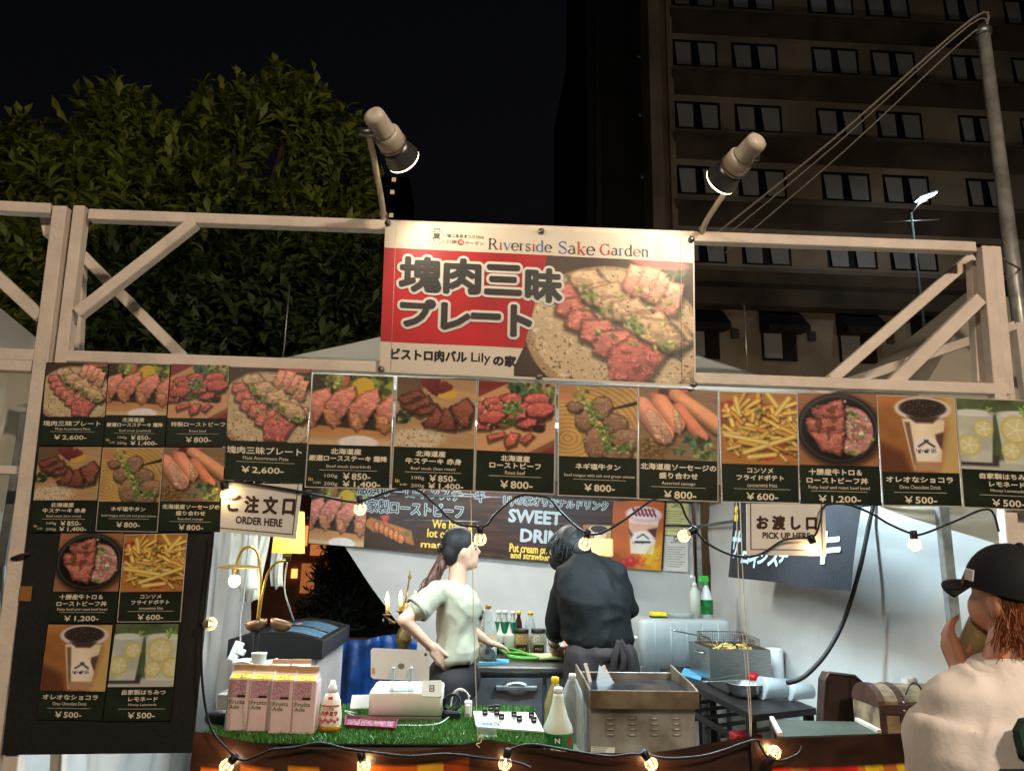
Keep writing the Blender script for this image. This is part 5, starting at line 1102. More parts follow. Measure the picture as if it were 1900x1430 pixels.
ob = bottle('oil_bottle', 'cloudy plastic bottle of canola oil with green label, before the griddle', x, y, zS, H, .056, (CLOUD, WHITE_PL), [(.94, 0), (1, .02), (1, .38), (.94, .45), (.66, .58), (.42, .76), (.34, .86), (.32, .9)], (.3, .09), lbl=(.0, .385, M('green_label', (40, 120, 56), .4, var=.15, sc=20)))
cp = CylPanel((x, y), .0575, zS, zS+H*.385, -150, -30); lettering(cp, '長持ち', (.2, .5, .7, .66), INK_L, ob, .001, bold=.0009, nb=4); lettering(cp, 'キャノーラ油', (.06, .7, .9, .88), INK_L, ob, .001, bold=.0011, nb=4)
MB().grid(lambda u, v: cp.pt(.3+.26*u, .06+.32*v, .0009), 4, 3).build('green_square', M('dark_green_ink', (20, 84, 50), .4), ob); lettering(cp, 'N', (.36, .13, .5, .3), INK_L, ob, .0014, bold=.001, nb=4); MB().grid(lambda u, v: cp.pt(.78+.1*u, .06+.4*v, .0009), 2, 3).build('red_stripe', INK_R, ob)
x2, y2 = P(1030, 1300, 3.10).x, 3.10; bottle('oil_bottle', 'ridged clear oil bottle with a yellow cap behind the canola bottle', x2, y2, zS, P(1030, 1255, 3.10).z-zS, .042, (M('oil_pet', (190, 176, 110), .12, var=.05, trans=.55), CAPY), RIDGE, (.36, .09))
x3, y3 = P(1062, 1300, 3.06).x, 3.06; bottle('water_bottle', 'large ridged clear water bottle beside the griddle', x3, y3, zS, P(1055, 1249, 3.06).z-zS, .048, (PET, WHITE_PL), RIDGE, (.30, .07))
# ---------------------------------------------------------------- back counter (fridge with drawers)
KZ = .90
kf = PZ(1000, 1236, KZ); kx0, kx1, ky0, ky1 = P(862, 1240, kf.y).x, P(1180, 1240, kf.y).x, kf.y, kf.y+.62
kc = thing('kitchen_counter', 'stainless steel counter fridge with a drawer, behind the staff', 'counter', ((kx0+kx1)/2, ky0+.3, 0))
GST = M('grey_steel', (130, 134, 138), .38, .75, var=.12, sc=14)
MB().box((kx0-.01, ky0-.02, KZ-.035), (kx1+.01, ky1, KZ), .008).build('worktop', STEEL, kc)
MB().box((kx0, ky0+.03, .1), (kx1, ky1-.01, KZ-.036)).build('carcass', GST, kc)
dx0, dx1 = P(874, 1260, ky0).x, P(1008, 1260, ky0).x
for k, (u0, u1) in enumerate(((dx0, dx1), (dx1+.02, kx1-.01))):
    dr = MB().box((u0, ky0+.004, .16), (u1, ky0+.029, KZ-.06), .006).build('door', GST, kc)
    if k == 0:
        c = P(958, 1275, ky0); MB().box((c.x-.12, ky0-.03, c.z-.016), (c.x+.12, ky0+.004, c.z+.014), .008).build('handle', GALV, dr); MB().lathe((c.x, ky0+.002, c.z-.0), [(.085, -.005), (.08, .02), (.05, .03)], 20, (0, -1, 0), sx=1, sy=.5).build('handle_cup', STEEL, dr)
for x in (kx0+.06, kx1-.06): MB().tube([(x, ky0+.1, 0), (x, ky0+.1, .1)], .02).build('foot', STEEL, kc)
kb = lambda px, py: PZ(px, py, KZ)
def bt(name, label, px, pyb, pyt, wpx, mats, prof=None, cap=(.35, .1), lbl=None, group=None):
    b = kb(px, pyb); R = wpx/2*(b.y*1.03)/FPX; return bottle(name, label, b.x, b.y+R, KZ, P(px, pyt, b.y+R).z-KZ, R, mats, prof, cap, group, lbl), b, R
GBT = 'bottles on the back counter'
BROWN = M('brown_sauce', (60, 30, 20), .2, var=.1)
vb, b, R = bt('vinegar_bottle', 'tall bottle with yellow vinegar and a white round label', 904, 1229, 1122, 33, (PET, M('gold_cap', (176, 130, 50), .35, .6)), [(.95, 0), (1, .02), (1, .5), (.86, .62), (.62, .74), (.40, .88), (.34, .92)], (.32, .07))
H = .46*(P(904, 1122, b.y+R).z-KZ); MB().lathe((b.x, b.y+R, KZ), [(R*.93, .003), (R*.985, .012), (R*.985, H)], 20).build('vinegar', M('yellow_vinegar', (240, 180, 30), .15, var=.03, trans=.25, emit=0), vb)
cp = CylPanel((b.x, b.y+R), R*1.01, KZ+.01, KZ+H*.95, -160, -20); MB().grid(lambda u, v: cp.pt(.5+.36*v*math.cos(6.283*u), .5+.42*v*math.sin(6.283*u), .001), 24, 3).build('round_label', INK_W, vb); lettering(cp, 'カンタン', (.2, .28, .62, .42), INK_K, vb, .0016, bold=.0006, nb=4); lettering(cp, '酢', (.64, .26, .82, .44), INK_R, vb, .0016, bold=.0006, nb=4); lettering(cp, '品', (.4, .5, .58, .72), M('olive_ink', (110, 100, 50), .4), vb, .0016, bold=.0008, nb=4)
for k, (px, lb) in enumerate(((925, 'first of the white-capped green-label bottles behind the squeeze bottles'), (936, 'middle white-capped green-label bottle behind the squeeze bottles'), (951, 'last white-capped green-label bottle behind the squeeze bottles'))): bt('sauce_bottle', lb, px, 1206, 1132+(k == 2), 15, (M('clear_green_bottle', (196, 206, 190), .15, var=.05, trans=.4), WHITE_PL), None, (.55, .09), (.25, .72, M('green_label2', (20, 110, 80), .4, var=.2, sc=30)), GBT)
bt('sauce_bottle', 'dark sauce bottle with a yellow cap behind the spice jars', 962, 1204, 1133, 13, (BROWN, CAPY), None, (.62, .09), None, GBT)
bt('oil_bottle', 'small clear bottle with a yellow cap behind the last spice jar', 984, 1204, 1134, 19, (PET, CAPY), RIDGE, (.5, .09), None, GBT)
NOZ = [(.95, 0), (1, .02), (1, .62), (.9, .66), (.5, .70), (.28, .86), (.12, .97), (.10, .98)]
for k, (px, lb, c) in enumerate(((927, 'white-topped squeeze bottle of dark sauce beside the vinegar', M('dark_squeeze', (40, 38, 50), .4)), (945, 'milky white squeeze bottle on the back counter', CLOUD))):
    t, b, R = bt('squeeze_bottle', lb, px, 1214+2*k, 1156, 18, (c if k else CLOUD, WHITE_PL), NOZ, (.12, .03), None, GBT)
    if k == 0: wrap((b.x, b.y+R), R*1.01, KZ+.005, KZ+.07, -170, -10, 'dark_sauce', c, t)
for k, (px, lb) in enumerate(((968, 'glass jar of pale grains with a dark label'), (1000, 'glass jar of cream sauce with a dark label, by the cook\'s arm'))):
    b = kb(px, 1216); R = 14.5*(b.y*1.03)/FPX; t = thing('spice_jar', lb, 'jar', (b.x, b.y+R, KZ), 'jars on the back counter'); Hh = P(px, 1166, b.y+R).z-KZ
    MB().lathe((b.x, b.y+R, KZ), [(R*.9, 0), (R, .008), (R, Hh*.62), (R*.86, Hh*.78), (R*.82, Hh*.84)], 20).build('contents', M('grains%d' % k, ((176, 140, 86), (190, 184, 160))[k], .4, var=.35, sc=120, coat=.8), t); MB().lathe((b.x, b.y+R, KZ), [(R*.88, Hh*.845), (R*.88, Hh*.99), (R*.8, Hh)], 20).build('lid', M('jar_lid', (60, 60, 58), .3, .7), t)
    wrap((b.x, b.y+R), R*1.012, KZ+.012, KZ+Hh*.42, -130, -50, 'label', INK_K, t); lettering(CylPanel((b.x, b.y+R), R*1.012, KZ+.012, KZ+Hh*.42, -130, -50), 'MILLE', (.2, .35, .8, .6), INK_Y, t, .001)
b = kb(880, 1222); th = thing('thermos_pot', 'tall stainless insulated pot behind the woman\'s back', 'pot', (b.x, b.y+.09, KZ)); Hh = P(876, 1128, b.y+.09).z-KZ
MB().lathe((b.x-.02, b.y+.09, KZ), [(.075, 0), (.08, .01), (.08, Hh*.78)], 26).build('body', STEEL, th); MB().lathe((b.x-.02, b.y+.09, KZ), [(.081, Hh*.78), (.081, Hh*.84)], 26).build('band', BLACK_PL, th); MB().lathe((b.x-.02, b.y+.09, KZ), [(.08, Hh*.841), (.078, Hh*.93), (.06, Hh)], 26).build('lid', STEEL, th)
# spring onions, knife, cutting board, cloth
m = MB(); ON = thing('spring_onions', 'bundle of long green spring onions on the cutting board', 'vegetable', kb(970, 1226))
G1 = M('onion_green', (88, 160, 44), .4, var=.25, sc=30, c2=(50, 120, 30)); G2 = M('onion_white', (220, 226, 180), .4, var=.1, sc=20, c2=(170, 200, 110))
for k in range(7):
    a, b2 = kb(918+4*k, 1212+2.2*k), kb(982+3*k, 1221+1.2*k); a.z += .045-.004*k; b2.z += .022; c = kb(1042, 1223+k*.6)+V3(0, 0, .018)
    MB().tube(spline([a, (a+b2)/2+V3(0, 0, .012*math.sin(k*2)), b2], 5), [.004, .007]+[.009]*8+[.010], 7).build('green_leaf', G1, ON); MB().tube([b2, c], [.010, .012], 8).build('white_stalk', G2, ON)
q = [kb(1006, 1224), kb(1064, 1227), kb(1060, 1216), kb(1008, 1214)]
MB().prism([p+V3(0, 0, .001) for p in q], (0, 0, .014)).build('cutting_board', M('white_board', (222, 226, 220), .45, var=.05), label='white plastic cutting board under the cook\'s hand', cat='cutting board')
MB().prism([kb(888, 1231), kb(944, 1232), kb(944, 1225), kb(890, 1223)], (0, 0, .008)).build('blue_cloth', M('blue_cloth', (90, 170, 210), .8, var=.12), label='folded light-blue cloth in front of the vinegar bottle', cat='cloth')
kn = thing('knife', 'kitchen knife held over the cutting board', 'knife', kb(1050, 1222)+V3(0, 0, .02)); MB().prism([kb(1018, 1226)+V3(0, 0, .03), kb(1064, 1212)+V3(0, 0, .05), kb(1066, 1220)+V3(0, 0, .02)], (0, .002, 0)).build('blade', STEEL, kn)
wp = kb(1062, 1214); MB().prism([P(1032, 1193, 5.2), P(1068, 1193, 5.2), P(1068, 1214, 5.15), P(1032, 1214, 5.15)], (0, .01, 0)).build('tray', M('pale_blue_plastic', (190, 206, 214), .4), label='pale blue tray leaning behind the cook\'s elbow', cat='tray')
# ---------------------------------------------------------------- water tank and what stands on it
WZ = P(1240, 1236, 5.3).z; ax, bx_ = P(1190, 1200, 5.3).x, P(1362, 1200, 5.3).x; wt = P(1240, 1149, 5.3).z
wtb = thing('tank_stand', 'low stand under the water tank', 'stand', ((ax+bx_)/2, 5.5, 0)); MB().box((ax, 5.31, WZ-.04), (bx_, 5.72, WZ-.002), .005).build('top', GST, wtb)
for x in (ax+.04, bx_-.04):
    for y in (5.35, 5.68): MB().tube([(x, y, 0), (x, y, WZ-.04)], .018).build('leg', GST, wtb)
tk = thing('water_tank', 'large translucent white water tank at the back of the stall', 'tank', ((ax+bx_)/2, 5.5, WZ))
TANK = M('translucent_tank', (214, 220, 218), .35, var=.06, sc=5, transl=.4); n = 12
def tankfn(u, v):
    return None
rbox('body', TANK, tk, ax, bx_, 5.31, 5.7, WZ, wt, .05, 6, .03)
for k in range(5):
    x = ax+.1+(bx_-ax-.2)*k/4; MB().tube([(x, 5.314, WZ+.02), (x, 5.314, wt-.03)], .006, 8).build('rib', TANK, tk)
for z in (WZ+.02, WZ+.17): MB().tube([(ax-.04, 5.42, z), (ax+.01, 5.42, z)], .012, 10).build('tap', WHITE_PL, tk)
s0 = P(1222, 1151, 5.45); spg = thing('sponge', 'yellow sponge with dark scouring base on the tank', 'sponge', (s0.x, 5.45, wt)); MB().box((s0.x-.055, 5.41, wt+.012), (s0.x+.055, 5.5, wt+.038), .005).build('foam', M('sponge_yellow', (240, 214, 40), .85, var=.1, sc=60, bump=.3), spg); MB().box((s0.x-.055, 5.41, wt), (s0.x+.055, 5.5, wt+.012), .002).build('scourer', M('scourer_green', (50, 70, 40), .9), spg)
s1 = P(1262, 1150, 5.5); MB().lathe((s1.x, 5.5, wt), [(.07, 0), (.075, .025), (.078, .03)], 24, sx=1.2).build('lid_stack', ACR, label='clear plastic lid lying between sponge and bottles', cat='lid')
s2 = P(1291, 1150, 5.48); dsp = bottle('pump_bottle', 'white pump bottle standing on the tank', s2.x, 5.48, wt, .24, .036, (CLOUD, WHITE_PL), [(1, 0), (1, .7), (.5, .8), (.4, .84)], (.4, .1)); MB().tube([(s2.x, 5.48, wt+.24), (s2.x, 5.48, wt+.28), (s2.x-.03, 5.46, wt+.285)], .008, 8).build('pump_nozzle', WHITE_PL, dsp)
s3 = P(1312, 1150, 5.52); spb = bottle('spray_bottle', 'white spray bottle with green trigger and green label', s3.x, 5.52, wt, .25, .045, (WHITE_PL, M('trigger_green', (60, 170, 60), .4)), [(1, 0), (1, .5), (.7, .68), (.34, .84), (.3, .88)], (.34, .1), lbl=(.1, .5, M('spray_label', (20, 120, 50), .4, var=.3, sc=30))); MB().box((s3.x-.05, 5.5, wt+.24), (s3.x+.02, 5.54, wt+.29), .01).build('trigger_head', MATS['trigger_green'], spb)
# ---------------------------------------------------------------- black table with the fryer
TZ = .80; Lb, Fr, Rf = PZ(1225, 1240, TZ), PZ(1397, 1326, TZ), PZ(1514, 1313, TZ); Rb = Lb+(Rf-Fr)*1.0
bt_ = thing('black_table', 'black steel table with slatted under-shelf beside the side sheet', 'table', ((Lb+Rf)/2).to_2d().to_3d())
BST = M('black_steel', (34, 28, 28), .45, .3, var=.25, sc=8)
MB().prism([p-V3(0, 0, .03) for p in (Fr, Rf, Rb, Lb)], (0, 0, .03)).build('table_top', BST, bt_)
ctr = (Lb+Rf)/2
for p in (Fr, Rf, Rb, Lb):
    q = p+(ctr-p)*.08; MB().box((q.x-.02, q.y-.02, 0), (q.x+.02, q.y+.02, TZ-.031)).build('leg', BST, bt_)
for k in range(7):
    a = Fr+(Lb-Fr)*(.06+.14*k); b = a+(Rf-Fr); MB().bar(V3(a.x+.02, a.y, TZ-.2), V3(b.x-.02, b.y, TZ-.2), .02, .02).build('shelf_slat', BST, bt_)
MB().bar(Fr-V3(-.03, 0, .17), Lb-V3(-.03, 0, .17), .03, .02).build('rail', BST, bt_)
MB().obox(Fr+(Lb-Fr)*.2+V3(.08, 0, -.16), (1, 0, 0), (0, 1, 0), (0, 0, 1), .07, .05, .02, .005).build('red_box', M('red_plastic', (140, 20, 26), .4), label='small red box on the black table\'s under-shelf', cat='box')
fb_ = PZ(1345, 1266, TZ); fz = P(1300, 1203, fb_.y).z; fx0, fx1 = P(1318, 1255, fb_.y).x, P(1432, 1255, fb_.y).x; fy0, fy1 = fb_.y, fb_.y+.42
fy = thing('deep_fryer', 'stainless steel deep fryer on the black table', 'fryer', ((fx0+fx1)/2, fb_.y+.2, TZ))
m = MB(); o, i = .0, .008
m.box((fx0, fy0, TZ+.001), (fx1, fy0+.006, fz)); m.box((fx0, fy1-.006, TZ+.001), (fx1, fy1, fz)); m.box((fx0, fy0+.0065, TZ+.001), (fx0+.006, fy1-.0065, fz)); m.box((fx1-.006, fy0+.0065, TZ+.001), (fx1, fy1-.0065, fz)); m.build('tank', STEEL, fy)
MB().box((fx0+.007, fy0+.007, TZ+.1), (fx1-.007, fy1-.007, fz-.05)).build('oil', M('frying_oil', (120, 84, 24), .1), fy)
MB().tube(spline([(fx0-.002, fy0+.10, fz-.035), (fx0-.03, fy0+.12, fz-.035), (fx0-.03, fy0+.2, fz-.035), (fx0-.002, fy0+.22, fz-.035)], 5), .005, 8).build('handle', STEEL, fy)
cbx = P(1424, 1200, fy1).x; cb = MB().box((fx1-.06, fy1-.02, fz-.02), (fx1+.06, fy1+.08, P(1424, 1186, fy1).z), .006).build('control_box', STEEL, fy); kz = P(1424, 1186, fy1).z
MB().lathe((fx1, fy1+.02, kz), [(.022, 0), (.022, .012), (.018, .022)], 14).build('knob', BLACK_PL, cb)
# basket of fries
bk = thing('fryer_basket', 'wire basket with long handle lifted in the fryer', 'basket', ((fx0+fx1)/2, fb_.y+.2, fz)); WIRE = M('basket_wire', (140, 132, 118), .4, .8)
x0, x1, y0_, y1_ = fx0+.03, fx1-.04, fy0+.06, fy1-.08; zb_, zt_ = fz-.045, fz+.05
for nm, pts in (('side_mesh', ((x0, y1_), (x1, y1_))), ('side_mesh', ((x1, y0_), (x1, y1_))), ('side_mesh', ((x0, y0_), (x0, y1_)))):
    m = MB()
    for k in range(22): s = k/21; a = V3(pts[0][0]+(pts[1][0]-pts[0][0])*s, pts[0][1]+(pts[1][1]-pts[0][1])*s, 0); m.tube([a+V3(0, 0, zb_), a+V3(0, 0, zt_+.02*(a.y-y0_)/.3)], .0012, 4, caps=False)
    for k in range(8): z = zb_+(zt_-zb_)*k/7; m.tube([(pts[0][0], pts[0][1], z), (pts[1][0], pts[1][1], z+.0)], .0012, 4, caps=False)
    m.build(nm, WIRE, bk)
MB().tube([(x0, y0_, zt_), (x0, y1_, zt_+.02), (x1, y1_, zt_+.02), (x1, y0_, zt_)], .003, 6).build('rim', WIRE, bk)
hA, hB, hC = P(1246, 1168, fy0+.1), P(1316, 1183, fy0+.1), P(1324, 1208, fy0+.1); MB().tube(spline([hA, (hA+hB)/2, hB, hC], 4), .005, 8).build('handle', STEEL, bk)
fr_ = thing('fries', 'pile of pale fries in the fryer basket', 'fries', ((x0+x1)/2, (y0_+y1_)/2, fz-.04)); FRY = M('fry_yellow', (226, 196, 110), .5, var=.15)
r = np.random.default_rng(8)
for k in range(46):
    c = V3(r.uniform(x0+.03, x1-.03), r.uniform(y0_+.02, y1_-.03), fz-.03+r.random()*.035); d = V3(r.normal(), r.normal(), r.normal()*.5).normalized(); MB().bar(c-d*.03, c+d*.03, .007, .007, .001, (0, .3, 1)).build('fry', FRY, fr_)
# bowl, tray, tongs, can, roll, tubs
c = PZ(1392, 1297, TZ); R = 33*c.y*1.05/FPX; bz = P(1392, 1266, c.y+.05).z-TZ; bw_ = thing('mixing_bowl', 'stainless steel mixing bowl on the corner of the black table', 'bowl', (c.x, c.y+R*.6, TZ))
MB().lathe((c.x, c.y+R*.6, TZ), [(R*.55, 0), (R*.62, .004), (R*.86, bz*.45), (R*.97, bz*.95), (R*1.04, bz), (R*1.03, bz-.003), (R*.95, bz*.93), (R*.84, bz*.47), (R*.6, .008), (0.001, .006)], 32).build('shell', STEEL, bw_)
q = [PZ(1312, 1270, TZ), PZ(1352, 1290, TZ), PZ(1385, 1284, TZ), PZ(1352, 1262, TZ)]; MB().prism([p+V3(0, 0, .001) for p in q], (0, 0, .014)).build('black_tray', BLACK_PL, label='flat black tray in front of the fryer', cat='tray')
tn = thing('tongs', 'steel tongs lying across the black tray and bowl', 'tongs', PZ(1330, 1268, TZ+.07))
for a, b2 in (((1304, 1263), (1378, 1249)), ((1304, 1264), (1372, 1262))): MB().bar(PZ(*a, TZ+.075), PZ(*b2, TZ+.085), .010, .003, .001, (0, 0, 1)).build('arm', STEEL, tn)
c = PZ(1425, 1258, TZ); Hc = P(1425, 1226, c.y+.05).z-TZ; can = thing('food_can', 'green and yellow can beside the paper roll', 'can', (c.x, c.y+.05, TZ)); MB().lathe((c.x, c.y+.05, TZ), [(.05, 0), (.05, Hc)], 24).build('body', M('can_green', (40, 120, 40), .35, var=.1), can); wrap((c.x, c.y+.05), .0506, TZ+Hc*.35, TZ+Hc*.85, -170, -10, 'yellow_band', M('can_yellow', (230, 190, 20), .35, var=.2, sc=40), can); MB().lathe((c.x, c.y+.05, TZ), [(.052, Hc+.0005), (.052, Hc+.006)], 24).build('rim', STEEL, can)
c = PZ(1445, 1262, TZ); Hc = P(1445, 1202, c.y+.05).z-TZ; MB().lathe((c.x, c.y+.05, TZ), [(.052, 0), (.053, .01), (.053, Hc-.006), (.049, Hc), (.02, Hc), (.02, Hc-.03)], 26).build('paper_roll', M('paper_towel', (238, 238, 234), .85, var=.02, bump=.1, bsc=120), label='upright white paper towel roll beside the fryer', cat='paper roll')
c = PZ(1410, 1272, TZ); MB().ball((c.x, c.y+.1, TZ+.03), .035, 16, 10, (1, 1, .9)).build('red_tomato', M('tomato_red', (190, 20, 30), .35), label='small round red tomato behind the mixing bowl', cat='tomato')
TUB = M('frosted_tub', (214, 222, 224), .3, var=.04, transl=.4)
for (a, b2, e, lb) in (((1418, 1256), (1470, 1266), (1472, 1302), 'frosted plastic tub lying on the black table\'s edge'), ((1470, 1268), (1516, 1274), (1512, 1304), 'second frosted tub beside the first on the table\'s edge')):
    A, B, E = PZ(a[0], 1290, TZ), PZ(b2[0], 1294, TZ), PZ(e[0], e[1], TZ); y = E.y+.01; A, B = P(a[0], a[1], y), P(b2[0], b2[1], y); t = thing('plastic_tub', lb, 'tub', ((A.x+B.x)/2, y+.06, TZ), 'frosted tubs'); MB().lathe(((A.x+.0), y+.05, (TZ+A.z)/2), [((A.z-TZ)/2*.98, 0), ((A.z-TZ)/2*.9, .02), ((A.z-TZ)/2*.78, B.x-A.x)], 24, (1, .1, 0)).build('shell', TUB, t)
MB().prism([PZ(1263, 1252, TZ+.002), PZ(1300, 1262, TZ+.002), PZ(1306, 1246, TZ+.002), PZ(1270, 1240, TZ+.002)], (0, 0, .006)).build('blue_cloth', MATS['blue_cloth'], label='light-blue folded cloth on the far end of the black table', cat='cloth')
# ---------------------------------------------------------------- dark display box, rusty tray, treasure chests at the pick-up end
DZ = .84
q = [PZ(1448, 1366, DZ), PZ(1632, 1360, DZ), PZ(1590, 1338, DZ), PZ(1432, 1335, DZ)]
pk = thing('pick_up_table', 'pick-up table with dark green top edged with dark wood', 'table', ((q[0]+q[2])/2).to_2d().to_3d())
MB().prism([p-V3(0, 0, .03) for p in q], (0, 0, .03)).build('table_top', M('dark_green_top', (62, 66, 56), .5, var=.15), pk)
for k in range(4):
    p = q[k]+((q[0]+q[2])/2-q[k])*.1; MB().box((p.x-.02, p.y-.02, 0), (p.x+.02, p.y+.02, DZ-.031)).build('leg', DARK_WOOD, pk)
for a, b2 in ((0, 3), (1, 2)): MB().bar(q[a]+V3(0, 0, .008), q[b2]+V3(0, 0, .008), .018, .016, .002, (0, 0, 1)).build('edge_strip', M('pale_strip', (190, 180, 160), .5), pk)
ms = thing('rusty_tray', 'tall rusty brown metal case leaning against the side sheet', 'case', P(1562, 1345, 3.55)); RUST = M('rusty_metal', (70, 50, 40), .5, .4, var=.4, sc=12, c2=(34, 24, 20))
ty = 3.55; pts = [P(1527, 1345, ty), P(1531, 1262, ty), P(1538, 1248, ty), P(1586, 1254, ty), P(1598, 1264, ty), P(1600, 1350, ty)]; bz = PZ(1560, 1500, 0)
low = [V3(pts[0].x, ty, .45), V3(pts[-1].x, ty, .45)]; MB().prism(pts+[low[1], low[0]], (0, .07, 0)).build('shell', RUST, ms); m = MB(); m.tube([low[0]]+pts+[low[1]], .008, 8); m.build('rim', RUST, ms)
a, b2 = P(1579, 1262, ty-.003), P(1577, 1345, ty-.003); MB().bar(a, b2, .008, .006).build('groove', BLACK_PL, ms); MB().box((low[0].x, ty-.02, 0), (low[1].x, ty+.12, .449)).build('crate', DARK_WOOD, ms)
# straight-sided chest: curved lid, straps, buckle
cy = 3.25; cx0, cx1 = P(1630, 1300, cy).x, P(1760, 1300, cy).x; cz0, cz1 = P(1640, 1362, cy).z, P(1640, 1312, cy).z; lidz = P(1640, 1276, cy).z
chs = thing('treasure_chest', 'worn map-papered treasure chest with leather straps', 'chest', ((cx0+cx1)/2, cy+.1, cz0-.3)); MAP = M('worn_paper', (140, 118, 88), .7, var=.3, sc=14, c2=(74, 56, 40)); LEA = M('brown_leather', (66, 40, 30), .5, var=.2, sc=20)
MB().box((cx0, cy, cz0-.3), (cx1, cy+.22, cz1)).build('box', MAP, chs)
def arch(x0, x1, r0, nm, mat, parent):
    pts = [(0, cy+.11-(.11+r0)*math.cos(t), cz1+.002+(lidz-cz1+r0)*math.sin(t)) for t in np.linspace(0, 3.1416, 12)]; MB().prism([V3(x0, p[1], p[2]) for p in pts], (x1-x0, 0, 0)).build(nm, mat, parent)
arch(cx0, cx1, 0, 'lid', MAP, chs)
for x in (cx0-.003, cx0+.085): arch(x, x+.03, .004, 'lid_strap', LEA, chs); MB().box((x, cy-.006, cz0-.3), (x+.03, cy-.0005, cz1+.004), .001).build('strap', LEA, chs)
MB().box((cx0-.003, cy-.009, cz1-.025), (cx1, cy-.0065, cz1+.012), .001).build('band', LEA, chs)
for z in (cz1-.01, cz0-.02, cz1+.022): MB().ball((cx0+.1, cy-.012, z), .005, 8, 6).build('stud', STEEL, chs)
MB().tube(spline([P(1680, 1288, cy), P(1690, 1268, cy), P(1704, 1270, cy), P(1712, 1284, cy)], 5), .004, 6).build('carry_handle', LEA, chs)
MB().box((cx0-.03, cy-.02, 0), (cx1+.03, cy+.26, cz0-.301)).build('chest_stand', DARK_WOOD, label='dark stand under the treasure chest', cat='stand')
oc = thing('open_chest', 'open dark chest lid standing behind the treasure chest', 'chest', (P(1710, 1240, 3.6).x, 3.6, 0)); xa, xb = P(1684, 1215, 3.6).x, P(1800, 1215, 3.6).x; za, zb2 = P(1690, 1209, 3.6).z, P(1690, 1262, 3.6).z
MB().box((xa, 3.6, 0), (xb, 3.85, zb2), .004).build('box', DARK_WOOD, oc); MB().box((xa, 3.84, zb2+.001), (xb, 3.9, za), .006).build('lid', DARK_WOOD, oc); MB().box((xa+.07, 3.83, zb2+.001), (xa+.1, 3.838, za+.004)).build('strap', LEA, oc)
bh = thing('paper_bundle', 'bundle of upright white paper sleeves between the two chests', 'paper', P(1702, 1285, 3.5)); r = np.random.default_rng(5)
for k in range(7): p = P(1683+5.2*k, 1256+r.uniform(-3, 4), 3.5+.01*k); MB().box((p.x, p.y, zb2-.12), (p.x+.011, p.y+.05, p.z)).build('sleeve', PAPER, bh)
# ---------------------------------------------------------------- floodlights clamped to the frame
HOUSE = M('cream_enamel', (206, 194, 176), .4, var=.06, sc=20); ALU = M('lamp_aluminium', (120, 122, 124), .35, .8, var=.1); LENS = glow('flood_lens', (255, 226, 176), 9); BRASS = M('brass', (190, 150, 70), .35, .9, var=.15)
def flood(label, base, top, back, lens, aim, e):
    A, T, Bk, L = P(*base, F0-.01), P(*top, 2.27), P(*back, 2.22), P(*lens, 2.40)
    t = thing('floodlight', label, 'floodlight', A, 'floodlights over the banner'); ax = (L-Bk).normalized(); ln = (L-Bk).length
    MB().tube(spline([A, A+(T-A)*.15+V3(0, 0, .02), A+(T-A)*.55+V3(0, 0, .015), T], 5), .011, 10).build('arm', HOUSE, t)
    MB().lathe(Bk, [(.018, -.012), (.033, -.004), (.036, .01), (.036, ln*.36), (.040, ln*.38)], 24, ax).build('rear_cap', HOUSE, t)
    MB().lathe(Bk, [(.040, ln*.381), (.047, ln*.42), (.048, ln*.68), (.044, ln*.70)], 24, ax).build('housing', HOUSE, t)
    MB().lathe(Bk, [(.049, ln*.63), (.051, ln*.65), (.049, ln*.67)], 24, ax, False, False).build('clamp_ring', GALV, t)
    MB().lathe(Bk, [(.043, ln*.701), (.048, ln*.78), (.060, ln*.98), (.061, ln)], 28, ax, capt=False).build('reflector', ALU, t)
    MB().lathe(Bk, [(.0605, ln*1.001), (.0595, ln*1.03), (.05, ln*1.07), (.02, ln*1.10)], 28, ax).build('lens', LENS, t)
    q = T; MB().lathe(q, [(.012, -.03), (.014, 0), (.012, .03)], 12, RT).build('wing_bolt', GALV, t)
    MB().bar(A-V3(.016, 0, -.014), A+V3(.016, 0, .014), .018, .05, .003).build('clamp', GALV, t)
    tgt = P(*aim, F0-.05); d = (tgt-L).normalized()
    lo = point('flood_beam', L+ax*.035, e, (1, .84, .62), .045, t, 'SPOT', spot_size=D2R(110), spot_blend=.75); lo.rotation_euler = d.to_track_quat('-Z', 'Y').to_euler()
flood('cream floodlight tilted over the banner\'s starting corner, arm leaning left', (712, 408), (684, 246), (693, 214), (747, 294), (900, 560), 9)
flood('cream floodlight tilted over the banner\'s far corner, in front of the building', (1300, 436), (1392, 292), (1405, 262), (1339, 334), (1130, 560), 11)
# ---------------------------------------------------------------- strings of globe bulbs
GLASS = clear_glass('bulb_glass', (255, 248, 236), .02, .015); FIL = glow('filament', (255, 206, 120), 28); CABLE = M('black_cable', (14, 13, 12), .5)
def bulb(t, sx, sy, bx, by, Y, e=.5, lit=True):
    S_, Bc = P(sx, sy, Y), P(bx, by, Y); ax = (Bc-S_).normalized()
    MB().lathe(S_, [(.010, -.018), (.013, -.014), (.013, .010), (.011, .014)], 12, ax).build('socket', BLACK_PL, t)
    gl = MB().lathe(Bc, [(.009, -.026), (.012, -.021), (.019, -.013), (.0225, 0), (.019, .013), (.012, .0195), (.002, .0225)], 18, ax).build('bulb', GLASS, t)
    MB().lathe(Bc, [(.001, -.014), (.0035, -.008), (.004, .004), (.001, .011)], 8, ax).build('filament', FIL, gl)
    point('bulb_light', Bc, e, (1, .70, .38), .012, t)
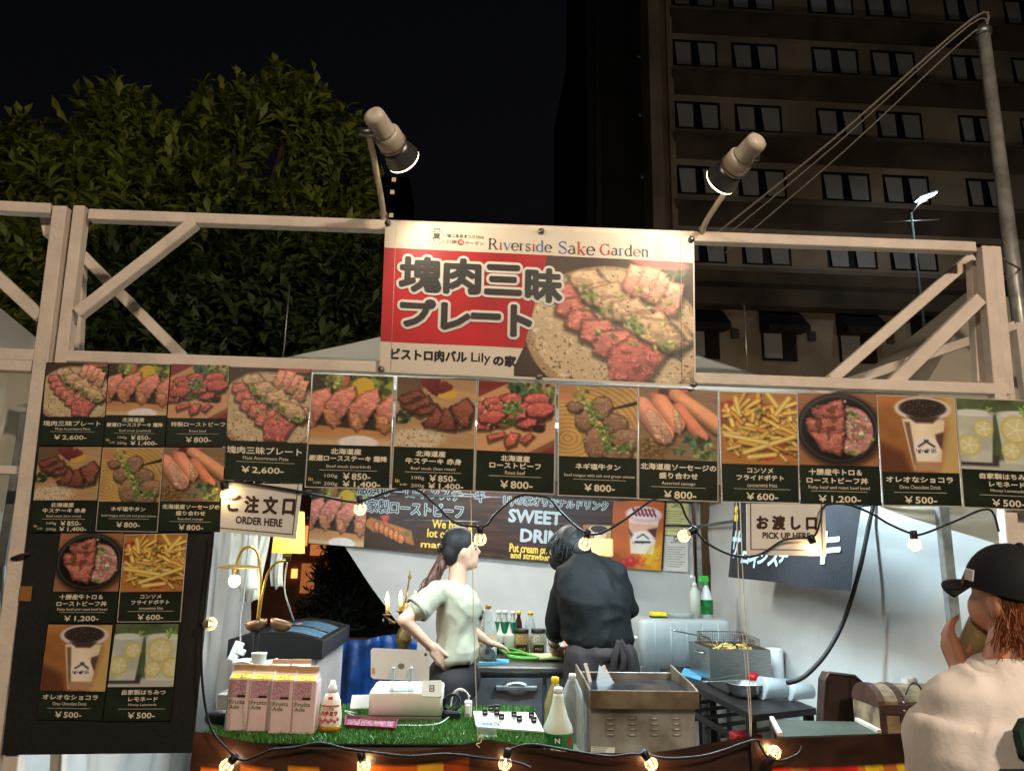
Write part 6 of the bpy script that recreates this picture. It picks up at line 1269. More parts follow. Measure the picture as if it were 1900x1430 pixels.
def string(label, paths, bulbs, Y, r=.0042):
    t = thing('string_lights', label, 'string lights', P(*paths[0][0], Y), 'strings of globe bulbs')
    for pth in paths: MB().tube(spline([P(x, y, Y+.004*math.sin(k)) for k, (x, y) in enumerate(pth)], 6), r, 6).build('cable', CABLE, t)
    for b in bulbs: bulb(t, *b, Y)
string('string of globe bulbs looping beneath the row of large posters', [[(416, 898), (434, 894), (537, 908), (652, 931), (680, 926), (733, 909), (772, 908), (805, 933), (844, 969), (880, 976), (903, 974), (915, 958), (940, 935), (966, 919), (1000, 920), (1021, 926), (1041, 950), (1081, 985), (1114, 989), (1157, 965), (1212, 927), (1245, 925), (1262, 933), (1273, 958), (1290, 983), (1313, 1008), (1361, 1030), (1408, 1029), (1454, 1002), (1499, 997), (1514, 990), (1522, 965), (1528, 940), (1550, 934), (1578, 937), (1618, 953), (1650, 972), (1690, 989), (1713, 990), (1776, 965), (1821, 946), (1842, 950), (1853, 986)]],
       [(417, 902, 421, 918), (668, 929, 668, 944), (1089, 991, 1085, 1009), (1284, 985, 1269, 994), (1506, 1001, 1513, 1018), (1695, 993, 1697, 1010), (891, 984, 891, 1000)], F0-.06)
string('string of globe bulbs running down beside the black board', [[(396, 985), (391, 1040), (384, 1090), (378, 1150), (374, 1210), (375, 1260), (381, 1310), (388, 1340), (400, 1365), (425, 1392), (436, 1404), (455, 1409), (480, 1400), (505, 1390), (545, 1386), (585, 1378), (610, 1380), (640, 1388), (690, 1395), (760, 1402), (830, 1398), (900, 1406), (960, 1414), (985, 1424)]],
       [(381, 1157, 390, 1157), (432, 1408, 420, 1421), (671, 1404, 675, 1420), (941, 1398, 937, 1415)], F0-.075)
string('string of globe bulbs looped over the lower brown banner at the pick-up end', [[(940, 1392), (985, 1380), (1060, 1392), (1130, 1402), (1180, 1398), (1240, 1406), (1300, 1402), (1340, 1392), (1400, 1372), (1412, 1385), (1426, 1404), (1450, 1410), (1480, 1398), (1488, 1385)]], [(1198, 1401, 1208, 1416), (1430, 1408, 1437, 1395)], F0-.075)
# ---------------------------------------------------------------- lower banners of brown wood print
def cloth_print(name, label, top, Y, drop, painter, nu=160, nv=40):
    sp = spline([P(x, y, Y) for x, y in top], 10); n = len(sp); t = thing(name, label, 'banner', sp[n//2]-V3(0, 0, drop), 'brown printed banners under the counter')
    U, Vv = np.meshgrid(np.linspace(0, 1, nu), np.linspace(0, 1, nv)); idx = U*(n-1); i0 = np.clip(idx.astype(int), 0, n-2); fr_ = (idx-i0)[..., None]; S_ = np.array([tuple(p) for p in sp])
    X = S_[i0]*(1-fr_)+S_[i0+1]*fr_; zb = min(p.z for p in sp)-drop; X[..., 2] = X[..., 2]*(1-Vv)+zb*Vv; X[..., 1] += -.012*np.sin(U*19+Vv*3)*Vv-.02*Vv*np.sin(U*43)*.3
    img = painter(U, Vv)
    me = bpy.data.meshes.new('cloth'); Xf = X.reshape(-1, 3)-np.array(WOFF[t.name]); ii = np.arange((nv-1)*nu).reshape(nv-1, nu)[:, :-1].ravel(); F = np.stack([ii, ii+nu, ii+nu+1, ii+1], 1)
    me.from_pydata(Xf.tolist(), [], F.tolist()); at = me.color_attributes.new('Col', 'FLOAT_COLOR', 'POINT'); cl_ = np.ones((len(Xf), 4), np.float32); cl_[:, :3] = lin(np.clip(img, 0, 255)).reshape(-1, 3); at.data.foreach_set('color', cl_.ravel())
    me.polygons.foreach_set('use_smooth', [True]*len(F)); link_mesh('cloth', me, M('glossy_banner', (1, 1, 1), .3, var=0, attr='Col', bump=.1, bsc=25, spec=.6), t); return t
def woodimg(U, Vv, a, b): q = vnoise(np.stack([U.ravel()*a, Vv.ravel()*b, U.ravel()*0], 1), 1, 3).reshape(U.shape)+.5*vnoise(np.stack([U.ravel()*a*3, Vv.ravel()*b*3, U.ravel()*0], 1), 1, 4).reshape(U.shape); return np.array((58, 36, 26))*(1+.35*q)[..., None]
def pr1(U, Vv):
    im = woodimg(U, Vv, 8, 16); px = 362+U*(1395-362); v = Vv
    nz = vnoise(np.stack([U.ravel()*60, Vv.ravel()*9, U.ravel()*0], 1), 1, 8).reshape(U.shape)[..., None]
    for x0, x1, v0, c in ((385, 405, .22, (40, 22, 14)), (405, 486, .2, (236, 110, 24)), (512, 566, .13, (186, 104, 40)), (592, 640, .12, (226, 140, 30)), (690, 760, .1, (196, 90, 26)), (760, 800, .1, (230, 170, 40)), (640, 690, .1, (70, 34, 20)), (800, 852, .1, (150, 60, 24)), (863, 1105, .25, (232, 206, 170)), (1185, 1385, .26, (236, 216, 186))):
        m = (px > x0) & (px < x1) & (v > v0); im[m] = (np.array(c)*(1+.12*nz))[m]
    return im
cloth_print('lower_banner', 'drooping brown wood-print banner strung before the order table and griddle', [(360, 1356), (392, 1360), (430, 1369), (500, 1381), (570, 1388), (660, 1391), (760, 1392), (840, 1384), (888, 1374), (907, 1371), (930, 1375), (985, 1386), (1060, 1394), (1180, 1396), (1250, 1390), (1330, 1376), (1392, 1365)], F0-.03, .5, pr1, 300, 40)
def pr2(U, Vv):
    im = woodimg(U, Vv, 5, 10)*.85; px = 1395+U*(1700-1395); nz = vnoise(np.stack([U.ravel()*9, Vv.ravel()*9, U.ravel()*0], 1), 1, 8).reshape(U.shape); n2 = vnoise(np.stack([U.ravel()*22, Vv.ravel()*20, U.ravel()*0], 1), 1, 18).reshape(U.shape)
    m = (px > 1450) & (px < 1652) & (Vv > .2); c = np.where((nz > .25)[..., None], (240, 196, 40), np.where((nz > -.15)[..., None], (196, 110, 50), (200, 40, 30)))*(1+.2*n2)[..., None]; im[m] = c[m]; m = (px > 1595) & (px < 1625) & (Vv > .26) & (Vv < .5); im[m] = (110, 76, 48); return im
cloth_print('lower_banner', 'straight brown banner with a bright food print below the pick-up table', [(1393, 1369), (1450, 1369), (1550, 1366), (1640, 1361), (1720, 1357)], F0-.045, .5, pr2, 140, 40)
TWINE = M('pale_twine', (206, 190, 160), .8)
for pts, lb in (([(868, 702), (873, 905), (879, 1150), (886, 1372)], 'pale twine hanging from the frame to the brown banner\'s middle tie'), ([(1366, 932), (1372, 1100), (1388, 1290), (1392, 1366)], 'pale twine at the pick-up end, running down to the banner corner'), ([(1373, 932), (1380, 1100), (1392, 1290), (1394, 1366)], 'second twine beside the first at the pick-up end')):
    m = MB().tube(spline([P(x, y, F0-.02) for x, y in pts], 5), .0016, 5)
    if pts[0][0] < 900: m.tube(spline([P(886, 1372, F0-.036), P(894, 1362, F0-.036), P(892, 1376, F0-.036), P(884, 1380, F0-.036), P(890, 1386, F0-.036)], 5), .0018, 5)
    m.build('twine', TWINE, label=lb, cat='twine')
# ---------------------------------------------------------------- wood-print banner on the back sheet
CB = [(584, 866), (1238, 906), (573, 1008), (1230, 1056)]; BYB = TY1-.06
bb = Panel(*[P(x, y, BYB) for x, y in CB]); bbt = thing('drink_banner', 'long brown wood-print banner for steak and sweet drinks on the back sheet', 'banner', bb.pt(.5, 1))
U, Vv = np.meshgrid(np.linspace(0, 1, 220), np.linspace(0, 1, 60)); im = woodimg(U, Vv, 10, 34)*np.array((1.0, .92, .9)); picture('wood_print', bb, im, bbt, (0, 0, 1, 1), .0, wave=lambda u, v: .006*np.sin(u*14))
bb.sheet(nu=20, nv=3, wave=lambda u, v: .006*math.sin(u*14)-.003).build('cloth', M('banner_back', (200, 190, 176), .6), bbt)
WB = lambda u, v: .006*math.sin(u*14)
def bpic(img, box): picture('photo', bb, img, bbt, box, .004, wave=lambda u, v: .006*np.sin(u*14))
bpic(PICS['marbled'], pixbox(CB, 580, 902, 676, 1012)[:2]+pixbox(CB, 580, 902, 674, 1008)[2:]); bpic(pic_board(), pixbox(CB, 680, 946, 768, 1012)); by_ = pixbox(CB, 1137, 926, 1226, 1052); bpic(pic_berry(), by_); bpic(PICS['cup'][:60], pixbox(CB, 1080, 972, 1131, 1004))
def blet(s, x0, y0, x1, y1, mat, bold=0, out=None, **k):
    bx = pixbox(CB, x0, y0, x1, y1)
    if out: lettering(bb, s, bx, out[0], bbt, .005, bold=out[1], nb=10, name='letter_outline', wave=WB)
    lettering(bb, s, bx, mat, bbt, .008, bold=bold, nb=8, wave=WB)
SKY_INK = M('pale_blue_ink', (196, 222, 230), .4, var=0)
blet('厳選サーロインステーキ', 664, 894, 896, 918, INK_BR, .001, (SKY_INK, .008)); blet('自家製ローストビーフ', 664, 925, 856, 949, INK_BR, .001, (SKY_INK, .008)); blet('Lilyの家オリジナルドリンク', 932, 918, 1126, 938, INK_BR, .001, (SKY_INK, .007))
WI = M('pale_grey_ink', (190, 206, 214), .4, var=0); blet('SWEET', 942, 945, 1038, 968, WI, .006); blet('DRINK', 964, 982, 1060, 1004, WI, .006)
for s, x0, y, x1 in (('We have a', 800, 971, 872), ('lot of', 791, 988, 828), ('matching', 779, 1010, 870), ('Put cream on chocolate', 943, 1015, 1068), ('and strawberry.', 945, 1030, 1030)): blet(s, x0, y-7, x1, y+8, INK_Y, .0025)
cb_ = P(1159, 1013, BYB); blet('Lilyの家', 1172, 1003, 1194, 1010, INK_K)
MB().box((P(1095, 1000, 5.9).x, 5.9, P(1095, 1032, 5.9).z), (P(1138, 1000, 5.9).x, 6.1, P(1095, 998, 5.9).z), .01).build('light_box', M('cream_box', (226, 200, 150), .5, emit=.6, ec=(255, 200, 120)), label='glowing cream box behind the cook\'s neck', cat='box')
# permits pinned by the corner
for c, lb, mt in (([(1231, 928), (1278, 930), (1231, 992), (1277, 994)], 'yellow permit sheet pinned beside the drink banner', M('yellow_paper', (226, 216, 150), .6)), ([(1231, 994), (1277, 995), (1230, 1058), (1276, 1061)], 'white permit sheet pinned below the yellow one', PAPER)):
    pn = Panel(*[P(x, y, TY1-.05) for x, y in c]); t = thing('permit_sheet', lb, 'paper', pn.pt(.5, 1), 'permit sheets by the corner'); pn.sheet(.002).build('sheet', mt, t)
    if 'yellow' in lb: lettering(pn, '営業許可証', (.3, .14, .7, .20), INK_K, t, .001); disc(pn, .5, .07, .02, .001, 'crest', INK_GG, t, .012)
    for k in range(9): pn.rect(.12, .3+.07*k, .88-.1*(k % 3), .315+.07*k, .001).build('print_line', INK_GG, t)
# black flag with brush letters on the side sheet
CFL = [(1363, 926), (1602, 926), (1357, 1070), (1574, 1096)]; XF = 1.70
fl_ = Panel(PX(1363, 926, XF), PX(1602, 926, XF), PX(1357, 1070, XF), PX(1574, 1096, XF)); flt = thing('black_flag', 'black cloth flag with white brush letters on the side sheet', 'flag', fl_.pt(.5, 1))
fw = lambda u, v: .02*math.sin(u*9+v)*(.2+v)+.03*math.sin(v*2.2)*math.sin(u*3.1)
fl_.sheet(nu=30, nv=16, wave=fw).build('cloth', M('black_cloth', (24, 25, 31), .75, var=.12, sc=10, bump=.2, bsc=120), flt)
for s, bx in (('サ', (1366, 985, 1390, 1034)), ('ロ', (1398, 1024, 1412, 1044)), ('イ', (1414, 1026, 1430, 1052)), ('ン', (1432, 1024, 1446, 1046)), ('ス', (1452, 1022, 1470, 1050)), ('テ', (1474, 1022, 1490, 1044)), ('キ', (1538, 986, 1568, 1044))): lettering(fl_, s, pixbox(CFL, *bx), SKY_INK, flt, .004, bold=.006, nb=8, wave=fw, shear=.02)
for s, bx in (('老', (1366, 938, 1376, 952)), ('舗', (1366, 954, 1378, 966)), ('ら', (1528, 940, 1537, 960))): lettering(fl_, s, pixbox(CFL, *bx), INK_Y, flt, .004, bold=.003, nb=6, wave=fw)
m = MB().tube(spline([P(1622, 930, 3.75), P(1612, 975, 3.75), P(1594, 1060, 3.72), P(1566, 1150, 3.7), P(1534, 1210, 3.68), P(1500, 1248, 3.66), P(1478, 1262, 3.66), P(1460, 1266, 3.66)], 6), .011, 8).build('black_hose', BLACK_RB, label='thick black hose sweeping down the side sheet to the tubs', cat='hose')
# ---------------------------------------------------------------- chest freezer and things at the open side
FY = 4.5; xa, xb = P(430, 1205, FY).x, P(592, 1206, FY).x; fz = P(592, 1207, FY).z
fz1 = fz+.04; fe = FY+.95; frz = thing('chest_freezer', 'white ice-cream chest freezer with curved glass lid', 'freezer', ((xa+xb)/2, FY+.45, 0))
FW = M('freezer_white', (216, 220, 222), .35, var=.04, sc=4)
MB().box((xa+.01, FY+.01, .06), (xb-.01, fe-.01, fz-.03), .01).build('cabinet', FW, frz)
def archz(u): return .07*math.sin(math.pi*(.12+.76*u))
for y0, y1 in ((FY-.015, FY+.06), (fe-.06, fe+.015)):
    pts = [V3(xa-.02+(xb-xa+.04)*k/14, y0, fz+.03+archz(k/14)) for k in range(15)]; MB().prism([V3(xb+.02, y0, fz-.045), V3(xa-.02, y0, fz-.045)]+pts, (0, y1-y0, 0)).build('lid_end', BLACK_PL, frz)
for x, u in ((xa-.02, 0), (xb-.03, 1)): MB().box((x, FY+.061, fz-.045), (x+.05, fe-.061, fz+.03+archz(u)), .006).build('lid_side', BLACK_PL, frz)
gfn = lambda u, v: V3(xa+.03+(xb-xa-.06)*u, FY+.06+(fe-FY-.12)*v, fz+.018+archz(u)); MB().grid(gfn, 14, 6).build('glass_lid', M('freezer_glass', (120, 160, 190), .08, var=.15, sc=3, metal=.2), frz)
MB().tube([gfn(.02, .5)+V3(0, 0, .004), gfn(.25, .5)+V3(0, 0, .004), gfn(.5, .5)+V3(0, 0, .004), gfn(.75, .5)+V3(0, 0, .004), gfn(.98, .5)+V3(0, 0, .004)], .006, 6).build('lid_seam', BLACK_PL, frz)
# multi-arm lamp
LYY = 3.52; lm = thing('goose_neck_lamp', 'brass floor lamp with curved arms, bare bulb and yellow shade', 'lamp', (P(478, 1190, LYY).x, LYY+.15, 0)); q = lambda x, y, d=0: P(x, y, LYY+.2+d)
MB().tube([V3(q(478, 1150).x, LYY+.2, 0), q(474, 1200), q(478, 1150)], [.012, .012, .016], 10).build('pole', BLACK_PL, lm)
MB().lathe((q(478, 1150).x, LYY+.2, 0), [(.12, 0), (.12, .012), (.02, .03)], 24).build('base', BLACK_PL, lm)
MB().tube(spline([q(478, 1150), q(483, 1100), q(482, 1050), q(478, 1025), q(466, 1014), q(452, 1018), q(444, 1030), q(439, 1046)], 6), .007, 8).build('arm', BRASS, lm)
MB().tube(spline([q(480, 1150), q(486, 1105), q(496, 1065), q(512, 1044), q(530, 1040)], 6), .006, 8).build('arm', BRASS, lm)
c = q(439, 1051); MB().lathe(c, [(.02, .010), (.06, .006), (.098, 0), (.1, -.003), (.06, .002), (.02, .004)], 28, (0, -.05, 1)).build('disc_shade', BRASS, lm)
c = q(436, 1064); MB().lathe(c, [(.014, -.02), (.016, .02)], 14).build('lamp_socket', GALV, lm); bc = q(435, 1077); MB().ball(bc, .027, 16, 12, (1, 1, 1.1)).build('bulb', glow('frosted_bulb', (255, 222, 170), 14), lm); point('bulb_light', bc-V3(0, .05, .03), 3.5, (1, .78, .5), .03, lm)
c0, c1 = q(535, 1026, .1), q(538, 985, .1); MB().lathe(V3(c1.x, c0.y, c0.z), [(.078, 0), (.062, .2)], 28, capb=False, capt=False).build('fabric_shade', M('lit_shade', (240, 196, 90), .8, var=.1, sc=20, transl=.5, emit=.12, ec=(255, 180, 50)), lm); point('shade_light', V3(c1.x, c0.y, c0.z+.08), 2, (1, .72, .35), .03, lm); c = q(532, 1034, .1); MB().lathe(c, [(.02, -.02), (.022, .02)], 14).build('lamp_socket', BLACK_PL, lm)
for px, s in ((476, -1), (520, 1)):
    c = q(px, 1160); MB().lathe(c, [(.006, -.028), (.026, -.024), (.042, -.004), (.046, .02), (.043, .02), (.039, -.003), (.024, -.02)], 22, (.25*s, -.2, 1), sx=1.15, sy=.6, capt=False).build('brass_cup', M('bronze_cup', (112, 82, 56), .35, .7, var=.15), lm)
# hanging white jackets
JK = M('white_cotton', (222, 216, 200), .85, var=.05, sc=8, bump=.2, bsc=30, transl=.1)
for pts, Y, lb in (([(420, 985), (470, 985), (478, 1098), (428, 1088)], 4.75, 'white cotton jacket hanging on the side sheet behind the bare bulb'), ([(462, 985), (500, 985), (482, 1115), (446, 1118)], 4.9, 'second white jacket hanging lower beside the lamp\'s brass arm'), ([(500, 990), (528, 990), (524, 1090), (504, 1090)], 5.2, 'narrow white garment hanging under the yellow lampshade')):
    cs = [P(x, y, Y) for x, y in pts]; top = EZ-.27
    def jf(u, v, cs=cs, Y=Y): 
        t = (cs[0]*(1-u)+cs[1]*u); t = V3(t.x, t.y, top-.02); b_ = cs[3]*(1-u)+cs[2]*u; p = t*(1-v)+b_*v; return p+V3(.01*math.sin(v*6), .03*math.sin(u*7)*(.4+.6*v)+.008*math.sin(u*17+v*4), .012*math.sin(u*8+1)*v)
    jt = thing('hanging_jacket', lb, 'jacket', jf(.5, 1), 'garments hanging on the side sheet'); MB().grid(jf, 26, 16).build('cloth', JK, jt, solid=.004); MB().tube([jf(.5, 0), jf(.5, 0)+V3(0, 0, .27)], .004, 6).build('hanger_hook', GALV, jt)
psx = P(438, 1208, 4.3); pst = thing('power_strip', 'white power strip leaning on the freezer edge with a plug', 'power strip', psx); A, B = P(430, 1226, 4.4), P(446, 1190, 4.42); MB().bar(A, B, .05, .03, .004).build('body', WHITE_PL, pst); MB().obox((A+B)/2+V3(.03, -.01, 0), (1, 0, -.4), (0, 1, 0), (.4, 0, 1), .022, .014, .016, .004).build('plug', WHITE_PL, pst); MB().tube(spline([B, P(446, 1150, 4.5), P(452, 1110, 4.6), P(456, 1060, 4.7), V3(P(456, 1060, 4.7).x, 4.7, EZ-.1)], 6), .005, 6).build('cord', M('grey_cord', (150, 150, 148), .6), pst)
# cords hanging from the shade lamp
MB().tube(spline([P(533, 1040, 3.85), P(528, 1090, 3.85), P(538, 1130, 3.9), P(545, 1150, 4.2)], 6), .004, 6).build('cord', M('pale_cord', (170, 168, 160), .6), lm)
# candelabra
CY = 4.75; cd_ = lambda x, y, d=0: P(x, y, CY+d); base = cd_(748, 1196); OLD = M('old_brass', (126, 104, 66), .45, .7, var=.35, sc=60, bump=.4, bsc=120); IVY = M('candle_ivory', (222, 186, 110), .5)
stl = thing('stool', 'dark stool under the candelabra', 'stool', (base.x, CY, 0)); MB().lathe((base.x, CY, base.z-.12), [(.15, 0), (.16, .015), (.15, .03)], 24).build('seat', DARK_WOOD, stl)
for k in range(4): a = D2R(45+90*k); MB().tube([(base.x+.14*math.cos(a), CY+.14*math.sin(a), 0), (base.x+.1*math.cos(a), CY+.1*math.sin(a), base.z-.12)], .014).build('leg', DARK_WOOD, stl)
cdl = thing('candelabra', 'ornate brass candelabra with flame bulbs behind the woman', 'candelabra', (base.x, CY, base.z-.09)); zz = base.z-.09
hh = cd_(748, 1118).z-zz; MB().lathe((base.x, CY, zz), [(.06, 0), (.05, .02), (.02, .04), (.022, .06), (.045, .10), (.05, .13), (.035, .17), (.018, .2), (.04, .22), (.03, .235), (.016, .26), (.016, hh)], 20).build('stem', OLD, cdl)
tip = cd_(759, 1060); MB().tube([(base.x, CY, zz+hh), (base.x+.02, CY, tip.z-.04)], .006, 8).build('spire', OLD, cdl); MB().lathe((base.x+.02, CY, tip.z-.05), [(.004, 0), (.012, .015), (.006, .03), (.002, .06)], 10).build('finial', OLD, cdl)
for k, (x, y0, y1, d) in enumerate(((718, 1140, 1117, 0), (743, 1133, 1114, -.06), (770, 1138, 1116, .03))):
    A, T = cd_(x, y0, d), cd_(x, y1, d); st_ = V3(base.x, CY, zz+hh-.06); MB().tube(spline([st_, (st_+A)/2-V3(0, 0, .05), A-V3(0, 0, .015), A], 5), .008, 8).build('arm', OLD, cdl); MB().lathe(A, [(.012, -.01), (.026, 0), (.024, .004)], 14).build('drip_pan', OLD, cdl)
    MB().lathe(A, [(.011, .004), (.0105, T.z-A.z)], 14).build('candle', IVY, cdl); f = MB().lathe(T, [(.006, 0), (.011, .012), (.012, .022), (.008, .038), (.003, .055), (.001, .062)], 14).build('flame_bulb', glow('flame_bulb', (255, 206, 130), 22), cdl); point('flame_light', T+V3(0, -.03, .03), .8, (1, .72, .4), .015, cdl)
    for j in range(2): MB().ball(A+V3(.02*(j*2-1), 0, -.03-.01*j), .008, 8, 6, (.7, .7, 1.4)).build('crystal_drop', ACR, cdl)
# blue tarp over crates, bicycle, dim street behind the gap
BLU = M('blue_tarp', (24, 66, 130), .4, var=.3, sc=6, bump=.5, bsc=12); A, B = P(632, 1180, 6.0), P(775, 1180, 6.0); zz = A.z
MB().grid(lambda u, v: V3(A.x+(B.x-A.x)*u, 5.95+.5*max(0, .25-v)*4*.0+.03*math.sin(u*13+v*6)+.02*math.sin(u*29), zz-.02*math.sin(u*7)-max(0, v)*zz*.95), 30, 16).build('blue_tarp', BLU, label='creased blue tarp hanging behind the tablet', cat='tarp', solid=.004)
MB().box((A.x+.02, 6.0, 0), (B.x-.02, 6.24, zz-.03), .01).build('storage_crate', DARK_WOOD, label='dark storage crate behind the blue tarp', cat='crate')
bc_ = thing('bicycle', 'dark parked bicycle beyond the gap in the back sheet', 'bicycle', (P(705, 1180, 7.2).x, 7.2, 0)); w0 = P(690, 1175, 7.2); BK = M('bike_black', (22, 22, 24), .4, .4); xc = w0.x
for dx in (-.45, .5):
    wh = MB().tube([(xc+dx+.32*math.cos(t), 7.2, .34+.32*math.sin(t)) for t in np.linspace(0, 6.283, 30)], .018, 8, caps=False).build('wheel', BLACK_RB, bc_); m = MB()
    for k in range(14): t = k*6.283/14; m.tube([(xc+dx, 7.2, .34), (xc+dx+.31*math.cos(t), 7.2, .34+.31*math.sin(t))], .0015, 4, caps=False)
    m.build('spokes', STEEL, wh)
for a, b2 in (((-.45, .34), (-.05, .36)), ((-.05, .36), (-.2, .8)), ((-.2, .72), (.36, .74)), ((-.05, .36), (.38, .66)), ((.5, .34), (.34, .86)), ((-.45, .34), (-.2, .72))): MB().tube([(xc+a[0], 7.2, a[1]), (xc+b2[0], 7.2, b2[1])], .016, 8).build('frame_tube', BK, bc_)
MB().tube(spline([(xc+.30, 7.0, .95), (xc+.34, 7.1, .92), (xc+.34, 7.3, .92), (xc+.30, 7.4, .95)], 5), .012, 8).build('handlebar', STEEL, bc_); MB().ball((xc-.21, 7.2, .84), .1, 12, 8, (1.2, .7, .35)).build('saddle', BLACK_RB, bc_); MB().tube([(xc-.45, 7.2, .68), (xc-.44, 7.2, .7)], .1).build('rack', BK, bc_)
sh = thing('lit_shop', 'far shopfront glowing orange through the gap beside the lampshade', 'shop', (P(580, 1100, 17).x, 17, 0)); A, B = P(525, 1135, 17), P(640, 975, 17); MB().box((A.x-1, 17, 0), (B.x+1.5, 20, B.z+.8)).build('wall', M('shop_wall', (120, 76, 50), .8, var=.3, sc=2), sh)
for x0, y0, x1, y1, s in ((548, 975, 572, 1012, 1.2), (540, 1055, 552, 1072, 3), (556, 1045, 585, 1100, .35), (575, 1010, 610, 1030, .5), (600, 1040, 625, 1090, .2)): a, b2 = P(x0, y1, 16.95), P(x1, y0, 16.95); MB().box((a.x, 16.93, a.z), (b2.x, 16.98, b2.z)).build('lit_panel', glow('shop_glow%d' % x0, (255, 150, 80), s), sh)
# ---------------------------------------------------------------- people
def mesh_union(prims):
    """prims: ('c', a, ra, b, rb) tapered limb; ('e', centre, (rx,ry,rz), rotation matrix or None)"""
    m = MB()
    for p in prims:
        if p[0] == 'c':
            a, ra, b, rb = Vector(p[1]), p[2], Vector(p[3]), p[4]; ax = (b-a); l = ax.length; prof = []
            if l < 1e-5: m.ball(a, ra, 14, 10); continue
            for k in range(6): t = math.pi/2*(1-k/5); prof.append((max(ra*math.cos(t), 1e-4), -ra*math.sin(t)))
            for k in range(6): t = math.pi/2*k/5; prof.append((max(rb*math.cos(t), 1e-4), l+rb*math.sin(t)))
            m.lathe(a, prof, 14, ax, False, False)
        elif p[0] == 'l':
            rings = p[1]; vs = []; fs = []; n = 22
            for c, rx, ry in rings: c = Vector(c); vs += [c+V3(rx*math.copysign(abs(math.cos(t))**.85, math.cos(t)), ry*math.copysign(abs(math.sin(t))**.85, math.sin(t)), 0) for t in np.arange(n)*6.28318/n]
            for k in range(len(rings)-1): fs += [(k*n+i, k*n+(i+1) % n, (k+1)*n+(i+1) % n, (k+1)*n+i) for i in range(n)]
            fs += [tuple(range(n))[::-1], tuple(range((len(rings)-1)*n, len(rings)*n))]; m.add(vs, [f[::-1] for f in fs], True)
        else:
            c, r_, rot = Vector(p[1]), p[2], p[3] if len(p) > 3 else None; k0 = len(m.v); m.ball((0, 0, 0), 1, 18, 12, r_)
            for i in range(k0, len(m.v)): v = Vector(m.v[i]); v = rot @ v if rot is not None else v; m.v[i] = tuple(v+c)
    return m
def blob(name, prims, mat, voxel, parent=None, smooth=6, wr=None, off=None, **kw):
    m = mesh_union(prims); o = m.build('tmp', None); w0 = Vector(o.location)
    md = o.modifiers.new('r', 'REMESH'); md.mode = 'VOXEL'; md.voxel_size = voxel; ms = o.modifiers.new('s', 'SMOOTH'); ms.factor = .5; ms.iterations = smooth
    dg = bpy.context.evaluated_depsgraph_get(); dg.update(); me = bpy.data.meshes.new_from_object(o.evaluated_get(dg)); old = o.data; bpy.data.objects.remove(o); bpy.data.meshes.remove(old)
    n = len(me.vertices); X = np.empty(n*3); me.vertices.foreach_get('co', X); X = X.reshape(-1, 3)+np.array(w0)
    if wr:
        N = np.empty(n*3); me.vertex_normals.foreach_get('vector', N); N = N.reshape(-1, 3); d = 0
        for amp, sc, st in wr: wq = X+.05*np.stack([vnoise(X, 7, 1), vnoise(X, 7, 2), vnoise(X, 7, 3)], 1); d = d+amp*(.6-1.7*np.abs(vnoise(wq*np.array(st), sc, int(sc*10))))
        X = X+N*d[:, None]
    o0 = WOFF[parent.name] if parent is not None else (Vector(off) if off is not None else Vector((float(X[:, 0].mean()), float(X[:, 1].mean()), float(X[:, 2].min()))))
    X = X-np.array(o0); me.vertices.foreach_set('co', X.ravel()); me.polygons.foreach_set('use_smooth', [True]*len(me.polygons)); me.materials.clear(); me.update(); me.name = name
    return props(link_mesh(name, me, mat, parent, o0), **kw)
def strands(name, paths, mat, parent, r0=.004, r1=.001):
    m = MB()
    for p in paths: sp = spline(p, 4); m.tube(sp, [r0+(r1-r0)*k/(len(sp)-1) for k in range(len(sp))], 5, caps=False)
    return m.build(name, mat, parent)
SKIN = M('skin', (214, 166, 138), .5, var=.05, sc=20); SKIN2 = M('skin_warm', (214, 152, 120), .5, var=.08, sc=20); HAIR = M('dark_hair', (20, 17, 16), .62, var=.35, sc=60, stretch=(6, 6, 1)); HAIRB = M('brown_hair', (84, 46, 28), .45, var=.3, sc=50, stretch=(5, 5, 1)); HAIRO = M('auburn_hair', (150, 84, 42), .5, var=.35, sc=60, stretch=(5, 5, 1))
def rotm(x, y, z): from mathutils import Euler; return Euler((D2R(x), D2R(y), D2R(z))).to_matrix()
def hand(wrist, palm_dir, side, s=1.0, curl=.5, thumb=None, spread=.25):
    """palm plus five bent fingers; side = sideways axis from little finger to index"""
    w = Vector(wrist); d = Vector(palm_dir).normalized(); sd = Vector(side); sd = (sd-d*sd.dot(d)).normalized(); nm = d.cross(sd); o = []
    k1 = w+d*.085*s
    for j in (-1, 0, 1): o.append(('c', w+sd*.016*s*j, .017*s, k1+sd*.026*s*j, .014*s))
    for j, ln in zip((-1.5, -.5, .5, 1.5), (.058, .072, .078, .070)):
        b = k1+sd*.019*s*j; d1 = (d+sd*spread*.3*j-nm*curl*.4).normalized(); p1 = b+d1*ln*.45*s; d2 = (d1-nm*curl*.8).normalized(); p2 = p1+d2*ln*.33*s; d3 = (d2-nm*curl*.8).normalized(); p3 = p2+d3*ln*.25*s
        o += [('c', b, .0095*s, p1, .0088*s), ('c', p1, .0088*s, p2, .008*s), ('c', p2, .008*s, p3, .007*s)]
    tb = w+sd*.024*s+d*.02*s; td = Vector(thumb).normalized() if thumb else (sd*.9+d*.7-nm*.3).normalized(); t1 = tb+td*.04*s; t2 = t1+(td+d*.5).normalized()*.032*s; o += [('c', tb, .014*s, t1, .0105*s), ('c', t1, .0105*s, t2, .0085*s)]
    return o
